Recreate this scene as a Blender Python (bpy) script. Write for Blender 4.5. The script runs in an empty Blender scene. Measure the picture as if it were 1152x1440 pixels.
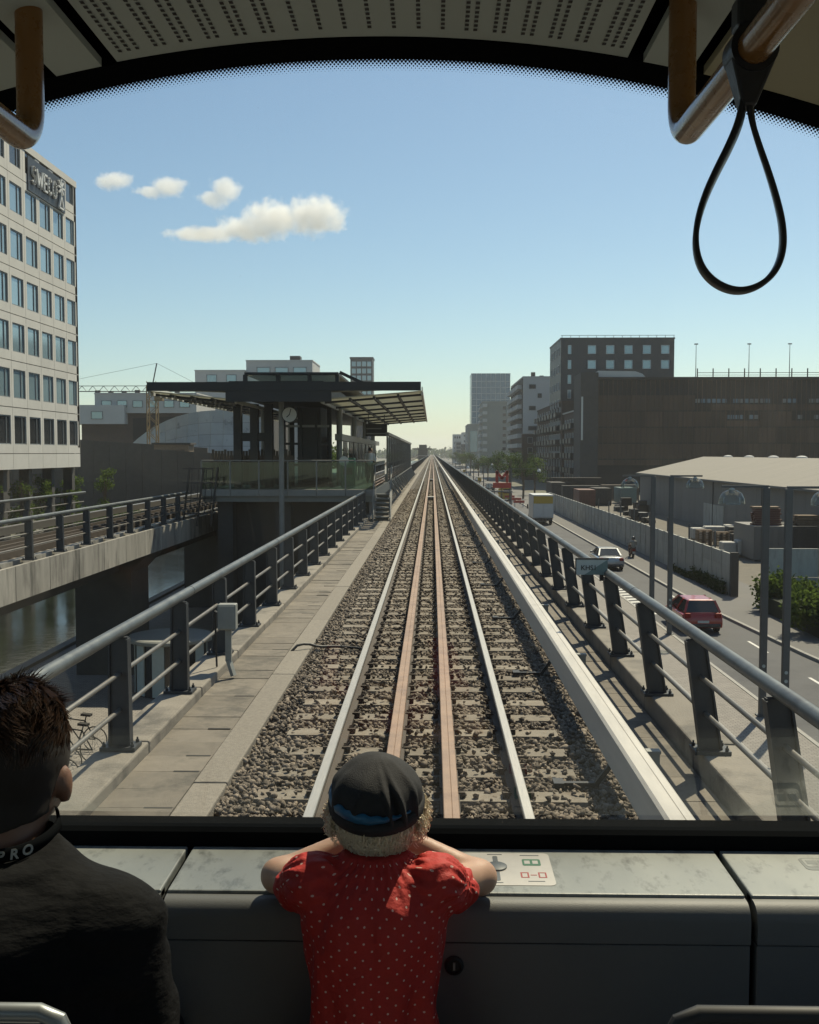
import bpy, bmesh, math, random
import numpy as np
from mathutils import Vector, Matrix
R = math.radians
random.seed(7)
rng = np.random.default_rng(7)
sc = bpy.context.scene
COL = sc.collection

# ------------------------------------------------------------------ camera
CAMZ = 2.46            # eye height above the rail heads
FLOOR = CAMZ - 1.60    # cabin floor
F_PX = 1450.0
camd = bpy.data.cameras.new('camera')
cam = bpy.data.objects.new('camera', camd)
COL.objects.link(cam)
camd.sensor_fit = 'HORIZONTAL'
camd.sensor_width = 36
camd.lens = 36 * F_PX / 1152
camd.clip_start = 0.03
camd.clip_end = 20000
cam.location = (0, 0, CAMZ)
cam.rotation_euler = (R(90 - 3.28), 0, R(1.264))
sc.camera = cam

# ------------------------------------------------------------------ sky, sun, exposure
SUN_AZ, SUN_EL = R(29), R(54)      # azimuth clockwise from the track direction (+Y)
world = bpy.data.worlds.new('World')
sc.world = world
world.use_nodes = True
wn = world.node_tree.nodes
wl = world.node_tree.links
bg = wn['Background']
sky = wn.new('ShaderNodeTexSky')
sky.sky_type = 'NISHITA'
sky.sun_disc = False
sky.sun_elevation = SUN_EL
sky.sun_rotation = SUN_AZ
sky.altitude = 0
sky.air_density = 1.0
sky.dust_density = 0.55
sky.ozone_density = 1.0
tint = wn.new('ShaderNodeMix')          # white balance of the whole sky
tint.data_type = 'RGBA'
tint.blend_type = 'MULTIPLY'
tint.inputs['Factor'].default_value = 1.0
tint.inputs['B'].default_value = (0.92, 0.98, 0.975, 1)
wl.new(sky.outputs['Color'], tint.inputs['A'])
wl.new(tint.outputs['Result'], bg.inputs['Color'])
bg.inputs['Strength'].default_value = 0.084
sund = bpy.data.lights.new('sun', 'SUN')
sund.energy = 5.0
sund.angle = R(0.53)
sund.color = (1.0, 0.86, 0.66)
sun = bpy.data.objects.new('sun', sund)
COL.objects.link(sun)
sv = Vector((math.sin(SUN_AZ) * math.cos(SUN_EL), math.cos(SUN_AZ) * math.cos(SUN_EL), math.sin(SUN_EL)))
sun.rotation_euler = (-sv).to_track_quat('-Z', 'Y').to_euler()
sun.location = (30, 60, 80)
vs = sc.view_settings
sc.display_settings.display_device = 'sRGB'
vs.view_transform = 'Standard'
vs.look = 'None'
vs.exposure = 0.44
vs.gamma = 1.0
vs.use_curve_mapping = False
cy = sc.cycles
cy.use_denoising = True
cy.max_bounces = 8
cy.transparent_max_bounces = 16
cy.volume_bounces = 6
cy.caustics_reflective = False
cy.caustics_refractive = False
cy.sample_clamp_indirect = 4.0

# ------------------------------------------------------------------ helpers
HAZE = 0.00017
ORG = {}


def tag(o, label=None, cat=None, group=None, kind=None):
    if label: o['label'] = label
    if cat: o['category'] = cat
    if group: o['group'] = group
    if kind: o['kind'] = kind
    return o


def thing(name, loc, label, cat, group=None, kind=None):
    o = bpy.data.objects.new(name, None)
    o.empty_display_size = 0.2
    COL.objects.link(o)
    o.location = loc
    ORG[o.name] = Vector(loc)
    return tag(o, label, cat, group, kind)


def place(name, me, parent, loc, rot=None, scale=None):
    """an object that shares the mesh me, at world position loc under parent"""
    o = bpy.data.objects.new(name, me)
    COL.objects.link(o)
    if parent is not None:
        o.parent = parent
        o.location = Vector(loc) - ORG[parent.name]
        ORG[o.name] = ORG[parent.name]
    else:
        o.location = loc
        ORG[o.name] = Vector(loc)
    if rot: o.rotation_euler = rot
    if scale: o.scale = scale
    return o


def copy_tree(o, parent=None, loc=None, rotz=None):
    c = o.copy()
    COL.objects.link(c)
    if parent is not None: c.parent = parent
    if loc is not None: c.location = loc
    if rotz is not None: c.rotation_euler = (0, 0, rotz)
    for ch in list(o.children):
        copy_tree(ch, c)
    return c


class MB:
    def __init__(s):
        s.v, s.f = [], []

    def add(s, verts, faces):
        n = len(s.v)
        s.v.extend([tuple(p) for p in verts])
        s.f.extend([tuple(i + n for i in f) for f in faces])
        return s

    def box(s, x0, x1, y0, y1, z0, z1):
        return s.add([(x0, y0, z0), (x1, y0, z0), (x1, y1, z0), (x0, y1, z0), (x0, y0, z1), (x1, y0, z1), (x1, y1, z1), (x0, y1, z1)],
                     [(0, 3, 2, 1), (4, 5, 6, 7), (0, 1, 5, 4), (1, 2, 6, 5), (2, 3, 7, 6), (3, 0, 4, 7)])

    def hexa(s, p):
        return s.add(p, [(0, 3, 2, 1), (4, 5, 6, 7), (0, 1, 5, 4), (1, 2, 6, 5), (2, 3, 7, 6), (3, 0, 4, 7)])

    def bar(s, a, b, w, h, up=(0, 0, 1)):
        a, b = Vector(a), Vector(b)
        d = (b - a).normalized()
        sx = d.cross(Vector(up))
        if sx.length < 1e-4: sx = d.cross(Vector((0, 1, 0)))
        sx.normalize()
        sz = sx.cross(d).normalized()
        q = []
        for p in (a, b):
            q += [p - sx * w / 2 - sz * h / 2, p + sx * w / 2 - sz * h / 2, p + sx * w / 2 + sz * h / 2, p - sx * w / 2 + sz * h / 2]
        return s.add(q, [(0, 1, 2, 3), (7, 6, 5, 4), (0, 4, 5, 1), (1, 5, 6, 2), (2, 6, 7, 3), (3, 7, 4, 0)])

    def prism(s, pts, axis, a, b):
        n = len(pts)
        def mk(p, t):
            return {'x': (t, p[0], p[1]), 'y': (p[0], t, p[1]), 'z': (p[0], p[1], t)}[axis]
        vs_ = [mk(p, a) for p in pts] + [mk(p, b) for p in pts]
        fs = [tuple(range(n))[::-1], tuple(range(n, 2 * n))]
        fs += [(i, (i + 1) % n, n + (i + 1) % n, n + i) for i in range(n)]
        return s.add(vs_, fs)

    def tube(s, pts, r, n=10, caps=True, flat=None):
        pts = [Vector(p) for p in pts]
        m = len(pts)
        rr = r if isinstance(r, (list, tuple)) else [r] * m
        vs_, fs = [], []
        prev = None
        for i, p in enumerate(pts):
            t = (pts[min(i + 1, m - 1)] - pts[max(i - 1, 0)]).normalized()
            if prev is None:
                ref = Vector((0, 0, 1)) if abs(t.z) < 0.9 else Vector((1, 0, 0))
                u = t.cross(ref).normalized()
            else:
                u = (prev - t * prev.dot(t)).normalized()
            prev = u
            w = t.cross(u)
            for k in range(n):
                a = 2 * math.pi * k / n
                ku, kw = (1, 1) if flat is None else flat
                vs_.append(p + u * math.cos(a) * rr[i] * ku + w * math.sin(a) * rr[i] * kw)
        for i in range(m - 1):
            for k in range(n):
                fs.append((i * n + k, i * n + (k + 1) % n, (i + 1) * n + (k + 1) % n, (i + 1) * n + k))
        if caps:
            fs.append(tuple(range(n))[::-1])
            fs.append(tuple(range((m - 1) * n, m * n)))
        return s.add(vs_, fs)

    def lathe(s, prof, c=(0, 0, 0), n=24, axis='z'):
        vs_, fs = [], []
        for (r, z) in prof:
            for k in range(n):
                a = 2 * math.pi * k / n
                x, y = r * math.cos(a), r * math.sin(a)
                q = {'z': (x, y, z), 'x': (z, x, y), 'y': (x, z, y)}[axis]
                vs_.append((c[0] + q[0], c[1] + q[1], c[2] + q[2]))
        m = len(prof)
        for i in range(m - 1):
            for k in range(n):
                fs.append((i * n + k, i * n + (k + 1) % n, (i + 1) * n + (k + 1) % n, (i + 1) * n + k))
        fs.append(tuple(range(n))[::-1])
        fs.append(tuple(range((m - 1) * n, m * n)))
        return s.add(vs_, fs)

    def mesh(s, name, mat, org=(0, 0, 0), smooth=False, recalc=True):
        me = bpy.data.meshes.new(name)
        ox, oy, oz = org
        me.from_pydata([(x - ox, y - oy, z - oz) for x, y, z in s.v], [], s.f)
        if recalc and len(s.f) < 40000:
            bm = bmesh.new()
            bm.from_mesh(me)
            bmesh.ops.recalc_face_normals(bm, faces=bm.faces)
            bm.to_mesh(me)
            bm.free()
        me.materials.append(M[mat])
        if smooth:
            me.shade_smooth()
            try:
                me.set_sharp_from_angle(angle=R(38))
            except Exception:
                pass
        return me

    def build(s, name, mat, parent=None, smooth=False, loc=None, bevel=0, seg=2, recalc=True):
        org = ORG[parent.name] if parent is not None else Vector(loc or (0, 0, 0))
        me = s.mesh(name, mat, org, smooth, recalc)
        o = bpy.data.objects.new(name, me)
        COL.objects.link(o)
        if parent is not None:
            o.parent = parent
        else:
            o.location = org
        ORG[o.name] = org
        if bevel:
            b = o.modifiers.new('bevel', 'BEVEL')
            b.width = bevel
            b.segments = seg
            b.limit_method = 'ANGLE'
            b.angle_limit = R(35)
        return o


def fast_mesh(name, V, Fq, mat, smooth=False):
    """V (n,3), Fq (m,k) arrays"""
    me = bpy.data.meshes.new(name)
    V = np.asarray(V, np.float32)
    Fq = np.asarray(Fq, np.int32)
    m, k = Fq.shape
    me.vertices.add(len(V))
    me.vertices.foreach_set('co', V.ravel())
    me.loops.add(m * k)
    me.loops.foreach_set('vertex_index', Fq.ravel())
    me.polygons.add(m)
    me.polygons.foreach_set('loop_start', np.arange(0, m * k, k, dtype=np.int32))
    me.polygons.foreach_set('loop_total', np.full(m, k, np.int32))
    me.update(calc_edges=True)
    me.validate()
    me.materials.append(M[mat])
    if smooth: me.shade_smooth()
    return me


def link_mesh(name, me, parent=None, loc=None):
    o = bpy.data.objects.new(name, me)
    COL.objects.link(o)
    if parent is not None:
        o.parent = parent
        ORG[o.name] = ORG[parent.name]
    else:
        o.location = loc or (0, 0, 0)
        ORG[o.name] = Vector(loc or (0, 0, 0))
    return o


# ---- signed-distance bodies (people, cap, clouds): smooth unions polygonised by surface nets
def sd_cone(P, a, b, r1, r2):
    a, b = np.array(a, float), np.array(b, float)
    ba = b - a
    t = np.clip(((P - a) @ ba) / (ba @ ba), 0, 1)
    d = np.linalg.norm(P - a - t[..., None] * ba, axis=-1)
    return d - (r1 + (r2 - r1) * t)


def sd_ell(P, c, r):
    q = P - np.array(c, float)
    r = np.array(r, float)
    k0 = np.linalg.norm(q / r, axis=-1)
    k1 = np.linalg.norm(q / (r * r), axis=-1) + 1e-9
    return k0 * (k0 - 1.0) / k1


def smin(a, b, k):
    h = np.clip(0.5 + 0.5 * (b - a) / k, 0, 1)
    return b + (a - b) * h - k * h * (1 - h)


def wob(P, freq, seed, n=6):
    """cheap smooth noise in about -1..1"""
    g = np.random.default_rng(seed)
    out = 0
    for _ in range(n):
        d = g.normal(size=3)
        d = d / np.linalg.norm(d) * freq * g.uniform(0.6, 1.5)
        out = out + np.sin(P @ d + g.uniform(0, 6.28))
    return out / n * 1.6


def nets(fn, lo, hi, h):
    lo, hi = np.array(lo, float), np.array(hi, float)
    n = np.ceil((hi - lo) / h).astype(int) + 1
    ax = [lo[i] + h * np.arange(n[i]) for i in range(3)]
    G = np.stack(np.meshgrid(*ax, indexing='ij'), -1)
    Fv = np.empty(n)
    for i in range(n[0]):
        Fv[i] = fn(G[i])
    S = Fv < 0
    c = n - 1
    cnt = np.zeros(c, np.int8)
    for dx in (0, 1):
        for dy in (0, 1):
            for dz in (0, 1):
                cnt += S[dx:dx + c[0], dy:dy + c[1], dz:dz + c[2]]
    act = (cnt > 0) & (cnt < 8)
    I = np.argwhere(act)
    acc = np.zeros((len(I), 3))
    num = np.zeros(len(I))
    corners = [(x, y, z) for x in (0, 1) for y in (0, 1) for z in (0, 1)]
    for a_ in corners:
        for k in range(3):
            if a_[k] == 1: continue
            b_ = list(a_)
            b_[k] = 1
            fa = Fv[I[:, 0] + a_[0], I[:, 1] + a_[1], I[:, 2] + a_[2]]
            fb = Fv[I[:, 0] + b_[0], I[:, 1] + b_[1], I[:, 2] + b_[2]]
            m = (fa < 0) != (fb < 0)
            t = np.where(m, fa / np.where(m, fa - fb, 1), 0)
            p = np.tile(np.array(a_, float), (len(I), 1))
            p[:, k] += t
            acc[m] += p[m]
            num[m] += 1
    V = lo + h * (I + acc / np.maximum(num, 1)[:, None])
    idx = -np.ones(c, np.int64)
    idx[act] = np.arange(len(I))
    quads = []
    for k in range(3):
        u, w = (k + 1) % 3, (k + 2) % 3
        sl0 = [slice(None)] * 3
        sl1 = [slice(None)] * 3
        sl0[k] = slice(0, -1)
        sl1[k] = slice(1, None)
        A, B = S[tuple(sl0)], S[tuple(sl1)]
        E = np.argwhere(A != B)
        E = E[(E[:, u] > 0) & (E[:, w] > 0) & (E[:, u] < n[u] - 1) & (E[:, w] < n[w] - 1)]
        flip = A[E[:, 0], E[:, 1], E[:, 2]]
        def cell(du, dw):
            q = E.copy()
            q[:, u] += du
            q[:, w] += dw
            return idx[q[:, 0], q[:, 1], q[:, 2]]
        q = np.stack([cell(-1, -1), cell(0, -1), cell(0, 0), cell(-1, 0)], 1)
        q[~flip] = q[~flip][:, ::-1]
        quads.append(q)
    Q = np.concatenate(quads)
    Q = Q[(Q >= 0).all(1)]
    return V, Q


# ------------------------------------------------------------------ materials
M = {}
ALBEDO = 0.78      # one grey-card factor for every painted or mineral surface


def mat(name, col, rough=0.6, metal=0.0, var=0.18, scale=3.0, bump=0.0, bscale=60.0, rand=0.0, col2=None, c2scale=1.2, c2lo=0.5, c2hi=0.65,
        spec=0.5, stretch=None, coat=0.0, alpha=None, trans=0.0, island=0.0):
    m = bpy.data.materials.new(name)
    m.use_nodes = True
    nt = m.node_tree
    N, L = nt.nodes, nt.links
    b = N['Principled BSDF']
    b.inputs['Roughness'].default_value = rough
    b.inputs['Metallic'].default_value = metal
    b.inputs['Specular IOR Level'].default_value = spec
    if coat: b.inputs['Coat Weight'].default_value = coat
    if trans: b.inputs['Transmission Weight'].default_value = trans
    geo = N.new('ShaderNodeNewGeometry')
    pos = geo.outputs['Position']
    if stretch:
        mp = N.new('ShaderNodeMapping')
        mp.inputs['Scale'].default_value = stretch
        L.new(pos, mp.inputs['Vector'])
        pos = mp.outputs['Vector']
    nz = N.new('ShaderNodeTexNoise')
    nz.inputs['Scale'].default_value = scale
    nz.inputs['Detail'].default_value = 6
    nz.inputs['Roughness'].default_value = 0.65
    L.new(pos, nz.inputs['Vector'])
    rgb = N.new('ShaderNodeRGB')
    col = tuple(c * ALBEDO for c in col)
    if col2: col2 = tuple(c * ALBEDO for c in col2)
    rgb.outputs[0].default_value = (*col, 1)
    src = rgb.outputs[0]
    if col2:
        n2 = N.new('ShaderNodeTexNoise')
        n2.inputs['Scale'].default_value = c2scale
        n2.inputs['Detail'].default_value = 8
        n2.inputs['Roughness'].default_value = 0.7
        L.new(pos, n2.inputs['Vector'])
        mr = N.new('ShaderNodeMapRange')
        mr.inputs['From Min'].default_value = c2lo
        mr.inputs['From Max'].default_value = c2hi
        L.new(n2.outputs['Fac'], mr.inputs['Value'])
        mx = N.new('ShaderNodeMix')
        mx.data_type = 'RGBA'
        L.new(mr.outputs[0], mx.inputs['Factor'])
        L.new(src, mx.inputs['A'])
        mx.inputs['B'].default_value = (*col2, 1)
        src = mx.outputs['Result']
    hs = N.new('ShaderNodeHueSaturation')
    L.new(src, hs.inputs['Color'])
    mr2 = N.new('ShaderNodeMapRange')
    mr2.inputs['From Min'].default_value = 0.25
    mr2.inputs['From Max'].default_value = 0.75
    mr2.inputs['To Min'].default_value = 1 - var
    mr2.inputs['To Max'].default_value = 1 + var
    L.new(nz.outputs['Fac'], mr2.inputs['Value'])
    val = mr2.outputs[0]
    if rand:
        oi = N.new('ShaderNodeObjectInfo')
        mr3 = N.new('ShaderNodeMapRange')
        mr3.inputs['To Min'].default_value = 1 - rand
        mr3.inputs['To Max'].default_value = 1 + rand
        L.new(oi.outputs['Random'], mr3.inputs['Value'])
        mu = N.new('ShaderNodeMath')
        mu.operation = 'MULTIPLY'
        L.new(val, mu.inputs[0])
        L.new(mr3.outputs[0], mu.inputs[1])
        val = mu.outputs[0]
    if island:
        mr5 = N.new('ShaderNodeMapRange')
        mr5.inputs['To Min'].default_value = 1 - island
        mr5.inputs['To Max'].default_value = 1 + island
        L.new(geo.outputs['Random Per Island'], mr5.inputs['Value'])
        mu2 = N.new('ShaderNodeMath')
        mu2.operation = 'MULTIPLY'
        L.new(val, mu2.inputs[0])
        L.new(mr5.outputs[0], mu2.inputs[1])
        val = mu2.outputs[0]
    L.new(val, hs.inputs['Value'])
    L.new(hs.outputs['Color'], b.inputs['Base Color'])
    # roughness wear
    mr4 = N.new('ShaderNodeMapRange')
    mr4.inputs['To Min'].default_value = max(0.02, rough - 0.12)
    mr4.inputs['To Max'].default_value = min(1, rough + 0.12)
    L.new(nz.outputs['Fac'], mr4.inputs['Value'])
    L.new(mr4.outputs[0], b.inputs['Roughness'])
    if bump:
        nb = N.new('ShaderNodeTexNoise')
        nb.inputs['Scale'].default_value = bscale
        nb.inputs['Detail'].default_value = 4
        L.new(pos, nb.inputs['Vector'])
        bp = N.new('ShaderNodeBump')
        bp.inputs['Strength'].default_value = bump
        bp.inputs['Distance'].default_value = 0.02
        L.new(nb.outputs['Fac'], bp.inputs['Height'])
        L.new(bp.outputs['Normal'], b.inputs['Normal'])
    M[name] = m
    return m


def glass(name, tint, refl=0.12, rough=0.02, dirt=0.0):
    """thin architectural glazing: tinted see-through plus a Fresnel reflection"""
    m = bpy.data.materials.new(name)
    m.use_nodes = True
    nt = m.node_tree
    N, L = nt.nodes, nt.links
    N.remove(N['Principled BSDF'])
    out = N['Material Output']
    t = N.new('ShaderNodeBsdfTransparent')
    t.inputs['Color'].default_value = (*tint, 1)
    g = N.new('ShaderNodeBsdfGlossy')
    g.inputs['Roughness'].default_value = rough
    fr = N.new('ShaderNodeFresnel')
    fr.inputs['IOR'].default_value = 1.5
    mx = N.new('ShaderNodeMixShader')
    ml = N.new('ShaderNodeMath')
    ml.operation = 'MULTIPLY'
    ml.inputs[1].default_value = refl / 0.08
    L.new(fr.outputs[0], ml.inputs[0])
    L.new(ml.outputs[0], mx.inputs['Fac'])
    L.new(t.outputs[0], mx.inputs[1])
    L.new(g.outputs[0], mx.inputs[2])
    L.new(mx.outputs[0], out.inputs['Surface'])
    M[name] = m
    return m


CON = (0.25, 0.225, 0.19)
mat('concrete', CON, 0.85, var=0.2, scale=2.5, bump=0.35, bscale=45, rand=0.10, col2=(0.12, 0.11, 0.095), c2scale=1.4)
mat('concrete_edge', (0.25, 0.225, 0.19), 0.9, var=0.3, scale=30, bump=0.4, bscale=90, rand=0.05)
mat('concrete_stained', (0.36, 0.34, 0.30), 0.85, var=0.22, scale=2.2, bump=0.3, bscale=40, rand=0.12, col2=(0.10, 0.095, 0.085), c2scale=0.9, c2lo=0.50, c2hi=0.68, stretch=(1.6, 1.6, 0.35))
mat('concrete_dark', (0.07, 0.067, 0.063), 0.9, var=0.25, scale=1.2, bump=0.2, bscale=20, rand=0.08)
mat('walk_slab', (0.205, 0.18, 0.148), 0.88, var=0.22, scale=6, bump=0.4, bscale=120, rand=0.16, col2=(0.11, 0.10, 0.085), c2scale=2.2)
mat('slot', (0.02, 0.02, 0.02), 0.9)
mat('sleeper', (0.25, 0.22, 0.18), 0.9, var=0.25, scale=7, bump=0.5, bscale=80, rand=0.15, col2=(0.20, 0.16, 0.12), c2scale=5)
mat('ballast', (0.10, 0.085, 0.07), 0.95, var=0.55, scale=16, bump=1.0, bscale=22, col2=(0.05, 0.043, 0.036), c2scale=18, c2lo=0.45, c2hi=0.6)
mat('stone', (0.225, 0.185, 0.145), 0.9, island=0.5, var=0.4, scale=9, bump=0.4, bscale=150, col2=(0.11, 0.09, 0.072), c2scale=11)
mat('rail_steel', (0.55, 0.52, 0.47), 0.42, metal=0.7, var=0.10, scale=8, stretch=(30, 0.4, 30))
mat('rail_side', (0.055, 0.040, 0.030), 0.8, var=0.3, scale=10, bump=0.2)
mat('guard_rail', (0.34, 0.225, 0.155), 0.55, var=0.18, scale=4, metal=0.1, bump=0.15, bscale=80, col2=(0.26, 0.165, 0.115), c2scale=1.5)
mat('cover_grp', (0.58, 0.55, 0.50), 0.5, var=0.10, scale=2.2, bump=0.08, bscale=30, col2=(0.48, 0.45, 0.40), c2scale=3.5, c2lo=0.55, c2hi=0.8, stretch=(6, 0.7, 6))
mat('black_steel', (0.022, 0.023, 0.025), 0.5, var=0.3, scale=12, metal=0.2)
mat('post_steel', (0.045, 0.052, 0.062), 0.5, var=0.2, scale=6, metal=0.35, rand=0.08, bump=0.08, bscale=90)
mat('handrail', (0.13, 0.145, 0.15), 0.45, var=0.2, scale=5, metal=0.35, bump=0.05, bscale=60, col2=(0.08, 0.085, 0.09), c2scale=2)
mat('bar_steel', (0.20, 0.19, 0.175), 0.45, var=0.15, scale=6, metal=0.5)
mat('box_grey', (0.30, 0.31, 0.29), 0.55, var=0.15, scale=10)
mat('asphalt', (0.105, 0.105, 0.108), 0.9, var=0.2, scale=0.6, bump=0.3, bscale=90, col2=(0.075, 0.075, 0.08), c2scale=0.25)
mat('asphalt_path', (0.15, 0.145, 0.14), 0.9, var=0.15, scale=0.8, bump=0.25, bscale=90)
mat('kerb', (0.34, 0.33, 0.31), 0.85, var=0.2, scale=6, rand=0.1)
mat('paint', (0.66, 0.65, 0.62), 0.7, var=0.2, scale=8)
mat('earth', (0.16, 0.15, 0.125), 0.95, var=0.3, scale=0.35, bump=0.3, bscale=20, col2=(0.10, 0.115, 0.06), c2scale=0.08)
mat('yard_gravel', (0.15, 0.135, 0.11), 0.95, var=0.3, scale=1.5, bump=0.3)
mat('wall_panel', (0.46, 0.46, 0.42), 0.85, var=0.15, scale=3, bump=0.2, bscale=50, rand=0.10, col2=(0.26, 0.26, 0.24), c2scale=1.6, c2lo=0.52, c2hi=0.75, stretch=(1, 1, 0.3))
mat('corrugated', (0.20, 0.195, 0.185), 0.75, var=0.15, scale=1.0, rand=0.06, stretch=(1, 1, 0.25))
mat('felt_roof', (0.27, 0.25, 0.215), 0.85, var=0.16, scale=0.5, bump=0.15, bscale=8, stretch=(0.35, 3, 1))
mat('brown_clad', (0.085, 0.050, 0.028), 0.75, var=0.3, scale=0.8, rand=0.45, stretch=(3, 3, 0.15))
mat('brown_dark', (0.022, 0.017, 0.014), 0.8, var=0.2, scale=0.5)
mat('navy_clad', (0.022, 0.030, 0.042), 0.5, var=0.2, scale=0.3, rand=0.1)
mat('brick', (0.065, 0.042, 0.033), 0.9, var=0.25, scale=1.5, rand=0.06)
mat('white_render', (0.62, 0.62, 0.60), 0.8, var=0.08, scale=0.25, rand=0.04)
mat('grey_render', (0.36, 0.37, 0.34), 0.85, var=0.12, scale=0.2, rand=0.05)
mat('tower_blue', (0.16, 0.24, 0.32), 0.25, var=0.12, scale=0.1, metal=0.3)
mat('mullion', (0.55, 0.58, 0.60), 0.5)
mat('sweco_panel', (0.70, 0.675, 0.625), 0.75, var=0.07, scale=0.8, rand=0.05, bump=0.1, bscale=30)
mat('joint', (0.08, 0.075, 0.07), 0.9)
mat('win_blue', (0.34, 0.48, 0.54), 0.05, var=0.10, scale=0.3, metal=0.35, spec=1.0, rand=0.10)
mat('win_dark', (0.03, 0.035, 0.042), 0.08, var=0.2, scale=0.3, spec=0.7, rand=0.2)
mat('win_frame', (0.20, 0.22, 0.23), 0.5)
mat('letter_white', (0.80, 0.80, 0.78), 0.5, var=0.04)
mat('station_steel', (0.016, 0.018, 0.020), 0.6, var=0.2, scale=1.5, rand=0.1)
mat('station_grey', (0.26, 0.26, 0.245), 0.7, var=0.15, scale=2)
mat('platform_tile', (0.22, 0.225, 0.205), 0.75, var=0.12, scale=2)
mat('slat_white', (0.60, 0.60, 0.55), 0.6, var=0.08)
mat('timber', (0.12, 0.095, 0.075), 0.85, var=0.25, scale=2, rand=0.2)
mat('clock_white', (0.60, 0.59, 0.55), 0.5, var=0.05)
mat('crane_yellow', (0.30, 0.20, 0.08), 0.6, var=0.2, scale=2)
mat('green_paint', (0.06, 0.22, 0.13), 0.5)
mat('red_sign', (0.55, 0.05, 0.03), 0.5, var=0.08)
mat('teal_sign', (0.14, 0.22, 0.22), 0.5, var=0.1, scale=9)
mat('white_sign', (0.45, 0.52, 0.52), 0.5, var=0.1, scale=9)
mat('ink', (0.015, 0.015, 0.017), 0.6)
mat('lamp_steel', (0.12, 0.125, 0.13), 0.55, metal=0.3, var=0.15)
mat('car_red', (0.42, 0.025, 0.018), 0.3, var=0.05, coat=0.6)
mat('car_silver', (0.48, 0.49, 0.50), 0.32, metal=0.4, var=0.05, coat=0.5)
mat('car_dark', (0.03, 0.03, 0.035), 0.35, var=0.1, coat=0.5)
mat('truck_white', (0.62, 0.63, 0.62), 0.45, var=0.06)
mat('truck_yellow', (0.55, 0.36, 0.03), 0.5, var=0.06)
mat('rubber', (0.018, 0.018, 0.018), 0.8)
mat('alloy', (0.35, 0.35, 0.36), 0.4, metal=0.7)
mat('tail_red', (0.30, 0.008, 0.008), 0.55, spec=0.2)
mat('plate', (0.65, 0.65, 0.62), 0.5)
mat('pallet_wood', (0.24, 0.17, 0.11), 0.85, var=0.25, scale=4, rand=0.2)
mat('tarp', (0.04, 0.045, 0.05), 0.6, var=0.3, scale=3, bump=0.3, bscale=8)
mat('sack_white', (0.50, 0.49, 0.46), 0.8, var=0.15, scale=3)
mat('container_red', (0.14, 0.055, 0.04), 0.6, var=0.2, scale=1.5)
mat('bark', (0.10, 0.075, 0.05), 0.95, var=0.3, scale=8, bump=0.5)
mat('hall_panel', (0.40, 0.42, 0.42), 0.35, var=0.18, scale=0.25, rand=0.10, col2=(0.10, 0.11, 0.11), c2scale=0.22, c2lo=0.56, c2hi=0.66)  # dark blotches are tree reflections put into the glass colour
mat('jacket', (0.02, 0.021, 0.024), 0.9, var=0.2, scale=20)
mat('water', (0.008, 0.012, 0.010), 0.10, var=0.2, scale=0.3, bump=0.35, bscale=2.2, spec=0.6)
mat('quay', (0.20, 0.19, 0.17), 0.9, var=0.25, scale=1)
# interior
mat('ceiling_grey', (0.56, 0.64, 0.60), 0.6, var=0.05, scale=4, bump=0.04, bscale=300)
mat('ceiling_cream', (0.52, 0.50, 0.34), 0.6, var=0.05, scale=4)
mat('trim_black', (0.006, 0.007, 0.008), 0.9, var=0.2, scale=9, spec=0.02)
mat('cabin_panel', (0.15, 0.155, 0.15), 0.55, var=0.07, scale=3, bump=0.10, bscale=500)
mat('cabin_wall', (0.55, 0.55, 0.52), 0.7, var=0.05)
mat('cabin_floor', (0.28, 0.28, 0.27), 0.8, var=0.2, scale=20)
mat('ledge', (0.32, 0.34, 0.32), 0.42, var=0.08, scale=5, bump=0.10, bscale=420, col2=(0.13, 0.14, 0.13), c2scale=16, c2lo=0.52, c2hi=0.72, stretch=(2.2, 1, 1))
mat('rail_paint', (0.33, 0.165, 0.045), 0.28, var=0.06, scale=30, coat=0.5)
mat('strap', (0.018, 0.022, 0.027), 0.42, var=0.2, scale=60, bump=0.05, bscale=200)
mat('seat_metal', (0.30, 0.32, 0.32), 0.4, metal=0.6)
mat('seat_dark', (0.012, 0.013, 0.015), 0.6)
mat('sticker', (0.62, 0.60, 0.56), 0.5, var=0.05, scale=40)
mat('print_grey', (0.13, 0.15, 0.16), 0.5)
mat('print_faint', (0.15, 0.17, 0.165), 0.5)
mat('print_green', (0.06, 0.22, 0.12), 0.5)
mat('print_red', (0.45, 0.06, 0.05), 0.5)
# people
mat('skin', (0.58, 0.36, 0.25), 0.5, var=0.06, scale=25, bump=0.05, bscale=300)
M['skin'].node_tree.nodes['Principled BSDF'].inputs['Subsurface Weight'].default_value = 0.15
M['skin'].node_tree.nodes['Principled BSDF'].inputs['Subsurface Radius'].default_value = (0.02, 0.008, 0.004)
mat('skin_man', (0.22, 0.115, 0.075), 0.5, var=0.06, scale=25, bump=0.05, bscale=300)
M['skin_man'].node_tree.nodes['Principled BSDF'].inputs['Subsurface Weight'].default_value = 0.15
M['skin_man'].node_tree.nodes['Principled BSDF'].inputs['Subsurface Radius'].default_value = (0.02, 0.008, 0.004)
mat('cap_cloth', (0.016, 0.016, 0.018), 0.85, var=0.2, scale=60, bump=0.25, bscale=500)
mat('ribbon', (0.01, 0.12, 0.24), 0.45, var=0.2, scale=60)
mat('blond', (0.80, 0.68, 0.48), 0.4, var=0.2, scale=90)
mat('brown_hair', (0.045, 0.022, 0.011), 0.38, var=0.3, scale=60)
mat('scalp', (0.014, 0.009, 0.006), 0.8)
mat('shirt_black', (0.0045, 0.0048, 0.0055), 0.85, var=0.15, scale=30, bump=0.35, bscale=26, stretch=(0.7, 1, 1.7), spec=0.15)
mat('trouser', (0.02, 0.022, 0.03), 0.9)
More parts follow.
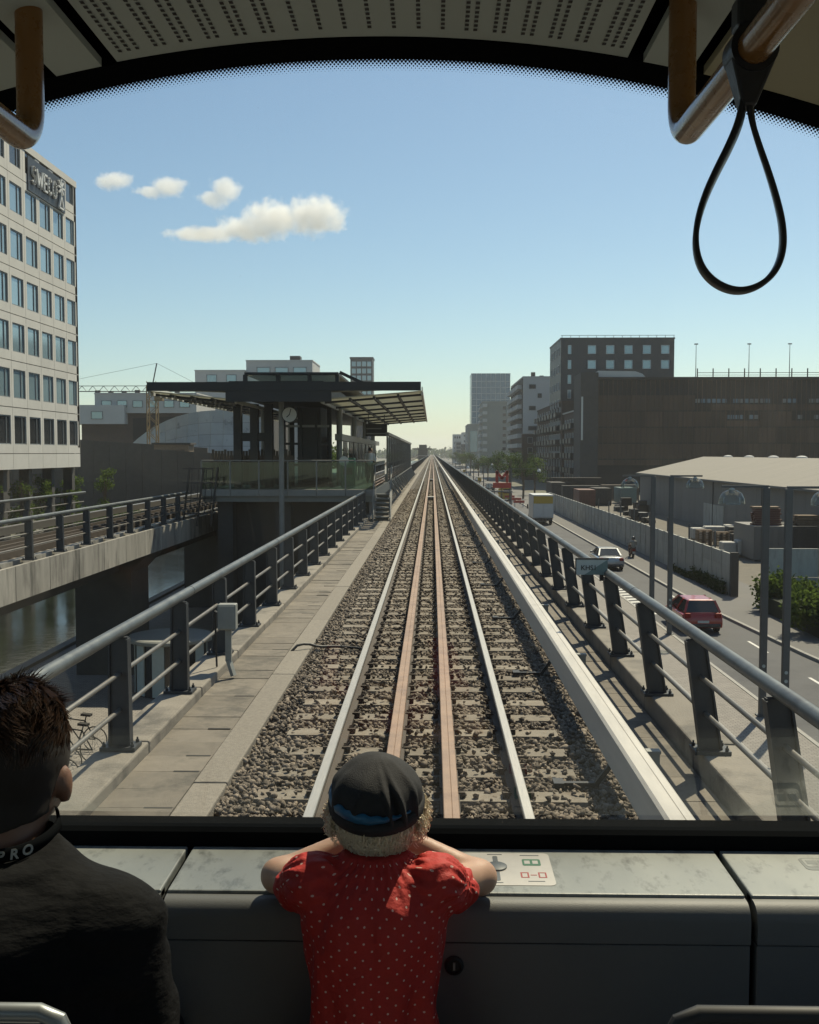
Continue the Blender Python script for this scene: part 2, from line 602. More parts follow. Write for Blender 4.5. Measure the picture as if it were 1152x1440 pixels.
mat('shoe', (0.05, 0.05, 0.05), 0.7)
glass('glass_green', (0.52, 0.66, 0.58), 0.10)
glass('glass_clear', (0.90, 0.93, 0.91), 0.07)
mat('frosted', (0.70, 0.72, 0.68), 0.6, var=0.05)


def leaf_mat(name, col, tr):
    m = bpy.data.materials.new(name)
    m.use_nodes = True
    N, L = m.node_tree.nodes, m.node_tree.links
    N.remove(N['Principled BSDF'])
    d = N.new('ShaderNodeBsdfDiffuse')
    t = N.new('ShaderNodeBsdfTranslucent')
    mx = N.new('ShaderNodeMixShader')
    mx.inputs['Fac'].default_value = 0.4
    geo = N.new('ShaderNodeNewGeometry')
    nz = N.new('ShaderNodeTexNoise')
    nz.inputs['Scale'].default_value = 1.7
    L.new(geo.outputs['Position'], nz.inputs['Vector'])
    cr = N.new('ShaderNodeMix')
    cr.data_type = 'RGBA'
    cr.inputs['A'].default_value = (col[0] * .55, col[1] * .6, col[2] * .6, 1)
    cr.inputs['B'].default_value = (col[0] * 1.4, col[1] * 1.3, col[2] * 1.1, 1)
    L.new(nz.outputs['Fac'], cr.inputs['Factor'])
    L.new(cr.outputs['Result'], d.inputs['Color'])
    t.inputs['Color'].default_value = (*tr, 1)
    L.new(d.outputs[0], mx.inputs[1])
    L.new(t.outputs[0], mx.inputs[2])
    L.new(mx.outputs[0], N['Material Output'].inputs['Surface'])
    M[name] = m


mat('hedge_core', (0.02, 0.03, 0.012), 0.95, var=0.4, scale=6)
leaf_mat('leaf', (0.055, 0.085, 0.028), (0.10, 0.15, 0.03))
leaf_mat('leaf_dark', (0.035, 0.055, 0.022), (0.06, 0.10, 0.03))


leaf_mat('slat_glow', (0.60, 0.60, 0.54), (0.70, 0.70, 0.62))


def paving_mat():
    m = mat('paving', (0.24, 0.22, 0.20), 0.9, var=0.2, scale=4, bump=0.2)
    N, L = m.node_tree.nodes, m.node_tree.links
    b = N['Principled BSDF']
    br = N.new('ShaderNodeTexBrick')
    br.inputs['Scale'].default_value = 2.4
    br.inputs['Color1'].default_value = (0.25, 0.23, 0.21, 1)
    br.inputs['Color2'].default_value = (0.19, 0.175, 0.16, 1)
    br.inputs['Mortar'].default_value = (0.08, 0.075, 0.07, 1)
    br.inputs['Mortar Size'].default_value = 0.02
    geo = N.new('ShaderNodeNewGeometry')
    L.new(geo.outputs['Position'], br.inputs['Vector'])
    L.new(br.outputs['Color'], b.inputs['Base Color'])


paving_mat()


def dress_mat():
    m = mat('dress_red', (0.50, 0.022, 0.014), 0.75, var=0.10, scale=40, bump=0.4, bscale=36)
    N, L = m.node_tree.nodes, m.node_tree.links
    b = N['Principled BSDF']
    src = b.inputs['Base Color'].links[0].from_socket
    tc = N.new('ShaderNodeTexCoord')
    sx = N.new('ShaderNodeSeparateXYZ')
    L.new(tc.outputs['Object'], sx.inputs[0])
    wobn = N.new('ShaderNodeTexNoise')
    wobn.inputs['Scale'].default_value = 14
    L.new(tc.outputs['Object'], wobn.inputs['Vector'])

    def mth(op, a, b_=None):
        n = N.new('ShaderNodeMath')
        n.operation = op
        for i, q in enumerate((a, b_)):
            if q is None: continue
            if isinstance(q, (int, float)): n.inputs[i].default_value = q
            else: L.new(q, n.inputs[i])
        return n.outputs[0]
    w = mth('MULTIPLY', mth('SUBTRACT', wobn.outputs['Fac'], 0.5), 0.6)
    u = mth('ADD', mth('MULTIPLY', mth('ARCTAN2', sx.outputs['X'], mth('SUBTRACT', 0.03, sx.outputs['Y'])), 0.112 / 0.0155), w)
    v = mth('ADD', mth('MULTIPLY', sx.outputs['Z'], 1 / 0.0155), w)
    a1 = mth('ADD', u, v)
    a2 = mth('SUBTRACT', u, v)
    f1 = mth('SUBTRACT', mth('FRACT', mth('MULTIPLY', a1, 0.6)), 0.5)
    f2 = mth('SUBTRACT', mth('FRACT', mth('MULTIPLY', a2, 0.6)), 0.5)
    d = mth('SQRT', mth('ADD', mth('MULTIPLY', f1, f1), mth('MULTIPLY', f2, f2)))
    msk = mth('LESS_THAN', d, 0.095)
    mx = N.new('ShaderNodeMix')
    mx.data_type = 'RGBA'
    L.new(msk, mx.inputs['Factor'])
    L.new(src, mx.inputs['A'])
    mx.inputs['B'].default_value = (0.62, 0.40, 0.34, 1)
    L.new(mx.outputs['Result'], b.inputs['Base Color'])


dress_mat()
# ================================================================== SETTING: ground, water, roads
TX = -0.09      # track centre line
GZ = -5.40      # street level
FAR = 5000.0


def sheet(name, mname, x0, x1, y0, y1, z, label, sub=1):
    o = MB().add([(x0, y0, z), (x1, y0, z), (x1, y1, z), (x0, y1, z)], [(0, 1, 2, 3)]).build(name, mname, recalc=False)
    return tag(o, label, 'ground', kind='structure')


sheet('ground', 'earth', -14.75, FAR, -200, FAR, GZ - 0.03, 'open ground running out to the horizon east of the canal')
sheet('ground', 'earth', -FAR, -30, -200, FAR, GZ - 0.03, 'open ground beyond the canal under the pale office block')
sheet('plaza_paving', 'paving', -14.75, 3.0, -40, 420, GZ, 'small grey block paving under the viaducts')
w = sheet('canal_water', 'water', -30.2, -14.6, -200, 1200, GZ - 1.1, 'dark rippled canal water beside the viaduct')
w['category'] = 'water'
tag(MB().box(-15.1, -14.7, -200, 1200, GZ - 2.2, GZ + 0.12).build('quay_wall', 'quay'), 'grey stone quay edge along the canal under the viaduct', 'quay', kind='structure')
tag(MB().box(-30.4, -30.0, -200, 1200, GZ - 2.2, GZ + 0.10).build('quay_wall', 'quay'), 'canal edge below the office block pillars', 'quay', kind='structure')
rd = sheet('road', 'asphalt', 3.0, 8.3, -40, 1500, GZ + 0.004, 'grey asphalt lane below the viaduct railing')
rd['category'] = 'road'
rd = sheet('road', 'asphalt', 10.2, 15.6, -40, 1500, GZ + 0.004, 'grey asphalt lane with cars beside the concrete wall')
rd['category'] = 'road'
# paved median strip with kerbs
md = tag(MB().box(8.3, 10.2, -40, 1500, GZ - 0.02, GZ + 0.10).build('median_strip', 'paving', loc=(9.2, 0, GZ)), 'paved strip with lamp posts between the two lanes', 'median', kind='structure')
MB().box(8.17, 8.3, -40, 1500, GZ - 0.02, GZ + 0.12).build('kerb', 'kerb', md)
MB().box(10.2, 10.33, -40, 1500, GZ - 0.02, GZ + 0.12).build('kerb', 'kerb', md)
# footpath with a kerb that swings out towards the viewer
kp = [(16.3, -40), (15.6, 10), (15.2, 30), (14.35, 40), (13.75, 52), (13.7, 60), (13.7, 1500)]
fp = MB()
for (xa, ya), (xb, yb) in zip(kp[:-1], kp[1:]):
    fp.hexa([(xa + .15, ya, GZ - .02), (18.6, ya, GZ - .02), (18.6, yb, GZ - .02), (xb + .15, yb, GZ - .02),
             (xa + .15, ya, GZ + .11), (18.6, ya, GZ + .11), (18.6, yb, GZ + .11), (xb + .15, yb, GZ + .11)])
fpo = tag(fp.build('footpath', 'asphalt_path', loc=(15, 0, GZ)), 'grey footpath and cycle track along the concrete wall', 'footpath', kind='structure')
ys = 22.0
km = MB()
for (xa, ya), (xb, yb) in zip(kp[:-1], kp[1:]):
    n = max(1, int((min(yb, 150) - ya) / 2.0)) if yb <= 60 else 1
    for i in range(n):
        t0, t1 = i / n, (i + 1) / n
        a = (xa + (xb - xa) * t0, ya + (yb - ya) * t0 + .01)
        b = (xa + (xb - xa) * t1, ya + (yb - ya) * t1 - .01)
        k = MB().hexa([(a[0], a[1], GZ - .02), (a[0] + .16, a[1], GZ - .02), (b[0] + .16, b[1], GZ - .02), (b[0], b[1], GZ - .02),
                       (a[0], a[1], GZ + .13), (a[0] + .16, a[1], GZ + .13), (b[0] + .16, b[1], GZ + .13), (b[0], b[1], GZ + .13)])
        k.build('kerb_stone', 'kerb', fpo)
# road markings (sheets just above the asphalt)
def mark(x0, x1, y0, y1, label, slant=0.0):
    o = MB().add([(x0, y0, GZ + .009), (x1, y0 + slant, GZ + .009), (x1, y1 + slant, GZ + .009), (x0, y1, GZ + .009)], [(0, 1, 2, 3)]).build('road_marking', 'paint', recalc=False)
    tag(o, label, 'marking', 'painted road markings', kind='structure')
mark(8.0, 8.12, -30, 900, 'long white edge line beside the paved strip')
for i in range(12):
    mark(10.45, 11.2, 50 + i * 1.0, 50.45 + i * 1.0, 'short white hatch bar on the asphalt by the paved strip', 0.25)
for i in range(4):
    mark(13.15, 13.27, 33.5 + i * 7, 36.0 + i * 7, 'white lane dash on the asphalt near the kerb')
sheet('yard_ground', 'yard_gravel', 16.6, 60, 40, 200, GZ + 0.002, 'pale gravel yard behind the concrete wall')

# ================================================================== VIADUCT 1 (ours)
Y0, Y1 = -12.0, 1500.0
KZ = -0.05
vd = thing('viaduct', (TX, 0, -1.6), 'concrete railway viaduct carrying the straight track and its walkway', 'viaduct', kind='structure')
MB().box(-2.80, 2.66, Y0, Y1, -1.25, -0.42).build('deck', 'concrete_stained', vd)
for k in range(30):
    y = 20 + k * 28
    MB().prism([(-1.5, GZ - .1), (1.4, GZ - .1), (1.4, -2.0), (2.2, -1.25), (-2.3, -1.25), (-1.5, -2.0)], 'y', y, y + 2.0).build('pier', 'concrete_stained', vd)
# left walkway slabs
WZ = -0.15
sl = MB().box(-.285, .285, -.2155, .2155, -.12, 0).mesh('walkway_slab', 'walk_slab')
slotm = MB().box(.06, .27, -.014, .014, -.06, .003).mesh('lifting_slot', 'slot')
NW = 290
for k in range(NW):
    y = 5.0 + .4375 * k
    s_ = place('walkway_slab', sl, vd, (-2.18, y, WZ + rng.uniform(-.006, .006)), (rng.uniform(-.004, .004), rng.uniform(-.004, .004), 0))
    if k % 3 == 1 or rng.random() < .2:
        place('lifting_slot', slotm, vd, (-2.18, y + .2185, WZ + .0005))
far = MB()
y = 5 + .4375 * NW
o = MB().box(-2.465, -1.895, y, Y1, WZ - .12, WZ).build('walkway_far', 'walk_slab', vd)
MB().box(-2.465, -1.895, Y0, 5 - .22, WZ - .12, WZ).build('walkway_near', 'walk_slab', vd)
for k in range(60):
    MB().box(-1.89, -1.62, Y0 + k * 4, Y0 + k * 4 + 3.985, -.42, WZ + .006 + rng.uniform(-.004, .004)).build('edge_beam', 'concrete_edge', vd, bevel=.012)
MB().box(-1.89, -1.62, Y0 + 240, Y1, -.42, WZ + .006).build('edge_beam', 'concrete_edge', vd)
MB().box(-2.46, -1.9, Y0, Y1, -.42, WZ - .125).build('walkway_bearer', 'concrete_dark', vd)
# kerb upstands
kl = MB().box(-.19, .19, -1.025, 1.025, -.37, 0).mesh('kerb_block', 'concrete')
for k in range(100):
    for x in (-2.66, 2.45):
        b_ = place('kerb_block', kl, vd, (x, -4.6 + 2.066 * k, KZ + rng.uniform(-.006, .006)))
        m_ = b_.modifiers.new('bevel', 'BEVEL'); m_.width = .018; m_.segments = 2
for x in (-2.66, 2.45):
    MB().box(x - .19, x + .19, -4.6 + 2.066 * 100, Y1, KZ - .37, KZ).build('kerb_far', 'concrete', vd)
# right trough floor slabs
RZ = -0.24
tr = MB().box(-.285, .285, -.296, .296, -.1, 0).mesh('trough_slab', 'walk_slab')
for k in range(200):
    place('trough_slab', tr, vd, (1.95, 4.6 + .6 * k, RZ + rng.uniform(-.006, .006)), (rng.uniform(-.006, .006), 0, 0))
MB().box(1.665, 2.24, 124.4, Y1, RZ - .1, RZ).build('trough_far', 'walk_slab', vd)
MB().box(1.665, 2.24, Y0, 4.3, RZ - .1, RZ).build('trough_near', 'walk_slab', vd)
# cable duct edge left of the trough
MB().box(1.61, 1.66, Y0, Y1, -.42, -.21).build('trough_edge', 'concrete_edge', vd)

# ================================================================== TRACK
tk = thing('railway_track', (TX, 0, -.42), 'straight ballasted railway track with polished running rails and rusty inner rails', 'track', kind='structure')
# ballast bed: gently uneven sheet
nx, ny = 30, 700
xs = np.linspace(-1.62, 1.62, nx)
yy = np.concatenate([np.linspace(Y0, 80, 560), np.linspace(84, Y1, 140)])
XX, YY = np.meshgrid(xs, yy, indexing='ij')
ZZ = -.245 + .018 * np.sin(XX * 9 + 3 * np.sin(YY * 1.1)) * np.sin(YY * 7.3 + XX * 4) + rng.normal(0, .006, XX.shape) - .02 * np.clip(np.abs(XX) - 1.25, 0, 1)
V = np.stack([XX, YY, ZZ], -1).reshape(-1, 3)
ii, jj = np.meshgrid(np.arange(nx - 1), np.arange(len(yy) - 1), indexing='ij')
a_ = (ii * len(yy) + jj).ravel()
Q = np.stack([a_, a_ + len(yy), a_ + len(yy) + 1, a_ + 1], 1)
bb = link_mesh('ballast_bed', fast_mesh('ballast_bed', V - np.array(ORG[tk.name]), Q, 'ballast', True), tk)
# sleepers
slp = MB().prism([(-.13, -.14), (.13, -.14), (.115, 0), (-.115, 0)], 'x', -1.27, 1.27).mesh('sleeper', 'sleeper')
SP = .60
NS = 290
for k in range(NS):
    y = 4.2 + SP * k
    place('sleeper', slp, tk, (TX, y, -.18 + rng.uniform(-.006, .006)), (0, 0, rng.uniform(-.012, .012)))
fs = MB()
for k in range(NS, NS + 500):
    fs.box(TX - 1.25, TX + 1.25, 4.2 + SP * k - .12, 4.2 + SP * k + .12, -.32, -.18)
tag(fs.build('far_sleepers', 'sleeper', tk), kind='stuff')
# running rails: head / web / foot
for s in (-1, 1):
    x = TX + s * .7525
    MB().prism([(x - .036, -.035), (x + .036, -.035), (x + .036, -.006), (x + .03, 0), (x - .03, 0), (x - .036, -.006)], 'y', Y0, Y1).build('rail_head', 'rail_steel', tk)
    MB().prism([(x - .07, -.176), (x + .07, -.176), (x + .07, -.148), (x + .012, -.13), (x + .012, -.036), (x - .012, -.036), (x - .012, -.13), (x - .07, -.148)], 'y', Y0, Y1).build('rail_web', 'rail_side', tk)
for s in (-1, 1):
    x = TX + s * .225
    MB().prism([(x - .055, -.03), (x + .055, -.03), (x + .055, .018), (x + .05, .023), (x + .008, .023), (x + .004, .019), (x, .023), (x - .05, .023), (x - .055, .018)], 'y', Y0, Y1).build('inner_rail', 'guard_rail', tk)
    MB().prism([(x - .075, -.176), (x + .075, -.176), (x + .075, -.14), (x + .03, -.13), (x + .03, -.031), (x - .03, -.031), (x - .03, -.13), (x - .075, -.14)], 'y', Y0, Y1).build('inner_rail_base', 'rail_side', tk)
# fastenings on every sleeper (too small to count): clips and pads
fm = MB()
for k in range(150):
    y = 4.2 + SP * k
    for x, wv in ((TX - .7525, .085), (TX + .7525, .085), (TX - .225, .085), (TX + .225, .085)):
        for s in (-1, 1):
            fm.box(x + s * wv - .035, x + s * wv + .035, y - .06, y + .06, -.178, -.128)
            fm.tube([(x + s * (wv - .02), y - .03, -.13), (x + s * (wv + .03), y, -.108), (x + s * (wv - .02), y + .03, -.13)], .011, 5)
tag(fm.build('rail_fastenings', 'rail_side', tk, recalc=False), kind='stuff')

# ballast stones: real crushed rock in the part the eye can resolve
def stones():
    protos = []
    for i in range(16):
        bm = bmesh.new()
        p = rng.normal(size=(11, 3))
        p /= np.linalg.norm(p, axis=1, keepdims=True)
        p *= np.array([1.2, .95, .8]) * rng.uniform(.8, 1.1, (11, 1))
        for q in p: bm.verts.new(q)
        bmesh.ops.convex_hull(bm, input=bm.verts[:])
        bmesh.ops.triangulate(bm, faces=bm.faces[:])
        bm.verts.ensure_lookup_table(); bm.verts.index_update()
        protos.append((np.array([v.co[:] for v in bm.verts]), np.array([[v.index for v in f.verts] for f in bm.faces])))
        bm.free()

    def batch(y0, y1, dens, r0, r1, x0, x1):
        n = int(dens * (y1 - y0) * (x1 - x0))
        x = rng.uniform(x0, x1, n)
        # more stones near the viewer's end
        y = y0 + (y1 - y0) * rng.random(n) ** 1.25
        k = np.abs(((y - 4.2 + .3) % SP) - .3)
        on = (k < .125) & (np.abs(x - TX) < 1.27)
        near_rail = (np.abs(np.abs(x - TX) - .7525) < .085) | (np.abs(np.abs(x - TX) - .225) < .085)
        keep = (~on | (rng.random(n) < .10)) & ~near_rail
        x, y, on = x[keep], y[keep], on[keep]
        n = len(x)
        r = rng.uniform(r0, r1, n) * np.where(rng.random(n) < .12, 1.35, 1)
        z = -.213 + rng.normal(0, .016, n) + np.where(on, .045, 0)
        z = z - .02 * np.clip(np.abs(x) - 1.3, 0, 1) * 4 * 0
        A = rng.normal(size=(n, 4)); A /= np.linalg.norm(A, axis=1, keepdims=True)
        w, a, b, c = A.T
        Rm = np.stack([np.stack([1 - 2 * (b * b + c * c), 2 * (a * b - c * w), 2 * (a * c + b * w)], -1),
                       np.stack([2 * (a * b + c * w), 1 - 2 * (a * a + c * c), 2 * (b * c - a * w)], -1),
                       np.stack([2 * (a * c - b * w), 2 * (b * c + a * w), 1 - 2 * (a * a + b * b)], -1)], 1)
        kind = rng.integers(0, len(protos), n)
        Vs, Fs, base = [], [], 0
        for i, (pv, pf) in enumerate(protos):
            m = kind == i
            k_ = int(m.sum())
            P = pv[None] * r[m][:, None, None]
            P = np.einsum('nij,nkj->nki', Rm[m], P) + np.stack([x[m], y[m], z[m]], -1)[:, None, :]
            Vs.append(P.reshape(-1, 3))
            Fs.append((pf[None] + (np.arange(k_) * len(pv))[:, None, None]).reshape(-1, 3) + base)
            base += k_ * len(pv)
        return np.concatenate(Vs), np.concatenate(Fs)
    for (args) in ((5.5, 24, 980, .017, .034, -1.62, 1.61), (24, 75, 300, .027, .046, -1.62, 1.61)):
        P, Fq = batch(*args)
        o = link_mesh('ballast_stones', fast_mesh('ballast_stones', P - np.array(ORG[tk.name]), Fq, 'stone'), tk)
        tag(o, kind='stuff')


stones()
# track beacons between the inner rails
for y in (57.5, 96.0):
    t = thing('track_beacon', (TX, y, -.165), 'pale box fixed between the inner rails ' + ('by the platform steps' if y < 60 else 'further along the platform'), 'beacon')
    MB().box(TX - .21, TX + .21, y - .28, y + .28, -.06, .035).build('lid', 'cover_grp', t, bevel=.02)
    MB().box(TX - .16, TX + .16, y - .22, y + .22, -.165, -.06).build('foot', 'black_steel', t)

# ================================================================== CONDUCTOR RAIL with its pale cover
cr_ = thing('conductor_rail', (1.33, 0, -.2), 'long cream protective cover of the conductor rail on black brackets', 'conductor rail')
L0 = -10.0
for k in range(60):
    a, b = L0 + k * 12.3, L0 + (k + 1) * 12.3 - .012
    if k == 59: b = 1400
    x0, x1, zt, zb = 1.385, 1.570, .30, .02
    MB().prism([(x0, zb), (x0 + .018, zb), (x0 + .018, zt - .04), (x1 - .018, zt - .04), (x1 - .018, zt - .07), (x1, zt - .07), (x1, zt - .02), (x1 - .02, zt), (x0 + .115, zt + .004), (x0 + .111, zt - .001), (x0 + .107, zt + .004), (x0 + .02, zt), (x0, zt - .02)], 'y', a, b).build('cover', 'cover_grp', cr_)
MB().box(1.45, 1.51, L0, 1400, .15, .25).build('contact_rail', 'rail_side', cr_)
brm = MB()
brm.bar((-.42, 0, -.155), (-.08, 0, -.155), .05, .03)
brm.bar((-.10, 0, -.15), (.06, 0, .06), .045, .035)
brm.box(.03, .12, -.05, .05, .02, .12)
brm.box(-.44, -.36, -.07, .07, -.17, -.13)
brk = brm.mesh('bracket', 'black_steel')
stm = MB().box(-.05, .05, -.035, .035, 0, .22).box(-.058, .058, -.045, .045, .22, .245).mesh('support_stub', 'box_grey')
for k in range(45):
    y = 8.45 + 4.1 * k
    place('bracket', brk, cr_, (1.40, y - .4, 0))
    place('support_stub', stm, cr_, (1.83, y, RZ))

# ================================================================== RAILINGS
PS = 2.066


def railing(name, xb, xt, side, y0, n, yend, label, kz=KZ, group=None, hr=.052, stiles=True):
    rl = thing(name, (xb, y0, kz), label, 'railing', group)
    ht = 1.0
    # post: steel flat with a flange on one edge
    pm = MB()
    lean = xt - xb
    w0, w1 = .085, .075
    pm.hexa([(-w0, -.025, .03), (w0, -.025, .03), (w0, .025, .03), (-w0, .025, .03), (lean - w1, -.025, ht - .045), (lean + w1, -.025, ht - .045), (lean + w1, .025, ht - .045), (lean - w1, .025, ht - .045)])
    for s in (-1, 1):
        pm.hexa([(s * w0 - .008, -.05, .03), (s * w0 + .008, -.05, .03), (s * w0 + .008, .05, .03), (s * w0 - .008, .05, .03),
                 (lean + s * w1 - .008, -.05, ht - .06), (lean + s * w1 + .008, -.05, ht - .06), (lean + s * w1 + .008, .05, ht - .06), (lean + s * w1 - .008, .05, ht - .06)])
    pmesh = pm.mesh('post', 'post_steel')
    bp = MB().box(-.15, .15, -.11, .11, 0, .03)
    for sx in (-1, 1):
        for sy in (-1, 1):
            bp.lathe([(.016, .03), (.016, .055), (.008, .055), (.008, .075)], (sx * .12, sy * .08, 0), 6)
    bmesh_ = bp.mesh('base_plate', 'post_steel')
    for k in range(n):
        y = y0 + PS * k
        p = place('post', pmesh, rl, (xb, y, kz), (rng.uniform(-.006, .006), rng.uniform(-.006, .006), 0))
        b = bpy.data.objects.new('base_plate', bmesh_)
        COL.objects.link(b)
        b.parent = p
    if yend > y0 + PS * n:
        fm_ = MB()
        y = y0 + PS * n
        while y < yend:
            fm_.hexa([(xb - w0, y - .04, kz), (xb + w0, y - .04, kz), (xb + w0, y + .04, kz), (xb - w0, y + .04, kz), (xt - w1, y - .04, kz + ht), (xt + w1, y - .04, kz + ht), (xt + w1, y + .04, kz + ht), (xt - w1, y + .04, kz + ht)])
            y += PS
        tag(fm_.build('far_posts', 'post_steel', rl), kind='stuff')
    yy0, yy1 = y0 - 6 * 0 - 1.0, yend
    hp = [(xt, yy0, kz + ht), (xt, (yy0 + yy1) / 2, kz + ht), (xt, yy1, kz + ht)]
    MB().tube(hp, hr, 18).build('handrail', 'handrail', rl, smooth=True)
    jm = MB()
    for k in range(0, n, 3):
        y = y0 + PS * k + .5
        jm.tube([(xt, y, kz + ht), (xt, y + .012, kz + ht)], hr + .0025, 18)
    tag(jm.build('joint_rings', 'post_steel', rl, smooth=True), kind='stuff')
    for f in (.33, .64):
        x = xb + lean * f
        MB().tube([(x, yy0, kz + ht * f), (x, (yy0 + yy1) / 2, kz + ht * f), (x, yy1, kz + ht * f)], .021, 10).build('mid_bar', 'bar_steel', rl, smooth=True)
    return rl


railing('railing', 2.34, 2.20, 1, 8.6 - 2 * PS, 120, 1400, 'steel railing leaning over the street side of the viaduct')
railing('railing', -2.65, -2.65, -1, 8.6 - 2 * PS, 18, 41.0, 'upright steel railing between the slab walkway and the canal side')
railing('railing', -2.65, -2.65, -1, 118.0, 100, 1400, 'steel railing running on beyond the station platform')

# junction box on its bent post, KHS sign, cable
t = thing('junction_box', (-2.36, 11.8, KZ), 'grey electrical box on a short post at the walkway kerb', 'junction box')
MB().box(-2.47, -2.26, 11.72, 11.86, .42, .72).build('body', 'box_grey', t, bevel=.012)
MB().box(-2.455, -2.275, 11.705, 11.72, .435, .705).build('lid', 'box_grey', t, bevel=.006)
MB().bar((-2.36, 11.8, .43), (-2.36, 11.8, .05), .07, .04).bar((-2.36, 11.8, .06), (-2.30, 11.78, -.12), .07, .04).build('post', 'box_grey', t)
MB().tube([(-2.50, 11.85, .60), (-2.53, 11.9, .62), (-2.53, 11.9, .3), (-2.52, 11.9, -.04)], .012, 8).build('conduit', 'black_steel', t, smooth=True)


def text_obj(name, s, size, mname, parent, loc, rot, depth=.002, align='CENTER', weight=0.0, shear=0.0, space=1.0):
    c = bpy.data.curves.new(name, 'FONT')
    c.body = s
    c.size = size
    c.align_x = align
    c.align_y = 'CENTER'
    c.extrude = depth
    c.offset = weight
    c.shear = shear
    c.space_character = space
    o = bpy.data.objects.new(name, c)
    COL.objects.link(o)
    c.materials.append(M[mname])
    c.resolution_u = 4
    bpy.context.view_layer.update()
    me = bpy.data.meshes.new_from_object(o)
    bpy.data.objects.remove(o)
    me.name = name
    o = bpy.data.objects.new(name, me)
    COL.objects.link(o)
    if parent is not None:
        o.parent = parent
        o.location = Vector(loc) - ORG[parent.name]
    else:
        o.location = loc
    o.rotation_euler = rot
    return o


def stroke_letter(ch_, ox, h, w, t, fn):
    """block letter from straight strokes; fn maps (u, v) in metres to a point, t is the stroke width"""
    arc = lambda a0, a1, cx_, cy_, rx, ry, n=10: [(cx_ + rx * math.cos(R(a0 + (a1 - a0) * i / n)), cy_ + ry * math.sin(R(a0 + (a1 - a0) * i / n))) for i in range(n + 1)]
    S = {'M': [[(0, 0), (0, 1), (.5, .35), (1, 1), (1, 0)]], 'W': [[(0, 1), (.24, 0), (.5, .8), (.76, 0), (1, 1)]],
         'E': [[(1, 1), (0, 1), (0, 0), (1, 0)], [(0, .5), (.85, .5)]], 'C': [arc(45, 315, .5, .5, .5, .5)], 'O': [arc(0, 360, .5, .5, .5, .5, 16)],
         'S': [arc(30, 270, .5, .74, .46, .26) + arc(90, -150, .5, .26, .46, .26)[1:]]}[ch_]
    mb = MB()
    for line in S:
        for a, b in zip(line[:-1], line[1:]):
            pa, pb = Vector(fn(ox + a[0] * w, a[1] * h)), Vector(fn(ox + b[0] * w, b[1] * h))
            d = (pb - pa).normalized() * t * .3
            mb.bar(pa - d, pb + d, t, t * .8, fn(0, 0, True))
    return mb


t = thing('kilometre_sign', (2.05, 12.9, .92), 'small teal and pale sign reading KHS1 clipped to the railing', 'sign')
bx0, bx1, bz0, bz1, by = 1.80, 2.19, .94, 1.13, 12.86
MB().box(bx0, bx1, by, by + .012, bz0, bz1).build('plate', 'white_sign', t)
MB().prism([(bx0 + .10, bz0), (bx1, bz0), (bx1, bz1)], 'y', by - .002, by - .0005).build('teal_corner', 'teal_sign', t)
MB().box(bx0 - .012, bx1 + .012, by - .004, by + .016, bz1, bz1 + .02).box(bx0 - .012, bx0, by - .004, by + .016, bz0, bz1).build('edge_frame', 'black_steel', t)
text_obj('lettering', 'KHS1', .085, 'ink', t, ((bx0 + bx1) / 2 - .04, by - .004, (bz0 + bz1) / 2 - .01), (R(90), 0, 0), .001, weight=.001)
MB().bar((2.12, by + .03, .86), (2.12, by + .03, 1.1), .05, .02).bar((2.1, by + .05, .89), (2.24, by + .05, .89), .03, .03).build('clamp', 'black_steel', t)
cb = []
for i in range(14):
    u = i / 13
    cb.append((-1.86 + 1.0 * u, 13.5 + .35 * math.sin(u * 2.2) - .1, -.13 + .05 * math.sin(min(1, u * 3) * math.pi) - .06 * u + (.02 if i else -.03)))
tag(MB().tube(cb, .018, 8).build('track_cable', 'black_steel', loc=(-1.8, 13.5, -.15), smooth=True), 'black rubber cable bent from the walkway into the ballast', 'cable')

# ================================================================== VIADUCT 2 across the gap
v2 = thing('viaduct', (-11.8, 0, -1.6), 'second concrete viaduct with stained edge panels carrying the other track', 'viaduct', kind='structure')
X2R, X2L = -9.40, -14.1
MB().box(X2L, X2R - .10, -30, 1400, -.85, -.42).build('deck', 'concrete_stained', v2)
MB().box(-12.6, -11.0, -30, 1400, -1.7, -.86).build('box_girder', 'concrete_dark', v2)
fpm = MB().box(-.09, .0, -1.035, 1.035, -.80, 0).mesh('edge_panel', 'concrete_stained')
for k in range(45):
    place('edge_panel', fpm, v2, (X2R, 3.0 + 2.1 * k, -.10))
MB().box(X2R - .09, X2R, 3 + 2.1 * 45 - 1.0, 1400, -.9, -.1).build('edge_far', 'concrete_stained', v2)
upm = MB().box(-.12, .12, -1.035, 1.035, 0, .34).mesh('upstand_block', 'concrete_stained')
for k in range(25):
    place('upstand_block', upm, v2, (X2R - .55, 3.0 + 2.1 * k, -.42))
MB().box(X2L + .5, X2R - .75, -30, 1400, -.42, -.30).build('ballast_bed', 'ballast', v2)
for s in (-1, 1):
    x = -11.75 + s * .75
    MB().box(x - .035, x + .035, -30, 1400, -.28, -.12).build('rail', 'rail_side', v2)
    MB().box(x - .03, x + .03, -30, 1400, -.119, -.113).build('rail_head', 'rail_side', v2)
    MB().box(-11.75 + s * .22 - .05, -11.75 + s * .22 + .05, -30, 1400, -.26, -.12).build('inner_rail', 'rail_side', v2)
for k in range(60):
    place('sleeper', slp, v2, (-11.75, 14 + .6 * k, -.285))
MB().box(X2L + .55, X2L + .8, -30, 60, -.1, .14).build('rail_cover', 'bar_steel', v2)
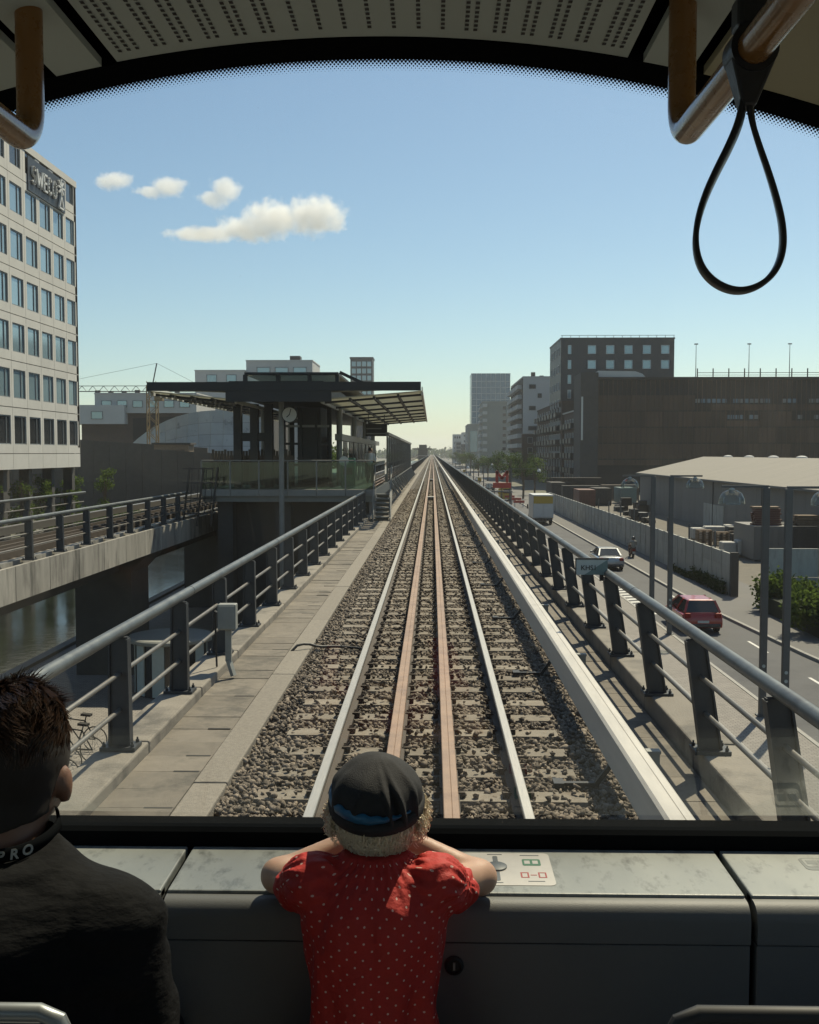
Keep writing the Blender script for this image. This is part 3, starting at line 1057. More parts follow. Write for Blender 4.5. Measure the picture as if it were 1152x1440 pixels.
for k, y in enumerate((21, 37, 53, 69, 85, 101)):
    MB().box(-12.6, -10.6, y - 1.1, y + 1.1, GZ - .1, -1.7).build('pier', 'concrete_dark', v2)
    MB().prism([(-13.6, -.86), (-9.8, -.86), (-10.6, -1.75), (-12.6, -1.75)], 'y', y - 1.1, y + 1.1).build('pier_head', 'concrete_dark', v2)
railing('railing', X2R - .25, X2R - .25, 1, 12.0, 14, 40.5, 'steel railing on the near edge of the second viaduct', kz=-.10)
railing('railing', X2L + .2, X2L + .35, 1, 12.0, 14, 40.5, 'steel railing on the canal edge of the second viaduct', kz=-.10)

# ================================================================== STATION
st = thing('metro_station', (-5.7, 75, GZ), 'dark steel island station with flat gull roof, glazed canopies and platform', 'station')
PXL, PXR, PZ, PY0, PY1 = -9.0, -2.25, 1.0, 40.0, 112.0
MB().box(PXL, PXR, PY0 + .15, PY1, PZ - .45, PZ).build('platform_slab', 'platform_tile', st)
for k in range(6):
    x = PXL + 1.125 * k
    MB().box(x + .01, x + 1.115, PY0, PY0 + .15, PZ - .22, PZ + .03).build('edge_panel', 'station_grey', st)
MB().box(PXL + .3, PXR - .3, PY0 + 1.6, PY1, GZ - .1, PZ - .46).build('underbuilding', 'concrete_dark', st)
for y in (40.6, 41.0):
    for x in (-8.2, -5.9, -3.6):
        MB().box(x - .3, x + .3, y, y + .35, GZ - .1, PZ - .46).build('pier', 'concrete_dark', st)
# glass balustrade
for k in range(6):
    x = PXL + 1.125 * k
    MB().box(x + .03, x + 1.095, PY0 + .03, PY0 + .045, PZ + .06, PZ + 1.10).build('balustrade_glass', 'glass_green', st)
    MB().box(x - .025, x + .025, PY0, PY0 + .06, PZ + .03, PZ + 1.14).build('balustrade_post', 'station_grey', st)
MB().tube([(PXL, PY0 + .04, PZ + 1.16), (PXR, PY0 + .04, PZ + 1.16)], .025, 8).build('balustrade_rail', 'station_grey', st, smooth=True)
for k in range(7):
    y = PY0 + .1 + 1.4 * k
    MB().box(PXR - .06, PXR - .045, y + .03, y + 1.37, PZ + .06, PZ + 1.10).build('balustrade_glass', 'glass_green', st)
# steps down to the walkway
for k in range(7):
    z1 = PZ - (k + 1) * .164
    y1 = PY0 + 1.0 - .0 - k * .26
    MB().box(-2.22, -1.66, y1 - .26, y1 + .02, z1 - .05, z1).build('step', 'platform_tile', st, bevel=.01)
    MB().box(-2.20, -1.68, y1 - .02, y1 + .0, z1 - .15, z1 - .052).build('riser', 'station_grey', st)
for x in (-2.27, -1.62):
    MB().bar((x, PY0 + 1.1, PZ - .1), (x, PY0 - .75, -.12), .05, .22).build('stringer', 'station_grey', st)
    MB().tube([(x, PY0 + 1.1, PZ - .1), (x, PY0 + 1.1, PZ + .95), (x, PY0 - .7, PZ - .25), (x, PY0 - .7, -.14)], .025, 8).build('stair_rail', 'station_grey', st, smooth=True)
# platform screens along the track
for k in range(22):
    y = 52 + 2.6 * k
    MB().box(PXR - .02, PXR, y + .05, y + 2.55, PZ + .02, PZ + 2.25).build('screen_glass', 'glass_clear', st)
    MB().box(PXR - .06, PXR + .03, y - .05, y + .05, PZ, PZ + 2.35).build('screen_post', 'station_grey', st)
MB().box(PXR - .10, PXR + .06, 52, 109.3, PZ + 2.35, PZ + 2.5).build('screen_head', 'station_grey', st)
for k in range(14):
    y = 54 + 4 * k
    MB().bar((PXR + .02, y, PZ - .05), (PXR + .45, y + .2, PZ - .75), .10, .12).build('edge_bracket', 'station_grey', st)
# main roof
RY0, RY1 = 38.0, 78.0
roof = MB()
roof.prism([(-7.5, 4.58), (-5.6, 4.50), (-4.0, 4.58), (-4.0, 5.10), (-7.5, 5.10)], 'y', RY0, RY1)
roof.prism([(-10.45, 5.0), (-10.45, 4.80), (-7.6, 4.70), (-7.6, 5.06)], 'y', RY0, RY0 + .5)
roof.prism([(-3.9, 4.70), (-.47, 4.82), (-.47, 5.0), (-3.9, 5.06)], 'y', RY0, RY0 + .5)
roof.build('roof_slab', 'station_steel', st)
MB().box(-10.5, -.42, RY0 - .12, RY0 - .01, 4.74, 5.06).build('roof_fascia', 'station_steel', st)
MB().box(-7.6, -3.7, RY0 - .10, RY0 - .01, 4.34, 4.735).build('lower_beam', 'station_steel', st)
for x0, x1 in ((-7.05, -5.9), (-5.8, -4.7), (-4.6, -3.65)):
    MB().box(x0, x1, 39.2, 39.26, 5.16, 5.40).build('clerestory_pane', 'glass_clear', st)
MB().box(-7.1, -3.55, 39.0, 72, 5.41, 5.5).build('clerestory_roof', 'station_steel', st)
for x in (-7.1, -5.85, -4.65, -3.6):
    MB().box(x - .07, x + .07, 39.1, 39.3, 5.09, 5.42).build('clerestory_post', 'station_steel', st)
MB().bar((-3.5, 39.1, 5.5), (-2.6, 39.1, 5.08), .08, .12).build('roof_strut', 'station_steel', st)
# louvred glass canopies each side
def canopy(xa, xb, za, zb, s):
    n = 38
    for k in range(n):
        y = 38.4 + (71.5 - 38.4) * k / (n - 1)
        MB().bar((xa, y, za), (xb, y, zb), .62, .02).build('canopy_slat', 'slat_glow', st)
    for f in (0.0, .28, .52, .76, 1.0):
        x, z = xa + (xb - xa) * f, za + (zb - za) * f
        MB().box(x - .04, x + .04, 38.3, 71.8, z - .14, z - .03).build('canopy_beam', 'station_steel' if 0 < f < 1 else 'slat_white', st)
    for k in range(8):
        y = 39 + 4.5 * k
        MB().bar((xa, y, za - .09), (xb, y, zb - .09), .06, .08).build('canopy_rib', 'station_steel', st)
    x = xb
    MB().box(x - .02, x + .02, 38.3, 71.8, zb - .02, zb + .16).build('end_plate', 'frosted', st)
canopy(-4.1, -.38, 4.44, 4.74, 1)
canopy(-7.3, -10.5, 4.44, 4.74, -1)
# columns, portal and lift tower
for y in (45, 53.5, 62, 70.5):
    for x in (-4.05, -7.35):
        MB().tube([(x, y, PZ), (x, y, 4.45)], .13, 14).build('column', 'station_grey', st, smooth=True)
MB().box(-5.75, -4.75, 44, 48.5, PZ, 4.4).build('lift_shaft', 'station_steel', st)
for x in (-6.6, -6.2, -4.55):
    MB().box(x - .09, x + .09, 45.5, 45.7, PZ, 4.5).build('frame_column', 'station_steel', st)
for z in (1.9, 2.8, 3.55):
    MB().box(-6.30, -4.30, 43.93, 43.99, z, z + .10).build('lift_frame', 'station_grey' if z > 3 else 'station_steel', st)
for x in (-6.3, -5.6, -4.95, -4.33):
    MB().box(x - .05, x + .05, 43.90, 43.98, PZ, 4.4).build('lift_mullion', 'station_steel', st)
for x in (-8.15, -7.45, -6.85):
    MB().box(x - .16, x + .16, 43.0, 43.4, PZ, 4.5).build('portal_column', 'station_steel', st)
MB().box(-8.3, -6.7, 43.05, 43.35, 2.95, 3.3).build('portal_beam', 'station_steel', st)
MB().box(-4.2, -3.9, 44.5, 76, 3.0, 3.28).build('sign_band', 'station_grey', st)
for k in range(9):
    MB().box(-3.94, -3.90, 45.5 + 3 * k, 47.6 + 3 * k, PZ, 2.98).build('lift_glass', 'win_dark', st)
for k in range(26):
    x = -9.35 + .13 * k
    MB().box(x, x + .10, 43.6, 43.66, PZ + .1, 2.55 + (.0 if k % 4 else .06)).build('timber_slat', 'timber', st)
MB().box(-9.45, -5.9, 43.7, 43.76, PZ + .2, 2.35).build('timber_rail', 'timber', st)
# left gate frames between platform and second viaduct
gt = thing('service_gate', (-9.3, 40.2, -.1), 'black leaning steel gate frames at the platform end by the second viaduct', 'gate')
for dx in (0, .55, 1.1):
    MB().bar((-9.75 + dx, 40.0, -.4), (-9.45 + dx, 40.0, 1.9), .07, .07).build('stile', 'black_steel', gt)
for z in (.1, .7, 1.3, 1.85):
    MB().bar((-9.72, 40.0, z), (-8.5, 40.0, z), .05, .05).build('bar', 'black_steel', gt)
for dx in (.15, .4, .7, .95):
    MB().bar((-9.6 + dx, 40.0, .1), (-9.5 + dx, 40.0, 1.85), .025, .025).build('infill_bar', 'black_steel', gt)
# clock
t = thing('station_clock', (-5.80, 39.6, GZ), 'round white clock on a tall thin mast before the glass balustrade', 'clock')
MB().tube([(-5.80, 39.6, GZ), (-5.80, 39.6, 4.45)], .10, 12).build('mast', 'station_grey', t, smooth=True)
MB().lathe([(.0, -.06), (.30, -.06), (.30, .06), (.0, .06)], (-5.46, 39.5, 3.92), 28, 'y').build('case', 'station_steel', t)
MB().lathe([(.0, -.075), (.275, -.075), (.275, -.061), (.0, -.061)], (-5.46, 39.5, 3.92), 28, 'y').build('dial', 'clock_white', t)
MB().bar((-5.46, 39.418, 3.92), (-5.40, 39.418, 4.14), .03, .006, (0, 1, 0)).build('minute_hand', 'ink', t)
MB().bar((-5.46, 39.416, 3.92), (-5.57, 39.416, 3.82), .035, .006, (0, 1, 0)).build('hour_hand', 'ink', t)
# hanging information sign
t = thing('information_sign', (-3.0, 55, 3.0), 'dark hanging passenger information sign under the glazed canopy', 'sign')
MB().box(-3.55, -2.4, 54.9, 55.1, 3.35, 4.0).build('panel', 'station_steel', t)
MB().box(-3.5, -2.45, 54.89, 54.899, 3.45, 3.52).box(-3.5, -2.7, 54.89, 54.899, 3.72, 3.78).build('display_row', 'station_grey', t)
for x in (-3.4, -2.55):
    MB().tube([(x, 55, 4.0), (x, 55, 4.5)], .02, 6).build('hanger', 'station_steel', t)
t = thing('ticket_machine', (-4.2, 41.5, PZ), 'green ticket machine with rounded pale top on the platform', 'ticket machine')
MB().box(-3.85, -3.25, 43.2, 43.7, PZ, PZ + 1.25).build('body', 'green_paint', t, bevel=.05)
MB().lathe([(.0, -.04), (.20, -.04), (.20, .06), (.0, .06)], (-3.7, 43.15, PZ + 1.12), 18, 'y').build('top_disc', 'letter_white', t)
MB().box(-3.75, -3.35, 43.18, 43.199, PZ + .55, PZ + .85).build('screen', 'win_dark', t)
# far station down the line
fst = thing('distant_station', (-5, 620, GZ), 'tiny dark flat-roofed station far down the straight line', 'station')
MB().box(-12, -.5, 620, 690, 4.6, 5.3).build('roof', 'station_steel', fst)
MB().box(-8, -3.5, 622, 688, 5.31, 7.4).build('clerestory', 'station_steel', fst)
MB().box(-9, -2.4, 621, 690, .6, 1.0).build('platform', 'station_grey', fst)
MB().box(-8.5, -3, 624, 686, 1.0, 4.6).build('lift_block', 'station_steel', fst)
MB().box(-8.5, -3, 622, 686, GZ, .6).build('base', 'concrete_dark', fst)
# ================================================================== BUILDINGS
WIN = {}


def win_meshes(w, h, pm, fm, depth=.14):
    key = (round(w, 2), round(h, 2), pm, fm)
    if key not in WIN:
        t = max(.06, .05 * w)
        f = MB()
        for a in ((-w / 2, -w / 2 + t, -h / 2, h / 2), (w / 2 - t, w / 2, -h / 2, h / 2), (-w / 2 + t, w / 2 - t, h / 2 - t, h / 2), (-w / 2 + t, w / 2 - t, -h / 2, -h / 2 + t)):
            f.box(a[0], a[1], -depth, .05, a[2], a[3])
        p = MB().box(-w / 2 + t, w / 2 - t, -.03, .04, -h / 2 + t, h / 2 - t)
        WIN[key] = (f.mesh('window', fm), p.mesh('pane', pm))
    return WIN[key]


def window(parent, loc, face, w, h, pm='win_dark', fm='win_frame'):
    f, p = win_meshes(w, h, pm, fm)
    rz = {'y-': 0, 'x-': -math.pi / 2, 'x+': math.pi / 2}[face]
    o = place('window', f, parent, loc, (0, 0, rz))
    q = bpy.data.objects.new('pane', p)
    COL.objects.link(q)
    q.parent = o
    return o


def grid(parent, face, const, a0, a1, z0, z1, na, nz, w, h, pm='win_dark', fm='win_frame', skip=0.0):
    for i in range(na):
        for j in range(nz):
            if skip and rng.random() < skip: continue
            a = a0 + (a1 - a0) * (i + .5) / na
            z = z0 + (z1 - z0) * (j + .5) / nz
            loc = (a, const, z) if face == 'y-' else (const, a, z)
            window(parent, loc, face, w, h, pm, fm)


def block(name, label, x0, x1, y0, y1, ztop, m, cat='building', z0=None, group=None):
    t = thing(name, ((x0 + x1) / 2, y0, GZ), label, cat, group)
    MB().box(x0, x1, y0, y1, GZ - .1 if z0 is None else z0, ztop).build('wall', m, t)
    MB().box(x0 - .12, x1 + .12, y0 - .12, y1 + .12, ztop, ztop + .35).build('parapet', m, t)
    return t


# ---- pale office block on pillars
XF = -32.0
ob = thing('office_block', (XF - 8, 78, GZ), 'pale panelled office block on dark pillars with a white rooftop name sign', 'office building')
FY0, FY1, FZ0, FH = 51.2, 93.2, 1.20, 3.55
MB().box(XF - 20, XF - .45, FY0, FY1 - .3, FZ0 + .1, FZ0 + 25.2).build('core', 'joint', ob)
NC = 14
CWD = (FY1 - FY0) / NC
WW, WB, WT = 1.16, .72, 2.92      # half window width, sill and head above the panel foot
ring = MB()
g_ = .022
ring.box(-.40, 0, -CWD / 2 + g_, CWD / 2 - g_, .03, WB).box(-.40, 0, -CWD / 2 + g_, CWD / 2 - g_, WT, FH - .03)
ring.box(-.40, 0, -CWD / 2 + g_, -WW, WB, WT).box(-.40, 0, WW, CWD / 2 - g_, WB, WT)
panel = ring.mesh('facade_panel', 'sweco_panel')
low_panel = MB().box(-.40, 0, -CWD / 2 + g_, CWD / 2 - g_, 0, 1.18).mesh('base_panel', 'sweco_panel')
pane_b = MB().box(-.20, -.12, -WW, WW, WB, WT).mesh('pane', 'win_blue')
pane_d = MB().box(-.20, -.12, -WW, WW, WB, WT).mesh('pane', 'win_dark')
frm = MB()
for a in ((-WW, -WW + .09, WB, WT), (WW - .09, WW, WB, WT), (.42, .50, WB, WT), (-WW + .09, WW - .09, WT - .10, WT), (-WW + .09, WW - .09, WB, WB + .08)):
    frm.box(-.12, -.06, a[0], a[1], a[2], a[3])
frame = frm.mesh('window_frame', 'win_frame')
for i in range(NC):
    yc = FY0 + CWD * (i + .5)
    if yc < 62: continue
    place('base_panel', low_panel, ob, (XF, yc, FZ0))
    for j in range(7):
        z = FZ0 + 1.55 + j * FH - (.0 if j else 0)
        if j < 6:
            pp_ = place('facade_panel', panel, ob, (XF, yc, z - .35))
        pj = place('window_frame', frame, ob, (XF, yc, z - .35))
        q = bpy.data.objects.new('pane', pane_d if j == 0 or j == 6 else pane_b)
        COL.objects.link(q); q.parent = pj
        if j == 6:
            MB().box(XF - .4, XF, yc - CWD / 2 + .47, yc + CWD / 2 - .47, z - .32, z - .35 + WB).build('sill_panel', 'sweco_panel', ob)
            for y_ in (yc - CWD / 2 + .24, yc + CWD / 2 - .24):
                MB().box(XF - .4, XF, y_ - .22, y_ + .22, z - .32, z + 2.05).build('pier_panel', 'sweco_panel', ob)
MB().box(XF - .4, XF, FY1 - .55, FY1 + .02, FZ0 + 1.75, FZ0 + 25.2).build('corner_pier', 'sweco_panel', ob)
MB().box(XF - 20.2, XF + .05, FY0, FY1 + .1, FZ0 + 24.95, FZ0 + 25.5).build('roof_edge', 'sweco_panel', ob)
MB().box(XF - 20, XF - .41, FY1 - .29, FY1 + .02, FZ0, FZ0 + 24.9).build('end_wall', 'sweco_panel', ob)
for i in range(6):
    for r_, x in ((0, XF - 1.0), (1, XF - 7.0)):
        y = 68 + 5.0 * i
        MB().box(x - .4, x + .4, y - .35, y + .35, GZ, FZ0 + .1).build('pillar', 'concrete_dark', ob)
MB().box(XF - 20, XF - 10, 60, 92, GZ, FZ0 + .1).build('recessed_lobby', 'win_dark', ob)
# rooftop name sign on a dark panel of the top storey
sg = thing('rooftop_sign', (XF + .05, 84, FZ0 + 22), 'white SWECO lettering and star emblem on the top storey of the office block', 'sign')
ztop = FZ0 + 23.15
MB().box(XF + .02, XF + .10, 82.0, 90.2, ztop - 1.15, ztop + 1.55).build('backing_panel', 'navy_clad', sg)
def sweco_fn(u, v, up=False):
    return (1, 0, 0) if up else (XF + .20, 82.6 + u, ztop - .45 + v)
ox_ = 0
for c_, w_ in zip('SWECO', (.66, 1.15, .60, .70, .82)):
    stroke_letter(c_, ox_, 1.3, w_, .17, sweco_fn).build('letter', 'letter_white', sg)
    ox_ += w_ + .34
em = MB()
ec = Vector((XF + .25, 88.85, ztop + .72))
for k in range(8):
    a = k * math.pi / 4
    em.bar(ec + Vector((0, .12 * math.cos(a), .12 * math.sin(a))), ec + Vector((0, .72 * math.cos(a), .72 * math.sin(a))), .14, .14, (1, 0, 0))
em.bar(ec + Vector((0, -.55, -1.75)), ec + Vector((0, .55, -1.75)), .14, .14, (1, 0, 0))
em.bar(ec + Vector((0, -.55, -1.75)), ec + Vector((0, 0, -.7)), .14, .14, (1, 0, 0))
em.bar(ec + Vector((0, .55, -1.75)), ec + Vector((0, 0, -.7)), .14, .14, (1, 0, 0))
em.build('emblem', 'letter_white', sg)

# ---- left background
t = block('apartment_building', 'long white stepped apartment building above dark brick behind the crane', -86, -60, 262, 285, 17.4, 'white_render', z0=12.6)
grid(t, 'y-', 262 - .03, -85, -61, 13.2, 16.6, 6, 1, 2.6, 1.8, 'win_blue')
MB().box(-90, -50, 263.5, 284, GZ, 12.6).build('brick_base', 'brick', t)
MB().box(-92, -78, 260.5, 276, 9.8, 14.6).build('wing', 'white_render', t)
window(t, (-85, 260.47, 12), 'y-', 3.0, 2.0, 'win_blue')
for k in range(7):
    MB().box(-86 + 3.4 * k, -84.8 + 3.4 * k, 262.3, 263, 17.75, 18.2 + .3 * rng.random()).build('roof_planter', 'timber', t)
t = block('apartment_building', 'low white block with planted roof edge beside the station roof', -69, -54.5, 300, 318, 26.2, 'white_render')
grid(t, 'y-', 299.97, -67, -55.5, 22.6, 25.6, 2, 1, 3.0, 2.2, 'win_blue')
t = block('apartment_building', 'white block with wide blue windows above the station roof', -54.4, -35.0, 302, 322, 29.2, 'white_render')
grid(t, 'y-', 301.97, -52, -36, 24.2, 28.2, 3, 1, 4.0, 2.6, 'win_blue')
MB().box(-42, -39, 305, 309, 29.5, 31).build('roof_plant', 'station_steel', t)
t = block('tower_block', 'dark blue glazed tower rising behind the station roof', -39.6, -28.8, 500, 512, 47.6, 'navy_clad')
grid(t, 'y-', 499.97, -39.2, -29.2, 20, 47, 4, 8, 2.0, 2.4, 'win_blue')
MB().box(-39.9, -28.5, 499.6, 512.4, 47.9, 48.6).build('roof_rim', 'navy_clad', t)
# curved exhibition hall: tilted panels
hl = thing('exhibition_hall', (-42, 172, GZ), 'pale grey curved hall facade with dark reflections coloured into its glass beside the yellow crane', 'hall')
cols, rows = 13, 6
pts = {}
for i in range(cols + 1):
    u = i / cols
    for j in range(rows + 1):
        v = j / rows
        top = 2.0 + 7.6 * math.sin(min(1, u * 1.35) * math.pi / 2) ** .8
        z = GZ + 3 + (top - GZ - 3) * v
        pts[i, j] = Vector((-55 + 26 * u, 182 - 10 * math.sin(u * math.pi * .8) - 3 * (1 - v) ** 2, z))
for i in range(cols):
    for j in range(rows):
        a, b, c, d = pts[i, j], pts[i + 1, j], pts[i + 1, j + 1], pts[i, j + 1]
        ce = (a + b + c + d) / 4
        q = [ce + (p - ce) * .975 for p in (a, b, c, d)]
        back = [p + Vector((0, .25, 0)) for p in q]
        MB().add(q + back, [(0, 1, 2, 3), (7, 6, 5, 4), (0, 4, 5, 1), (1, 5, 6, 2), (2, 6, 7, 3), (3, 7, 4, 0)]).build('facade_panel', 'hall_panel', hl)
hb = MB()
hb.prism([(-56, GZ), (-28, GZ), (-28, 9.2), (-36, 9.2), (-46, 7.2), (-55, 1.8)], 'y', 182.4, 205)
hb.build('hall_body', 'concrete_dark', hl)
MB().prism([(-60, 2.0), (-28, 9.4), (-28, 10.6), (-60, 9.4)], 'y', 206, 212).build('dark_roof', 'brown_dark', hl)
# sloping concrete retaining wall
t = thing('retaining_wall', (-44, 150, GZ), 'grey ribbed concrete wall with a sloping top beyond the canal', 'wall')
for k in range(13):
    x = -64 + 2.4 * k
    za = 5.2 - .155 * k
    MB().prism([(x, GZ), (x + 2.36, GZ), (x + 2.36, za - .15), (x, za)], 'y', 150, 150.4).build('wall_panel', 'concrete_dark', t)
for k in range(5):
    x = -38.6 + 2.2 * k
    MB().prism([(x, GZ), (x + 2.17, GZ), (x + 2.17, 2.9 - .14 * k), (x, 3.0 - .14 * k)], 'y', 138, 138.4).build('wall_panel', 'concrete_dark', t)
t = thing('site_cabin', (-35.5, 136, GZ), 'tan flat-roofed site cabin behind the concrete wall', 'cabin')
MB().box(-38.2, -33.4, 141, 144, GZ, 3.6).build('wall', 'pallet_wood', t)
MB().box(-38.5, -33.1, 140.8, 144.2, 3.6, 3.85).build('roof', 'concrete_dark', t)
MB().box(-37.6, -34, 140.9, 140.98, 1.2, 2.9).build('opening', 'timber', t)
# tower crane (lattice)
cr2 = thing('tower_crane', (-46.2, 170, GZ), 'slim yellow lattice tower crane with a thin horizontal jib', 'crane')
cm = MB()
cx_, cy_, hw = -46.2, 170.0, .75
for sx in (-1, 1):
    for sy in (-1, 1):
        cm.bar((cx_ + sx * hw, cy_ + sy * hw, GZ), (cx_ + sx * hw, cy_ + sy * hw, 13.6), .16, .16)
cm.build('mast', 'crane_yellow', cr2)
lm_ = MB()
z = GZ
f_ = 1
while z < 13:
    for sy in (-1, 1):
        lm_.bar((cx_ - f_ * hw, cy_ + sy * hw, z), (cx_ + f_ * hw, cy_ + sy * hw, z + 1.4), .09, .09)
        lm_.bar((cx_ + sy * hw, cy_ - f_ * hw, z), (cx_ + sy * hw, cy_ + f_ * hw, z + 1.4), .09, .09)
    f_ = -f_
    z += 1.4
lm_.build('lattice', 'crane_yellow', cr2)
jm = MB()
for zz, yy_ in ((12.6, -.4), (12.6, .4), (13.5, 0)):
    jm.bar((cx_ + 9, cy_ + yy_, zz), (cx_ - 26, cy_ + yy_, zz), .10, .10)
x = cx_ + 9
while x > cx_ - 26:
    jm.bar((x, cy_ - .4, 12.6), (x - .9, cy_, 13.5), .06, .06).bar((x - .9, cy_, 13.5), (x - 1.8, cy_ + .4, 12.6), .06, .06)
    x -= 1.8
jm.build('jib', 'lamp_steel', cr2)
MB().bar((cx_, cy_, 13.4), (cx_ + .8, cy_, 17.2), .16, .16).bar((cx_ + .8, cy_, 17.2), (cx_ - 18, cy_, 13.5), .04, .04).bar((cx_ + .8, cy_, 17.2), (cx_ + 8, cy_, 13.5), .04, .04).bar((cx_ - 14.8, cy_, 13.4), (cx_ - 14.8, cy_, 15.6), .12, .12).build('apex_tie', 'lamp_steel', cr2)
MB().box(cx_ + .7, cx_ + 2.0, cy_ - 1.5, cy_ - .2, 11.0, 12.9).build('cab', 'crane_yellow', cr2)
# second crane jib far beyond the station roof
cr3 = thing('tower_crane', (-50, 420, GZ), 'distant red-grey lattice crane jib just above the station roof', 'crane')
jm = MB()
for zz in (31.0, 33.4):
    jm.bar((-54, 420, zz), (-36.2, 420, zz), .35, .35)
for k in range(10):
    jm.bar((-54 + 1.8 * k, 420, 31), (-53.1 + 1.8 * k, 420, 33.4), .22, .22).bar((-53.1 + 1.8 * k, 420, 33.4), (-52.2 + 1.8 * k, 420, 31), .22, .22)
jm.build('jib', 'container_red', cr3)
MB().box(-53, -51, 419, 421, GZ, 31).build('mast', 'container_red', cr3)

# ---- right background
pk = thing('parking_house', (30, 207, GZ), 'huge dark brown slatted parking house with roof rail behind the warehouse', 'parking house')
PY = 207.0
MB().box(33, 118, PY + .6, 262, GZ, 17.2).build('core', 'brown_dark', pk)
lv = [GZ, 1.2, 4.4, 7.6, 10.8, 14.0]
for j in range(5):
    za, zb = lv[j] + .1, lv[j + 1] - .1
    if j == 0: za = 0.0
    x = 33.0
    k = 0
    while x < 117:
        wd = 3.2
        open_ = (j == 4 and x > 52 and x < 92) or (j == 3 and ((x > 56 and x < 62) or (x > 71 and x < 80)))
        if open_:
            MB().box(x, x + wd - .05, PY, PY + .12, za, za + 1.2).build('cladding_panel', 'brown_clad', pk)
            for q_ in [q for q in (.1, 1.15, 2.2) if rng.random() < .7]:
                MB().box(x + q_, x + q_ + .85, PY + .05, PY + .12, za + 1.5, za + 2.3).build('sky_gap_pane', 'win_frame' if rng.random() < .35 else 'tower_blue', pk)  # bluish panes stand in for sky light through the open decks
        else:
            MB().box(x, x + wd - .05, PY + rng.uniform(-.08, .08), PY + .3, za, zb).build('cladding_panel', 'brown_clad', pk)
        x += wd
finm = MB().box(-.06, .06, -.16, 0, 0, 16.6).mesh('fin', 'brown_clad')
for k in range(90):
    place('fin', finm, pk, (33.1 + .93 * k, PY - .1, .3))
MB().box(32.8, 118, PY - .45, PY + .5, 16.95, 17.5).build('parapet', 'brown_dark', pk)
for k in range(21):
    x = 52.5 + 3.1 * k
    MB().box(x, x + .18, PY, PY + .18, 17.5, 19.2).build('rail_post', 'brown_dark', pk)
MB().box(52.5, 118, PY + .05, PY + .13, 18.3, 18.4).box(52.5, 118, PY + .05, PY + .13, 17.85, 17.92).build('roof_rail', 'brown_dark', pk)
# corner stair tower
MB().box(29.4, 32.9, PY - .8, PY + 9, GZ, 18.4).build('stair_tower', 'concrete_dark', pk)
MB().box(29.55, 29.9, PY - .9, PY - .81, 5.0, 13.6).build('stair_light_strip', 'frosted', pk)
MB().prism([(33.2, 17.51), (42.6, 17.51), (42.0, 18.2), (40.5, 18.75), (33.2, 18.85)], 'y', PY + 1, PY + 8).build('ramp_roof', 'white_render', pk)
MB().box(97, 118, PY + 2, PY + 12, 19.5, 19.8).build('shelter_roof', 'brown_dark', pk)
for k in range(5):
    MB().box(97.3 + 4 * k, 97.5 + 4 * k, PY + 2.2, PY + 2.4, 17.5, 19.5).build('shelter_post', 'brown_dark', pk)
for x in (53.0, 63.6, 71.7):
    t = thing('roof_lamp', (x, 210, 17.2), 'thin lamp mast on the roof of the brown parking house', 'lamp', 'lamp masts on the parking house roof')
    MB().tube([(x, 210, 17.2), (x, 210, 24.2)], [.09, .05], 6).build('mast', 'lamp_steel', t)
    MB().box(x - .35, x + .35, 209.8, 210.2, 24.2, 24.4).build('head', 'lamp_steel', t)
t = block('apartment_building', 'tall navy apartment slab with pale windows behind the parking house', 29.6, 55.6, 240, 262, 28.6, 'navy_clad')
for i in range(6):
    for j in range(8):
        if j > 5 or i < 2:
            window(t, (31.6 + 4.2 * i + (.9 if i else 0), 239.97, 26.2 - 3.4 * (7 - j) if j < 7 else 26.2), 'y-', 1.9 if i else .8, 2.0, 'win_blue', 'mullion')
for k in range(14):
    MB().box(29.8 + 1.97 * k, 29.9 + 1.97 * k, 239.9, 240.0, 28.95, 29.5).build('rail_post', 'win_frame', t)
MB().box(29.6, 55.6, 239.92, 239.98, 29.4, 29.5).build('roof_rail', 'win_frame', t)
grid(t, 'x-', 29.57, 241, 261, 0, 28, 4, 7, 1.8, 1.8, 'win_blue', 'mullion')


def balcony_side(t, x, y0, y1, z0, z1, ny, nz, m='black_steel', d=1.3):
    for i in range(ny):
        for j in range(nz):
            ya = y0 + (y1 - y0) * (i + .15) / ny
            yb = y0 + (y1 - y0) * (i + .72) / ny
            z = z0 + (z1 - z0) * (j + .1) / nz
            b = MB().box(x - d, x - .01, ya, yb, z, z + .2).build('balcony', 'concrete_dark' if m == 'black_steel' else 'white_render', t)
            MB().box(x - d, x - d + .06, ya, yb, z + .2, z + 1.2).box(x - d + .06, x - .01, ya, ya + .06, z + .2, z + 1.2).build('balustrade', m, b)


t = block('apartment_building', 'dark brick apartment row with balconies facing the street', 30.0, 44, 214, 236, 10.8, 'brick')
grid(t, 'x-', 29.97, 215, 235, GZ + 1, 10.3, 5, 5, 1.6, 1.7, 'win_dark', 'mullion')
balcony_side(t, 30, 215, 235, GZ + 3.2, 10.3, 4, 4)
MB().box(29.6, 44.2, 213.7, 236.1, 11.16, 11.4).build('cornice', 'white_render', t)
t = block('apartment_building', 'taller dark brick apartment row stepping up behind the balconies', 29.6, 44, 237, 292, 14.0, 'brick')
grid(t, 'x-', 29.57, 238, 291, GZ + 1, 13.6, 10, 6, 1.6, 1.7, 'win_dark', 'mullion')
balcony_side(t, 29.6, 238, 291, GZ + 3.2, 13.4, 8, 5)
t = block('apartment_building', 'white rendered apartment building with small square windows over a brick base', 26.2, 40, 300, 345, 24.2, 'white_render', z0=8.0)
MB().box(26.0, 40.2, 299.8, 345.2, GZ, 7.9).build('brick_base', 'brick', t)
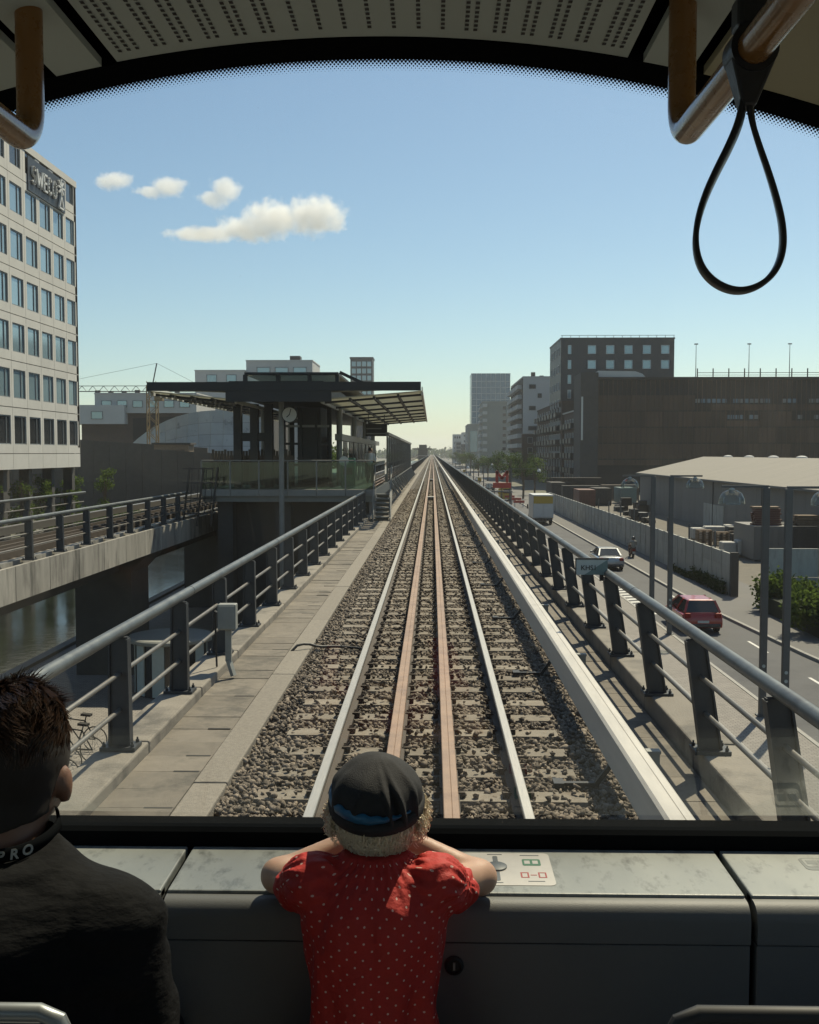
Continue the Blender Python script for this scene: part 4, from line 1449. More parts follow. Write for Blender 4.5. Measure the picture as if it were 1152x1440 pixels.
for (x, z, w) in ((28.9, 21.6, 2.0), (31.0, 19.0, 1.2), (35.2, 21.6, 1.2), (28.9, 15.4, 2.0), (35, 15.4, 1.2), (31.4, 12.2, 1.2), (29, 9.6, 2.6), (37.8, 18.4, 1.2)):
    window(t, (x, 299.97, z), 'y-', w, 1.3, 'win_dark')
grid(t, 'y-', 299.77, 27, 40, GZ + 1, 7.6, 5, 4, 1.4, 1.8, 'win_dark', 'mullion')
MB().box(26.02, 26.19, 300.5, 345, 8, 24.0).build('street_cladding', 'brown_dark', t)
balcony_side(t, 26.02, 301, 345, GZ + 3.5, 23.5, 7, 9, 'white_render')
for (x, y, h) in ((29, 305, 1.6), (32, 310, 1.0), (36, 306, 1.1)):
    MB().box(x, x + 1.2, y, y + 1.2, 24.5, 24.5 + h).build('chimney', 'concrete_dark', t)
t = block('apartment_building', 'plain grey concrete apartment block with stacked white balconies', 20.4, 33, 420, 446, 23.0, 'grey_render')
grid(t, 'y-', 419.97, 28, 32.6, 0, 22, 2, 8, 1.6, 1.5, 'win_dark', 'mullion')
balcony_side(t, 20.4, 421, 445, GZ + 3, 22.6, 2, 9, 'white_render', 1.0)
for j in range(9):
    MB().box(20.4, 22.2, 418.9, 419.95, 3.0 * j - 3, 3.0 * j - 1.7).build('balcony_front', 'white_render', t)
t = block('office_tower', 'slim blue glass office tower with pale vertical fins', 22.6, 45, 600, 626, 48.0, 'tower_blue')
for k in range(9):
    MB().box(22.7 + 2.75 * k, 22.95 + 2.75 * k, 599.4, 599.98, GZ, 48.2).build('fin', 'mullion', t)
for j in range(15):
    MB().box(22.6, 45, 599.7, 599.95, GZ + 3.5 * j, GZ + 3.5 * j + .35).build('floor_band', 'mullion', t)
t = block('apartment_building', 'grey flat building with a large frame opening down the street', 17.9, 24, 520, 560, 16.6, 'grey_render')
grid(t, 'x-', 17.87, 522, 558, 0, 16, 4, 4, 4, 2.4, 'win_blue', 'mullion')
MB().box(19.0, 22.6, 519.7, 519.95, 3, 13.5).build('glass_bay', 'win_blue', t)
for k, (x0, x1, y, zt) in enumerate(((16.2, 22.5, 800, 16.5), (20, 27, 760, 8.5), (26, 36, 900, 20), (15.5, 19, 680, 9.5))):
    t = block('apartment_building', ('pale hazy block at the far end of the street', 'low dark brick block far down the street', 'pale distant tower behind the street blocks', 'small grey house beside the far trees')[k], x0, x1, y, y + 30, zt, ('white_render', 'brick', 'white_render', 'grey_render')[k])
    grid(t, 'y-', y - .03, x0 + .5, x1 - .5, 0, zt, 3, 4, 1.2, 1.8, 'win_dark', 'mullion')

# ---- warehouse in the yard
wh = thing('warehouse', (36, 105, GZ), 'long low grey warehouse with a pale shallow pitched roof', 'warehouse')
WX0, WX1, WY0, WY1 = 29.3, 47.0, 60.0, 146.0
EZ, RZ_ = -.38, 1.85
XR = 38.2
n = 28
for k in range(n):
    a = WY0 + (WY1 - WY0) * k / n
    b = WY0 + (WY1 - WY0) * (k + 1) / n - .03
    MB().box(WX0, WX0 + .12, a, b, GZ, EZ + .02).build('wall_panel', 'corrugated', wh)
MB().prism([(WX0 + .13, GZ), (WX1, GZ), (WX1, EZ), (XR, RZ_ - .12), (WX0 + .13, EZ)], 'y', WY0 + .1, WY1 - .1).build('body', 'corrugated', wh)
for k in range(12):
    a = WY0 - .4 + (WY1 - WY0 + .8) * k / 12
    b = WY0 - .4 + (WY1 - WY0 + .8) * (k + 1) / 12
    MB().prism([(WX0 - .45, EZ - .02), (XR, RZ_), (XR, RZ_ + .09), (WX0 - .47, EZ + .07)], 'y', a, b - .012).build('roof_sheet', 'felt_roof', wh)
MB().prism([(XR, RZ_), (WX1 + .4, EZ), (WX1 + .4, EZ + .09), (XR, RZ_ + .09)], 'y', WY0 - .4, WY1 + .4).build('rear_roof', 'felt_roof', wh)
MB().box(WX0 - .56, WX0 - .46, WY0 - .4, WY1 + .4, EZ - .12, EZ + .06).build('gutter', 'lamp_steel', wh)
for y in (78, 92, 108, 126):
    MB().box(WX0 - .12, WX0 - .02, y, y + .1, GZ, EZ).build('downpipe', 'lamp_steel', wh)
for y_ in (104.0, 106.6, 109.2):
    MB().box(WX0 - .06, WX0 - .005, y_, y_ + 2.5, GZ, -2.9).build('door', 'wall_panel', wh)
for k in range(7):
    y = 82 + 9 * k
    MB().lathe([(.62, 0), (.55, .14), (.3, .24), (.02, .27)], (XR + .5, y, RZ_ + .05), 12).build('roof_vent', 'white_render', wh)

# ---- concrete street wall: separate panels and posts
cw = thing('street_wall', (16.3, 98, GZ), 'long pale concrete panel wall along the footpath', 'wall')
pmh = MB().box(-.06, .06, .03, 2.02, 0, .78).mesh('wall_panel', 'wall_panel')
pst = MB().box(-.10, .10, -.07, .07, 0, 2.42).mesh('wall_post', 'wall_panel')
for k in range(43):
    y = 56 + 2.05 * k
    place('wall_post', pst, cw, (16.3, y, GZ))
    for j in range(3):
        place('wall_panel', pmh, cw, (16.3 + rng.uniform(-.012, .012), y, GZ + .02 + .79 * j))
MB().box(16.1, 16.5, 55.6, 55.9, GZ, GZ + 2.5).build('end_post', 'concrete_dark', cw)
c2 = thing('yard_wall', (22, 53, GZ), 'plain grey-green panel wall across the yard behind the hedge', 'wall')
for k in range(6):
    for j in range(2):
        MB().box(16.9 + 2.9 * k, 19.76 + 2.9 * k, 53, 53.14, GZ + 1.5 * j, GZ + 1.47 + 1.5 * j).build('wall_panel', 'wall_panel', c2)
MB().box(20.65, 20.95, 52.97, 52.99, -3.4, -3.1).build('notice_plate', 'white_sign', c2)
MB().tube([(20.80, 52.965, -3.30), (20.80, 52.965, -3.2)], .04, 8).build('notice_mark', 'ink', c2)

# ---- things in the yard
def pallet_stack(x, y, n, label, rot=0):
    t = thing('pallet_stack', (x, y, GZ), label, 'pallets', 'stacks of timber pallets in the yard')
    for k in range(n):
        z = GZ + .145 * k
        for i in range(5):
            MB().box(x - .6, x + .6, y - .4 + .19 * i, y - .28 + .19 * i, z + .115, z + .14).build('deck_board', 'pallet_wood', t)
        MB().box(x - .58, x - .48, y - .4, y + .48, z + .0, z + .114).box(x - .05, x + .05, y - .4, y + .48, z, z + .114).box(x + .48, x + .58, y - .4, y + .48, z, z + .114).build('bearer', 'pallet_wood', t)


pallet_stack(24.6, 88.0, 8, 'stack of timber pallets standing on the yard gravel')
pallet_stack(22.2, 84.5, 11, 'tall stack of timber pallets near the end of the concrete wall')
for i, x in enumerate((24.6, 27.4, 30.4)):
    t = thing('storage_container', (x, 75, GZ), ('grey-green yard container under the stacked timber', 'charcoal yard container between two others behind the panel wall', 'brown yard container at the far end of the panel wall')[i], 'container')
    MB().box(x - 1.3, x + 1.3, 75, 80, GZ + .12, GZ + 2.55).build('body', ('corrugated', 'concrete_dark', 'timber')[i], t)
    for c_ in range(6):
        MB().box(x - 1.2 + .42 * c_, x - 1.0 + .42 * c_, 74.94, 74.998, GZ + .3, GZ + 2.4).build('rib', ('corrugated', 'concrete_dark', 'timber')[i], t)
    for sx in (-1, 1):
        MB().box(x + sx * 1.1 - .1, x + sx * 1.1 + .1, 75, 75.2, GZ, GZ + .12).build('foot', 'black_steel', t)
for (x, y, z0_, n_, m_, lab) in ((24.7, 76.5, GZ + 2.55, 9, 'container_red', 'rusty red stacked boards on top of the yard container'), (27.6, 76.2, GZ + 2.55, 5, 'pallet_wood', 'loose pale planks piled on the charcoal container'), (30.4, 76.4, GZ + 2.55, 4, 'pallet_wood', 'low pile of planks on the brown container')):
    t = thing('timber_pile', (x, y, z0_), lab, 'timber pile')
    for k in range(n_):
        for q in range(4):
            dx = rng.uniform(-.15, .15)
            MB().box(x - 1.0 + dx, x + .9 + dx, y - .5 + .26 * q, y - .26 + .26 * q, z0_ + .155 * k, z0_ + .155 * k + .13).build('plank', m_ if k < n_ - 1 else 'pallet_wood', t)
for (x, y, lab) in ((24.4, 93, 'white-topped wrapped pallet load in the middle of the yard'), (26.8, 95, 'pale wrapped pallet load beside the dark heap'), (23.0, 78.5, 'lumpy white sacks behind the end of the concrete wall')):
    t = thing('wrapped_load', (x, y, GZ), lab, 'load')
    for i in range(2):
        for j in range(2):
            MB().box(x - 1.1 + 1.12 * i, x - .03 + 1.12 * i, y - .6 + .62 * j, y - .02 + .62 * j, GZ + .15, GZ + 1.15 + .15 * i).build('sack', 'sack_white', t, bevel=.12, seg=3)
    MB().box(x - 1.15, x + 1.15, y - .65, y + .65, GZ, GZ + .14).build('pallet', 'pallet_wood', t)
def heap(x, y, rx, ry, h, lab):
    g = np.random.default_rng(int(x * 10 + y))
    t = thing('crate_heap', (x, y, GZ), lab, 'crates')
    for k in range(9):
        w_, d_, e_ = g.uniform(.5, .9) * rx * .7, g.uniform(.5, .9) * ry * .6, g.uniform(.4, 1.0) * h * .6
        cx_, cy_ = x + g.uniform(-.6, .6) * rx, y + g.uniform(-.6, .6) * ry
        zb = GZ if k < 6 else GZ + h * .45
        MB().box(cx_ - w_ / 2, cx_ + w_ / 2, cy_ - d_ / 2, cy_ + d_ / 2, zb, zb + e_).build('crate', ('tarp', 'timber', 'concrete_dark', 'brown_dark')[k % 4], t, bevel=.04)
heap(27.2, 90.5, 1.9, 2.4, 1.9, 'untidy heap of dark crates beside the wrapped loads')
heap(26.8, 140, 2.6, 3.5, 1.9, 'long untidy heap of dark crates at the warehouse corner')
heap(23.5, 118, 2.0, 3.0, 1.5, 'low heap of dark crates in the gravel yard by the thin posts')
for k in range(8):
    y = 62 + 6.2 * k
    tag(MB().tube([(16.95, y, GZ), (16.95, y, GZ + 3.2)], .06, 8).build('yard_post', 'lamp_steel', loc=(16.95, y, GZ)), 'thin dark steel post standing behind the street wall', 'post', 'posts behind the street wall')

for k, (x, y, lx, ly, h, m_) in enumerate(((22.5, 150, 2.4, 6, 2.5, 'container_red'), (25.5, 154, 2.4, 6, 2.6, 'concrete_dark'), (30, 158, 2.4, 6, 2.5, 'teal_sign'), (24, 166, 6, 2.4, 2.6, 'concrete_dark'), (31, 170, 6, 2.4, 2.6, 'timber'), (21.5, 176, 2.4, 8, 2.8, 'concrete_dark'), (26, 186, 9, 2.4, 3.4, 'brown_dark'))):
    t = thing('storage_container', (x, y, GZ), ('rust red', 'dark grey', 'teal', 'dark long', 'brown', 'charcoal', 'dark brown tall')[k] + ' storage container in the yard beyond the warehouse gable', 'container')
    MB().box(x - lx / 2, x + lx / 2, y, y + ly, GZ + .15, GZ + h).build('body', m_, t)
    for c_ in range(int(lx / .4)):
        MB().box(x - lx / 2 + .1 + .4 * c_, x - lx / 2 + .3 + .4 * c_, y - .05, y - .002, GZ + .3, GZ + h - .15).build('rib', m_, t)
    for sx in (-1, 1):
        MB().box(x + sx * (lx / 2 - .15) - .1, x + sx * (lx / 2 - .15) + .1, y, y + .2, GZ, GZ + .15).build('foot', 'black_steel', t)
# ---- hedge
def leaves(n, c, rad, size, seed, shell=.55):
    g = np.random.default_rng(seed)
    d = g.normal(size=(n, 3)); d /= np.linalg.norm(d, axis=1, keepdims=True)
    r = shell + (1 - shell) * g.random(n) ** .6
    lump = 1 + .22 * np.sin(d @ g.normal(size=3) * 5) + .18 * np.sin(d @ g.normal(size=3) * 8)
    p = np.array(c) + d * (r * lump)[:, None] * np.array(rad)
    return p


def leaf_mesh(name, P, size, m, seed, org):
    g = np.random.default_rng(seed)
    n = len(P)
    a = g.normal(size=(n, 3)); a /= np.linalg.norm(a, axis=1, keepdims=True)
    b = g.normal(size=(n, 3)); b -= a * (a * b).sum(1, keepdims=True); b /= np.linalg.norm(b, axis=1, keepdims=True)
    s = size * g.uniform(.6, 1.3, n)[:, None]
    q = np.stack([P - a * s, P + b * s * .55, P + a * s, P - b * s * .55], 1).reshape(-1, 3) - np.array(org)
    return fast_mesh(name, q, np.arange(n * 4).reshape(n, 4), m)


hd = thing('hedge', (21, 49, GZ), 'dense clipped green hedge in front of the yard wall', 'hedge')
P = []
for k in range(64):
    c = (15.9 + rng.uniform(0, 12), 42.0 + rng.uniform(0, 8.6), GZ + .7 + rng.uniform(0, .75))
    P.append(leaves(1300, c, (1.0, 1.0, .8), .1, 100 + k, .4))
tag(link_mesh('hedge_leaves', leaf_mesh('hedge_leaves', np.concatenate(P), .11, 'leaf', 5, ORG[hd.name]), hd), kind='stuff')
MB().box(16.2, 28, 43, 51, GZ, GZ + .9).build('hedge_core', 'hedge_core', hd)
P = []
for k in range(14):
    P.append(leaves(220, (16.0, 57 + k * .9, GZ + .2 + .25 * (k < 8)), (.25, .6, .45 if k < 8 else .25), .08, 300 + k, .2))
tag(link_mesh('weeds', leaf_mesh('weeds', np.concatenate(P), .08, 'leaf_dark', 6, (16, 60, GZ)), None, (16, 60, GZ)), 'dark weeds growing at the foot of the concrete wall', 'weeds', kind='stuff')


def tree(x, y, h, r, label, m='leaf', n=1400, group=None, lift=.38, z0=GZ, name='street_tree'):
    t = thing(name, (x, y, z0), label, 'tree', group)
    g = np.random.default_rng(int(abs(x * 13 + y * 7)))
    tm = MB().tube([(x, y, z0), (x + .1, y, z0 + h * .3), (x + .05, y + .1, z0 + h * .6), (x, y, z0 + h * .85)], [.05 * r + .06, .04 * r + .05, .03 * r + .03, .02], 8)
    tk_ = tm.build('trunk', 'bark', t, smooth=True)
    lm = MB()
    P = []
    for k in range(9):
        a = g.uniform(0, 6.28)
        e = Vector((x + r * .62 * math.cos(a) * g.uniform(.5, 1.1), y + r * .62 * math.sin(a) * g.uniform(.5, 1.1), z0 + h * g.uniform(lift + .1, .92)))
        lm.tube([(x, y, z0 + h * g.uniform(.25, .6)), (Vector((x, y, e.z)) + e) / 2, e], [.03 * r + .02, .02 * r + .015, .01], 5)
        P.append(leaves(n // 9, e, (r * .5, r * .5, r * .42), 0, int(g.integers(1e6)), .25))
    lm.build('limb', 'bark', tk_)
    link_mesh('crown', leaf_mesh('crown', np.concatenate(P), .055 * r + .05, m, 9, ORG[t.name]), t)
    return t


for k in range(16):
    x, y = [(15.4, 175), (18.8, 190), (15.3, 205), (19.5, 222), (15.2, 240), (19.8, 262), (15.3, 285), (19.5, 310), (15.2, 340), (18, 372), (14.8, 400), (14.6, 450), (14.4, 500), (14.5, 560), (14.0, 630), (13.8, 710)][k]
    tree(x, y, 6.5 + 2.5 * rng.random(), 2.0 + .8 * rng.random(), ('leafy bright green street tree' if k % 2 else 'dense dark green street tree') + ' on the footpath among the apartment blocks', 'leaf' if k % 2 else 'leaf_dark', 900, 'street trees along the apartment blocks')
for k, (x, y, h) in enumerate(((-26.5, 64, 5.6), (-27, 71, 5.2), (-28, 80, 6.0), (-28.5, 86, 5.4), (-29, 92, 4.6), (-31, 100, 5.0), (-31, 110, 5.4))):
    tree(x - 4.2, y, h + .8, 1.25, 'young green tree on the canal bank by the office block pillars', 'leaf', 1200, 'young trees on the canal bank', .15)
P = []
for k in range(50):
    P.append(leaves(160, (-34 - 18 * rng.random(), 100 + 30 * rng.random(), GZ + .6), (1.6, 1.6, .9), 0, 700 + k, .2))
tag(link_mesh('undergrowth', leaf_mesh('undergrowth', np.concatenate(P), .22, 'leaf_dark', 8, (-40, 110, GZ)), None, (-40, 110, GZ)), 'low green undergrowth at the foot of the grey concrete wall', 'undergrowth', kind='stuff')
P = []
for k in range(420):
    x = rng.uniform(-620, 620)
    P.append(leaves(70, (x, 1500 + rng.uniform(-60, 60), GZ + 4 + 4 * rng.random()), (14, 10, 6 + 3 * rng.random()), 0, 2000 + k, .2))
tag(link_mesh('treeline', leaf_mesh('treeline', np.concatenate(P), 2.4, 'leaf_dark', 8, (0, 1500, GZ)), None, (0, 1500, GZ)), 'far low tree line along the horizon', 'treeline', kind='stuff')
tree(-13.5, 130, 9, 3.2, 'broad green tree beyond the end of the platform', 'leaf', 1600)

# ================================================================== STREET FURNITURE
def lamp_post(x, y, s, label):
    t = thing('street_lamp', (x, y, GZ), label, 'street lamp', 'twin street lamps on the paved strip')
    zt = GZ + 6.85
    MB().box(x - .10, x + .10, y - .08, y + .08, GZ + .1, zt).build('post', 'lamp_steel', t, bevel=.02)
    MB().box(x - .16, x + .16, y - .16, y + .16, GZ + .1, GZ + .14).build('base_plate', 'lamp_steel', t)
    a, b = (x, x + s * 1.25)
    MB().box(min(a, b) - .05, max(a, b) + .05, y - .05, y + .05, zt, zt + .07).build('arm', 'lamp_steel', t)
    xd = x + s * 1.0
    MB().lathe([(.38, -.42), (.36, -.25), (.28, -.10), (.14, -.02), (.02, 0)], (xd, y, zt - .06), 20).build('lamp_shade', 'glass_clear', t, smooth=True)
    MB().lathe([(.02, -.2), (.09, -.16), (.09, -.04), (.03, .0)], (xd, y, zt), 10).build('lamp_bulb', 'frosted', t)
    for z in (1.1, 1.35, 1.6):
        MB().lathe([(.0, -.012), (.05, -.012), (.05, .0), (.0, .0)], (x, y - .08, GZ + z), 10, 'y').build('number_disc', 'white_sign', t)


lamp_post(9.75, 30.3, -1, 'square dark lamp post with dome shade on its track side, opposite the hedge')
lamp_post(10.10, 30.0 - .6, 1, 'square dark lamp post with dome shade over the lane, opposite the hedge')
lamp_post(9.45, 44.3, -1, 'square dark lamp post with dome shade on its track side, by the red car')
lamp_post(10.15, 44.0, 1, 'square dark lamp post with dome shade over the lane, by the red car')
# M sign
t = thing('metro_sign', (8.05, 120, GZ), 'red letter M sign on thin posts beside the street', 'sign')
for x in (7.2, 8.1, 9.0):
    MB().tube([(x, 120, GZ), (x, 120, -1.6)], .06, 8).build('post', 'lamp_steel', t)
MB().box(7.05, 9.15, 119.9, 120.1, -1.62, -1.0).build('band', 'red_sign', t, bevel=.03)
stroke_letter('M', 0, 1.15, 1.2, .30, lambda u, v, up=False: (0, 1, 0) if up else (7.5 + u, 120, -.88 + v)).build('letter', 'red_sign', t)
MB().box(6.7, 9.3, 119.7, 120.6, -2.1, -1.95).build('shelter_roof', 'lamp_steel', t)
for k, (x, y, s) in enumerate(((11.6, 152, 1), (9.2, 185, -1), (9.2, 230, 1), (9.2, 280, -1), (9.2, 340, 1), (9.2, 410, -1))):
    t = thing('mast_lamp', (x, y, GZ), ('tall slim lamp mast with a long crossarm over the crossing' if k == 0 else 'slim lamp mast with crossarm on the paved strip down the street'), 'street lamp', None if k == 0 else 'lamp masts down the street')
    MB().tube([(x, y, GZ), (x, y, .2)], [.11, .07], 8).build('mast', 'lamp_steel', t)
    MB().bar((x - (.3 if s > 0 else 3), y, .1), (x + (4.2 if s > 0 else .3), y, .18), .07, .07).build('crossarm', 'lamp_steel', t)
    MB().lathe([(.30, -.4), (.26, -.2), (.1, 0)], (x + (4.1 if s > 0 else -2.8), y, .12), 12).build('lamp_shade', 'letter_white', t)
for k in range(5):
    x, y = (9.3, 9.0, 9.4, 9.1, 9.3)[k], (140, 165, 205, 250, 300)[k]
    t = thing('road_sign', (x, y, GZ), 'small pole with a plain plate on the paved strip', 'road sign', 'small sign poles down the street')
    MB().tube([(x, y, GZ), (x, y, GZ + 3)], .05, 6).build('pole', 'lamp_steel', t)
    MB().box(x - .35, x + .35, y - .03, y, GZ + 2.3, GZ + 3).build('plate', 'white_sign' if k % 2 else 'truck_yellow', t)
for k in range(5):
    x, y = 12.6 + .3 * (k % 2), 150 + 9 * k
    t = thing('road_barrier', (x, y, GZ), 'low red and white road works barrier down the street', 'barrier', 'red road works barriers')
    MB().box(x - .8, x + .8, y - .05, y + .05, GZ + .6, GZ + .95).build('board', 'red_sign', t)
    for s in (-.6, .6):
        MB().box(x + s - .05, x + s + .05, y - .2, y + .2, GZ, GZ + .6).build('leg', 'plate', t)

# round glazed kiosk and bicycles under the railing
t = thing('round_kiosk', (-8.6, 33.5, GZ), 'round low kiosk with pale flat disc roof on the plaza', 'kiosk')
kc = (-8.6, 33.5, GZ)
MB().lathe([(0, 1.72), (1.36, 1.72), (1.40, 1.76), (1.40, 1.84), (1.34, 1.88), (0, 1.9)], kc, 40).build('roof_disc', 'box_grey', t)
MB().lathe([(1.12, 0), (1.12, 1.72), (1.06, 1.72), (1.06, 0)], kc, 32).build('drum', 'win_dark', t)
for k in range(10):
    a = k * math.pi / 5 + .2
    pass
    b = MB().box(-.20, .20, -.02, .02, .05, 1.7)
    ca, sa = math.cos(a), math.sin(a)
    b.v = [(kc[0] + 1.15 * ca - x * sa, kc[1] + 1.15 * sa + x * ca + 0 * y, GZ + z) if False else (kc[0] + (1.15 + y) * ca - x * sa, kc[1] + (1.15 + y) * sa + x * ca, GZ + z) for x, y, z in b.v]
    b.build('pale_panel', 'white_sign', t)
t = thing('waste_bin', (-7.0, 33.0, GZ), 'plain grey cylinder bin beside the round kiosk', 'bin')
MB().lathe([(.36, 0), (.40, .05), (.40, 1.0), (.36, 1.05), (.30, 1.05), (.28, .9), (.0, .9)], (-7.0, 33.0, GZ), 20).build('drum', 'concrete_dark', t, smooth=True)
MB().lathe([(.41, .75), (.42, .78), (.42, .84), (.41, .87)], (-7.0, 33.0, GZ), 20).build('band', 'box_grey', t)


def bicycle(x, y, rz, label):
    t = thing('bicycle', (x, y, GZ), label, 'bicycle', 'bicycles parked on the plaza')
    t.rotation_euler = (R(4), 0, rz)
    org = Vector((x, y, GZ))
    def bld(mb, n, m):
        mb.v = [(a + x, b + y, c + GZ) for a, b, c in mb.v]
        return mb.build(n, m, t)
    for yy_ in (-.52, .52):
        w = MB()
        w.tube([(0, yy_ + .33 * math.cos(a), .34 + .33 * math.sin(a)) for a in np.linspace(0, 2 * math.pi, 25)], .018, 6, caps=False)
        wo = bld(w, 'wheel', 'rubber')
        s = MB()
        for a in np.linspace(0, math.pi, 7)[:-1]:
            s.bar((0, yy_ - .32 * math.cos(a), .34 - .32 * math.sin(a)), (0, yy_ + .32 * math.cos(a), .34 + .32 * math.sin(a)), .006, .006)
        s.v = [(a + x, b + y, c + GZ) for a, b, c in s.v]
        s.build('spokes', 'alloy', wo)
    f = MB()
    A, B, C_, D = (0, -.52, .34), (0, -.08, .30), (0, -.22, .80), (0, .36, .82)
    for p, q in ((A, B), (A, C_), (B, C_), (B, D), (C_, D), (D, (0, .52, .34)), (D, (0, .33, 1.0)), (C_, (0, -.25, .95))):
        f.tube([p, q], .018, 6)
    bld(f, 'frame', 'black_steel')
    bld(MB().tube([(-.28, .22, 1.02), (0, .36, 1.03), (.28, .22, 1.02)], .014, 6), 'handlebar', 'alloy')
    bld(MB().box(-.08, .08, -.38, -.12, .94, 1.0), 'saddle', 'rubber')


for k in range(6):
    bicycle(-9.2 - .25 * (k % 2), 22.0 + .95 * k, R(82 + 5 * rng.uniform(-1, 1)), 'dark bicycle parked in the row on the plaza beside the viaduct')

# ================================================================== VEHICLES
def wheel_at(t, x, y, r=.31, w=.20, side=1):
    W = MB().lathe([(r * .62, -w / 2), (r * .96, -w / 2), (r, -w / 2 + .04), (r, w / 2 - .04), (r * .96, w / 2), (r * .62, w / 2)], (x, y, GZ + r + .004), 20, 'x').build('wheel', 'rubber', t, smooth=True)
    MB().lathe([(.02, side * (w / 2 - .03)), (r * .62, side * (w / 2 - .012)), (r * .62, -side * w / 2 * .5), (.02, -side * w / 2 * .5)], (x, y, GZ + r + .004), 14, 'x').build('rim', 'alloy', W)


def car(name, x, y, label, paint, prof, cab, L_, w=.86):
    """y is the rear bumper; the car points away along +Y. prof: side outline (y,z); cab: bottom/top of the glasshouse"""
    t = thing(name, (x, y, GZ), label, 'car')
    body = MB()
    ncs = 9
    # lofted across the width so that the flanks tumble in
    for i in range(ncs):
        u = -1 + 2 * i / (ncs - 1)
        k = 1 - .16 * abs(u) ** 5
        body.v += [(x + w * u, y + L_ / 2 + (py - L_ / 2) * (1 - .035 * abs(u) ** 3), GZ + .22 + (pz - .22) * (k if pz > .6 else 1)) for py, pz in prof]
    n_ = len(prof)
    for i in range(ncs - 1):
        for k in range(n_):
            body.f.append((i * n_ + k, i * n_ + (k + 1) % n_, (i + 1) * n_ + (k + 1) % n_, (i + 1) * n_ + k))
    body.f.append(tuple(range(n_)))
    body.f.append(tuple(range((ncs - 1) * n_, ncs * n_))[::-1])
    body.build('body', paint, t, smooth=True, bevel=.03)
    (b0, b1, bz, bw), (t0, t1, tz, tw) = cab
    def P_(yy_, z, xx): return (x + xx, y + yy_, GZ + z)
    # roof and pillars
    MB().hexa([P_(t0, tz - .05, -tw), P_(t0, tz - .05, tw), P_(t1, tz - .05, tw), P_(t1, tz - .05, -tw), P_(t0 + .06, tz, -tw + .05), P_(t0 + .06, tz, tw - .05), P_(t1 - .1, tz, tw - .05), P_(t1 - .1, tz, -tw + .05)]).build('roof', paint, t, bevel=.03, seg=3)
    pil = MB()
    for s in (-1, 1):
        for (ya, yb) in ((b0, t0), (b1, t1), ((b0 + b1) / 2 - .1, (t0 + t1) / 2 - .1)):
            pil.bar(P_(ya, bz, s * bw), P_(yb, tz - .04, s * tw), .09, .09, (1, 0, 0))
    pil.build('pillar', paint, t)
    e = .015
    def pane(a, b, c, d, nm):
        ce = (Vector(a) + Vector(b) + Vector(c) + Vector(d)) / 4
        q = [ce + (Vector(p) - ce) * .93 for p in (a, b, c, d)]
        nrm = (q[1] - q[0]).cross(q[3] - q[0]).normalized() * .012
        MB().add([p - nrm for p in q] + [p + nrm for p in q], [(0, 1, 2, 3), (7, 6, 5, 4), (0, 4, 5, 1), (1, 5, 6, 2), (2, 6, 7, 3), (3, 7, 4, 0)]).build(nm, 'win_dark', t)
    pane(P_(b0, bz, -bw), P_(b0, bz, bw), P_(t0, tz - .04, tw), P_(t0, tz - .04, -tw), 'rear_window')
    pane(P_(b1, bz, bw), P_(b1, bz, -bw), P_(t1, tz - .04, -tw), P_(t1, tz - .04, tw), 'windscreen')
    mb_, mt_ = (b0 + b1) / 2 - .1, (t0 + t1) / 2 - .1
    for s in (-1, 1):
        pane(P_(b0, bz, s * bw), P_(mb_, bz, s * bw), P_(mt_, tz - .04, s * tw), P_(t0, tz - .04, s * tw), 'side_window')
        pane(P_(mb_, bz, s * bw), P_(b1, bz, s * bw), P_(t1, tz - .04, s * tw), P_(mt_, tz - .04, s * tw), 'side_window')
        MB().box(x + s * (w - .02) - .02, x + s * (w - .02) + .16 * s, y + b1 - .55, y + b1 - .40, GZ + bz + .02, GZ + bz + .17).build('mirror', paint, t, bevel=.03)
        lz = .72 if L_ < 4.2 else .68
        MB().box(x + s * (w - .20) - .13, x + s * (w - .20) + .13, y - .03, y + .16, GZ + lz, GZ + lz + .20).build('tail_light', 'tail_red', t, bevel=.03)
        for wy in (.72, L_ - .80):
            wheel_at(t, x + s * (w - .10), y + wy, side=s)
    MB().box(x - .24, x + .24, y - .055, y + .02, GZ + .50, GZ + .60).build('number_plate', 'plate', t)
    MB().box(x - w + .1, x + w - .1, y - .045, y + .14, GZ + .30, GZ + .46).build('bumper', 'car_dark', t, bevel=.04)
    return t


hp = [(.06, .26), (-.01, .42), (.0, .62), (.06, .84), (.14, .95), (2.9, .95), (3.6, .82), (3.92, .66), (3.97, .42), (3.85, .24)]
car('hatchback_car', 11.75, 44.6, 'red hatchback driving away in the lane beside the hedge', 'car_red', hp, ((.16, 3.0, .93, .76), (.42, 2.05, 1.45, .58)), 4.0)
sp_ = [(.08, .26), (.0, .42), (.0, .70), (.08, .90), (.85, .97), (3.3, .95), (4.2, .80), (4.5, .62), (4.52, .42), (4.4, .24)]
car('saloon_car', 11.95, 68.6, 'silver saloon car driving away past the concrete wall', 'car_silver', sp_, ((.72, 3.35, .95, .74), (1.35, 2.5, 1.42, .57)), 4.5)
for k, (x, y, pnt, lab) in enumerate(((12.0, 215, 'car_dark', 'dark car far down the street before the red barriers'), (6.0, 260, 'car_silver', 'silver car on the lane beside the viaduct, far off'), (12.1, 275, 'truck_white', 'white car far down the street among the trees'), (6.1, 330, 'car_dark', 'dark car far off on the lane beside the viaduct'))):
    car('saloon_car', x, y, lab, pnt, sp_, ((.72, 3.35, .95, .74), (1.35, 2.5, 1.42, .57)), 4.5)
car('parked_car', XF - 4, 74, 'blue-grey car parked among the pillars of the office block', 'teal_sign', sp_, ((.72, 3.35, .95, .74), (1.35, 2.5, 1.42, .57)), 4.5)

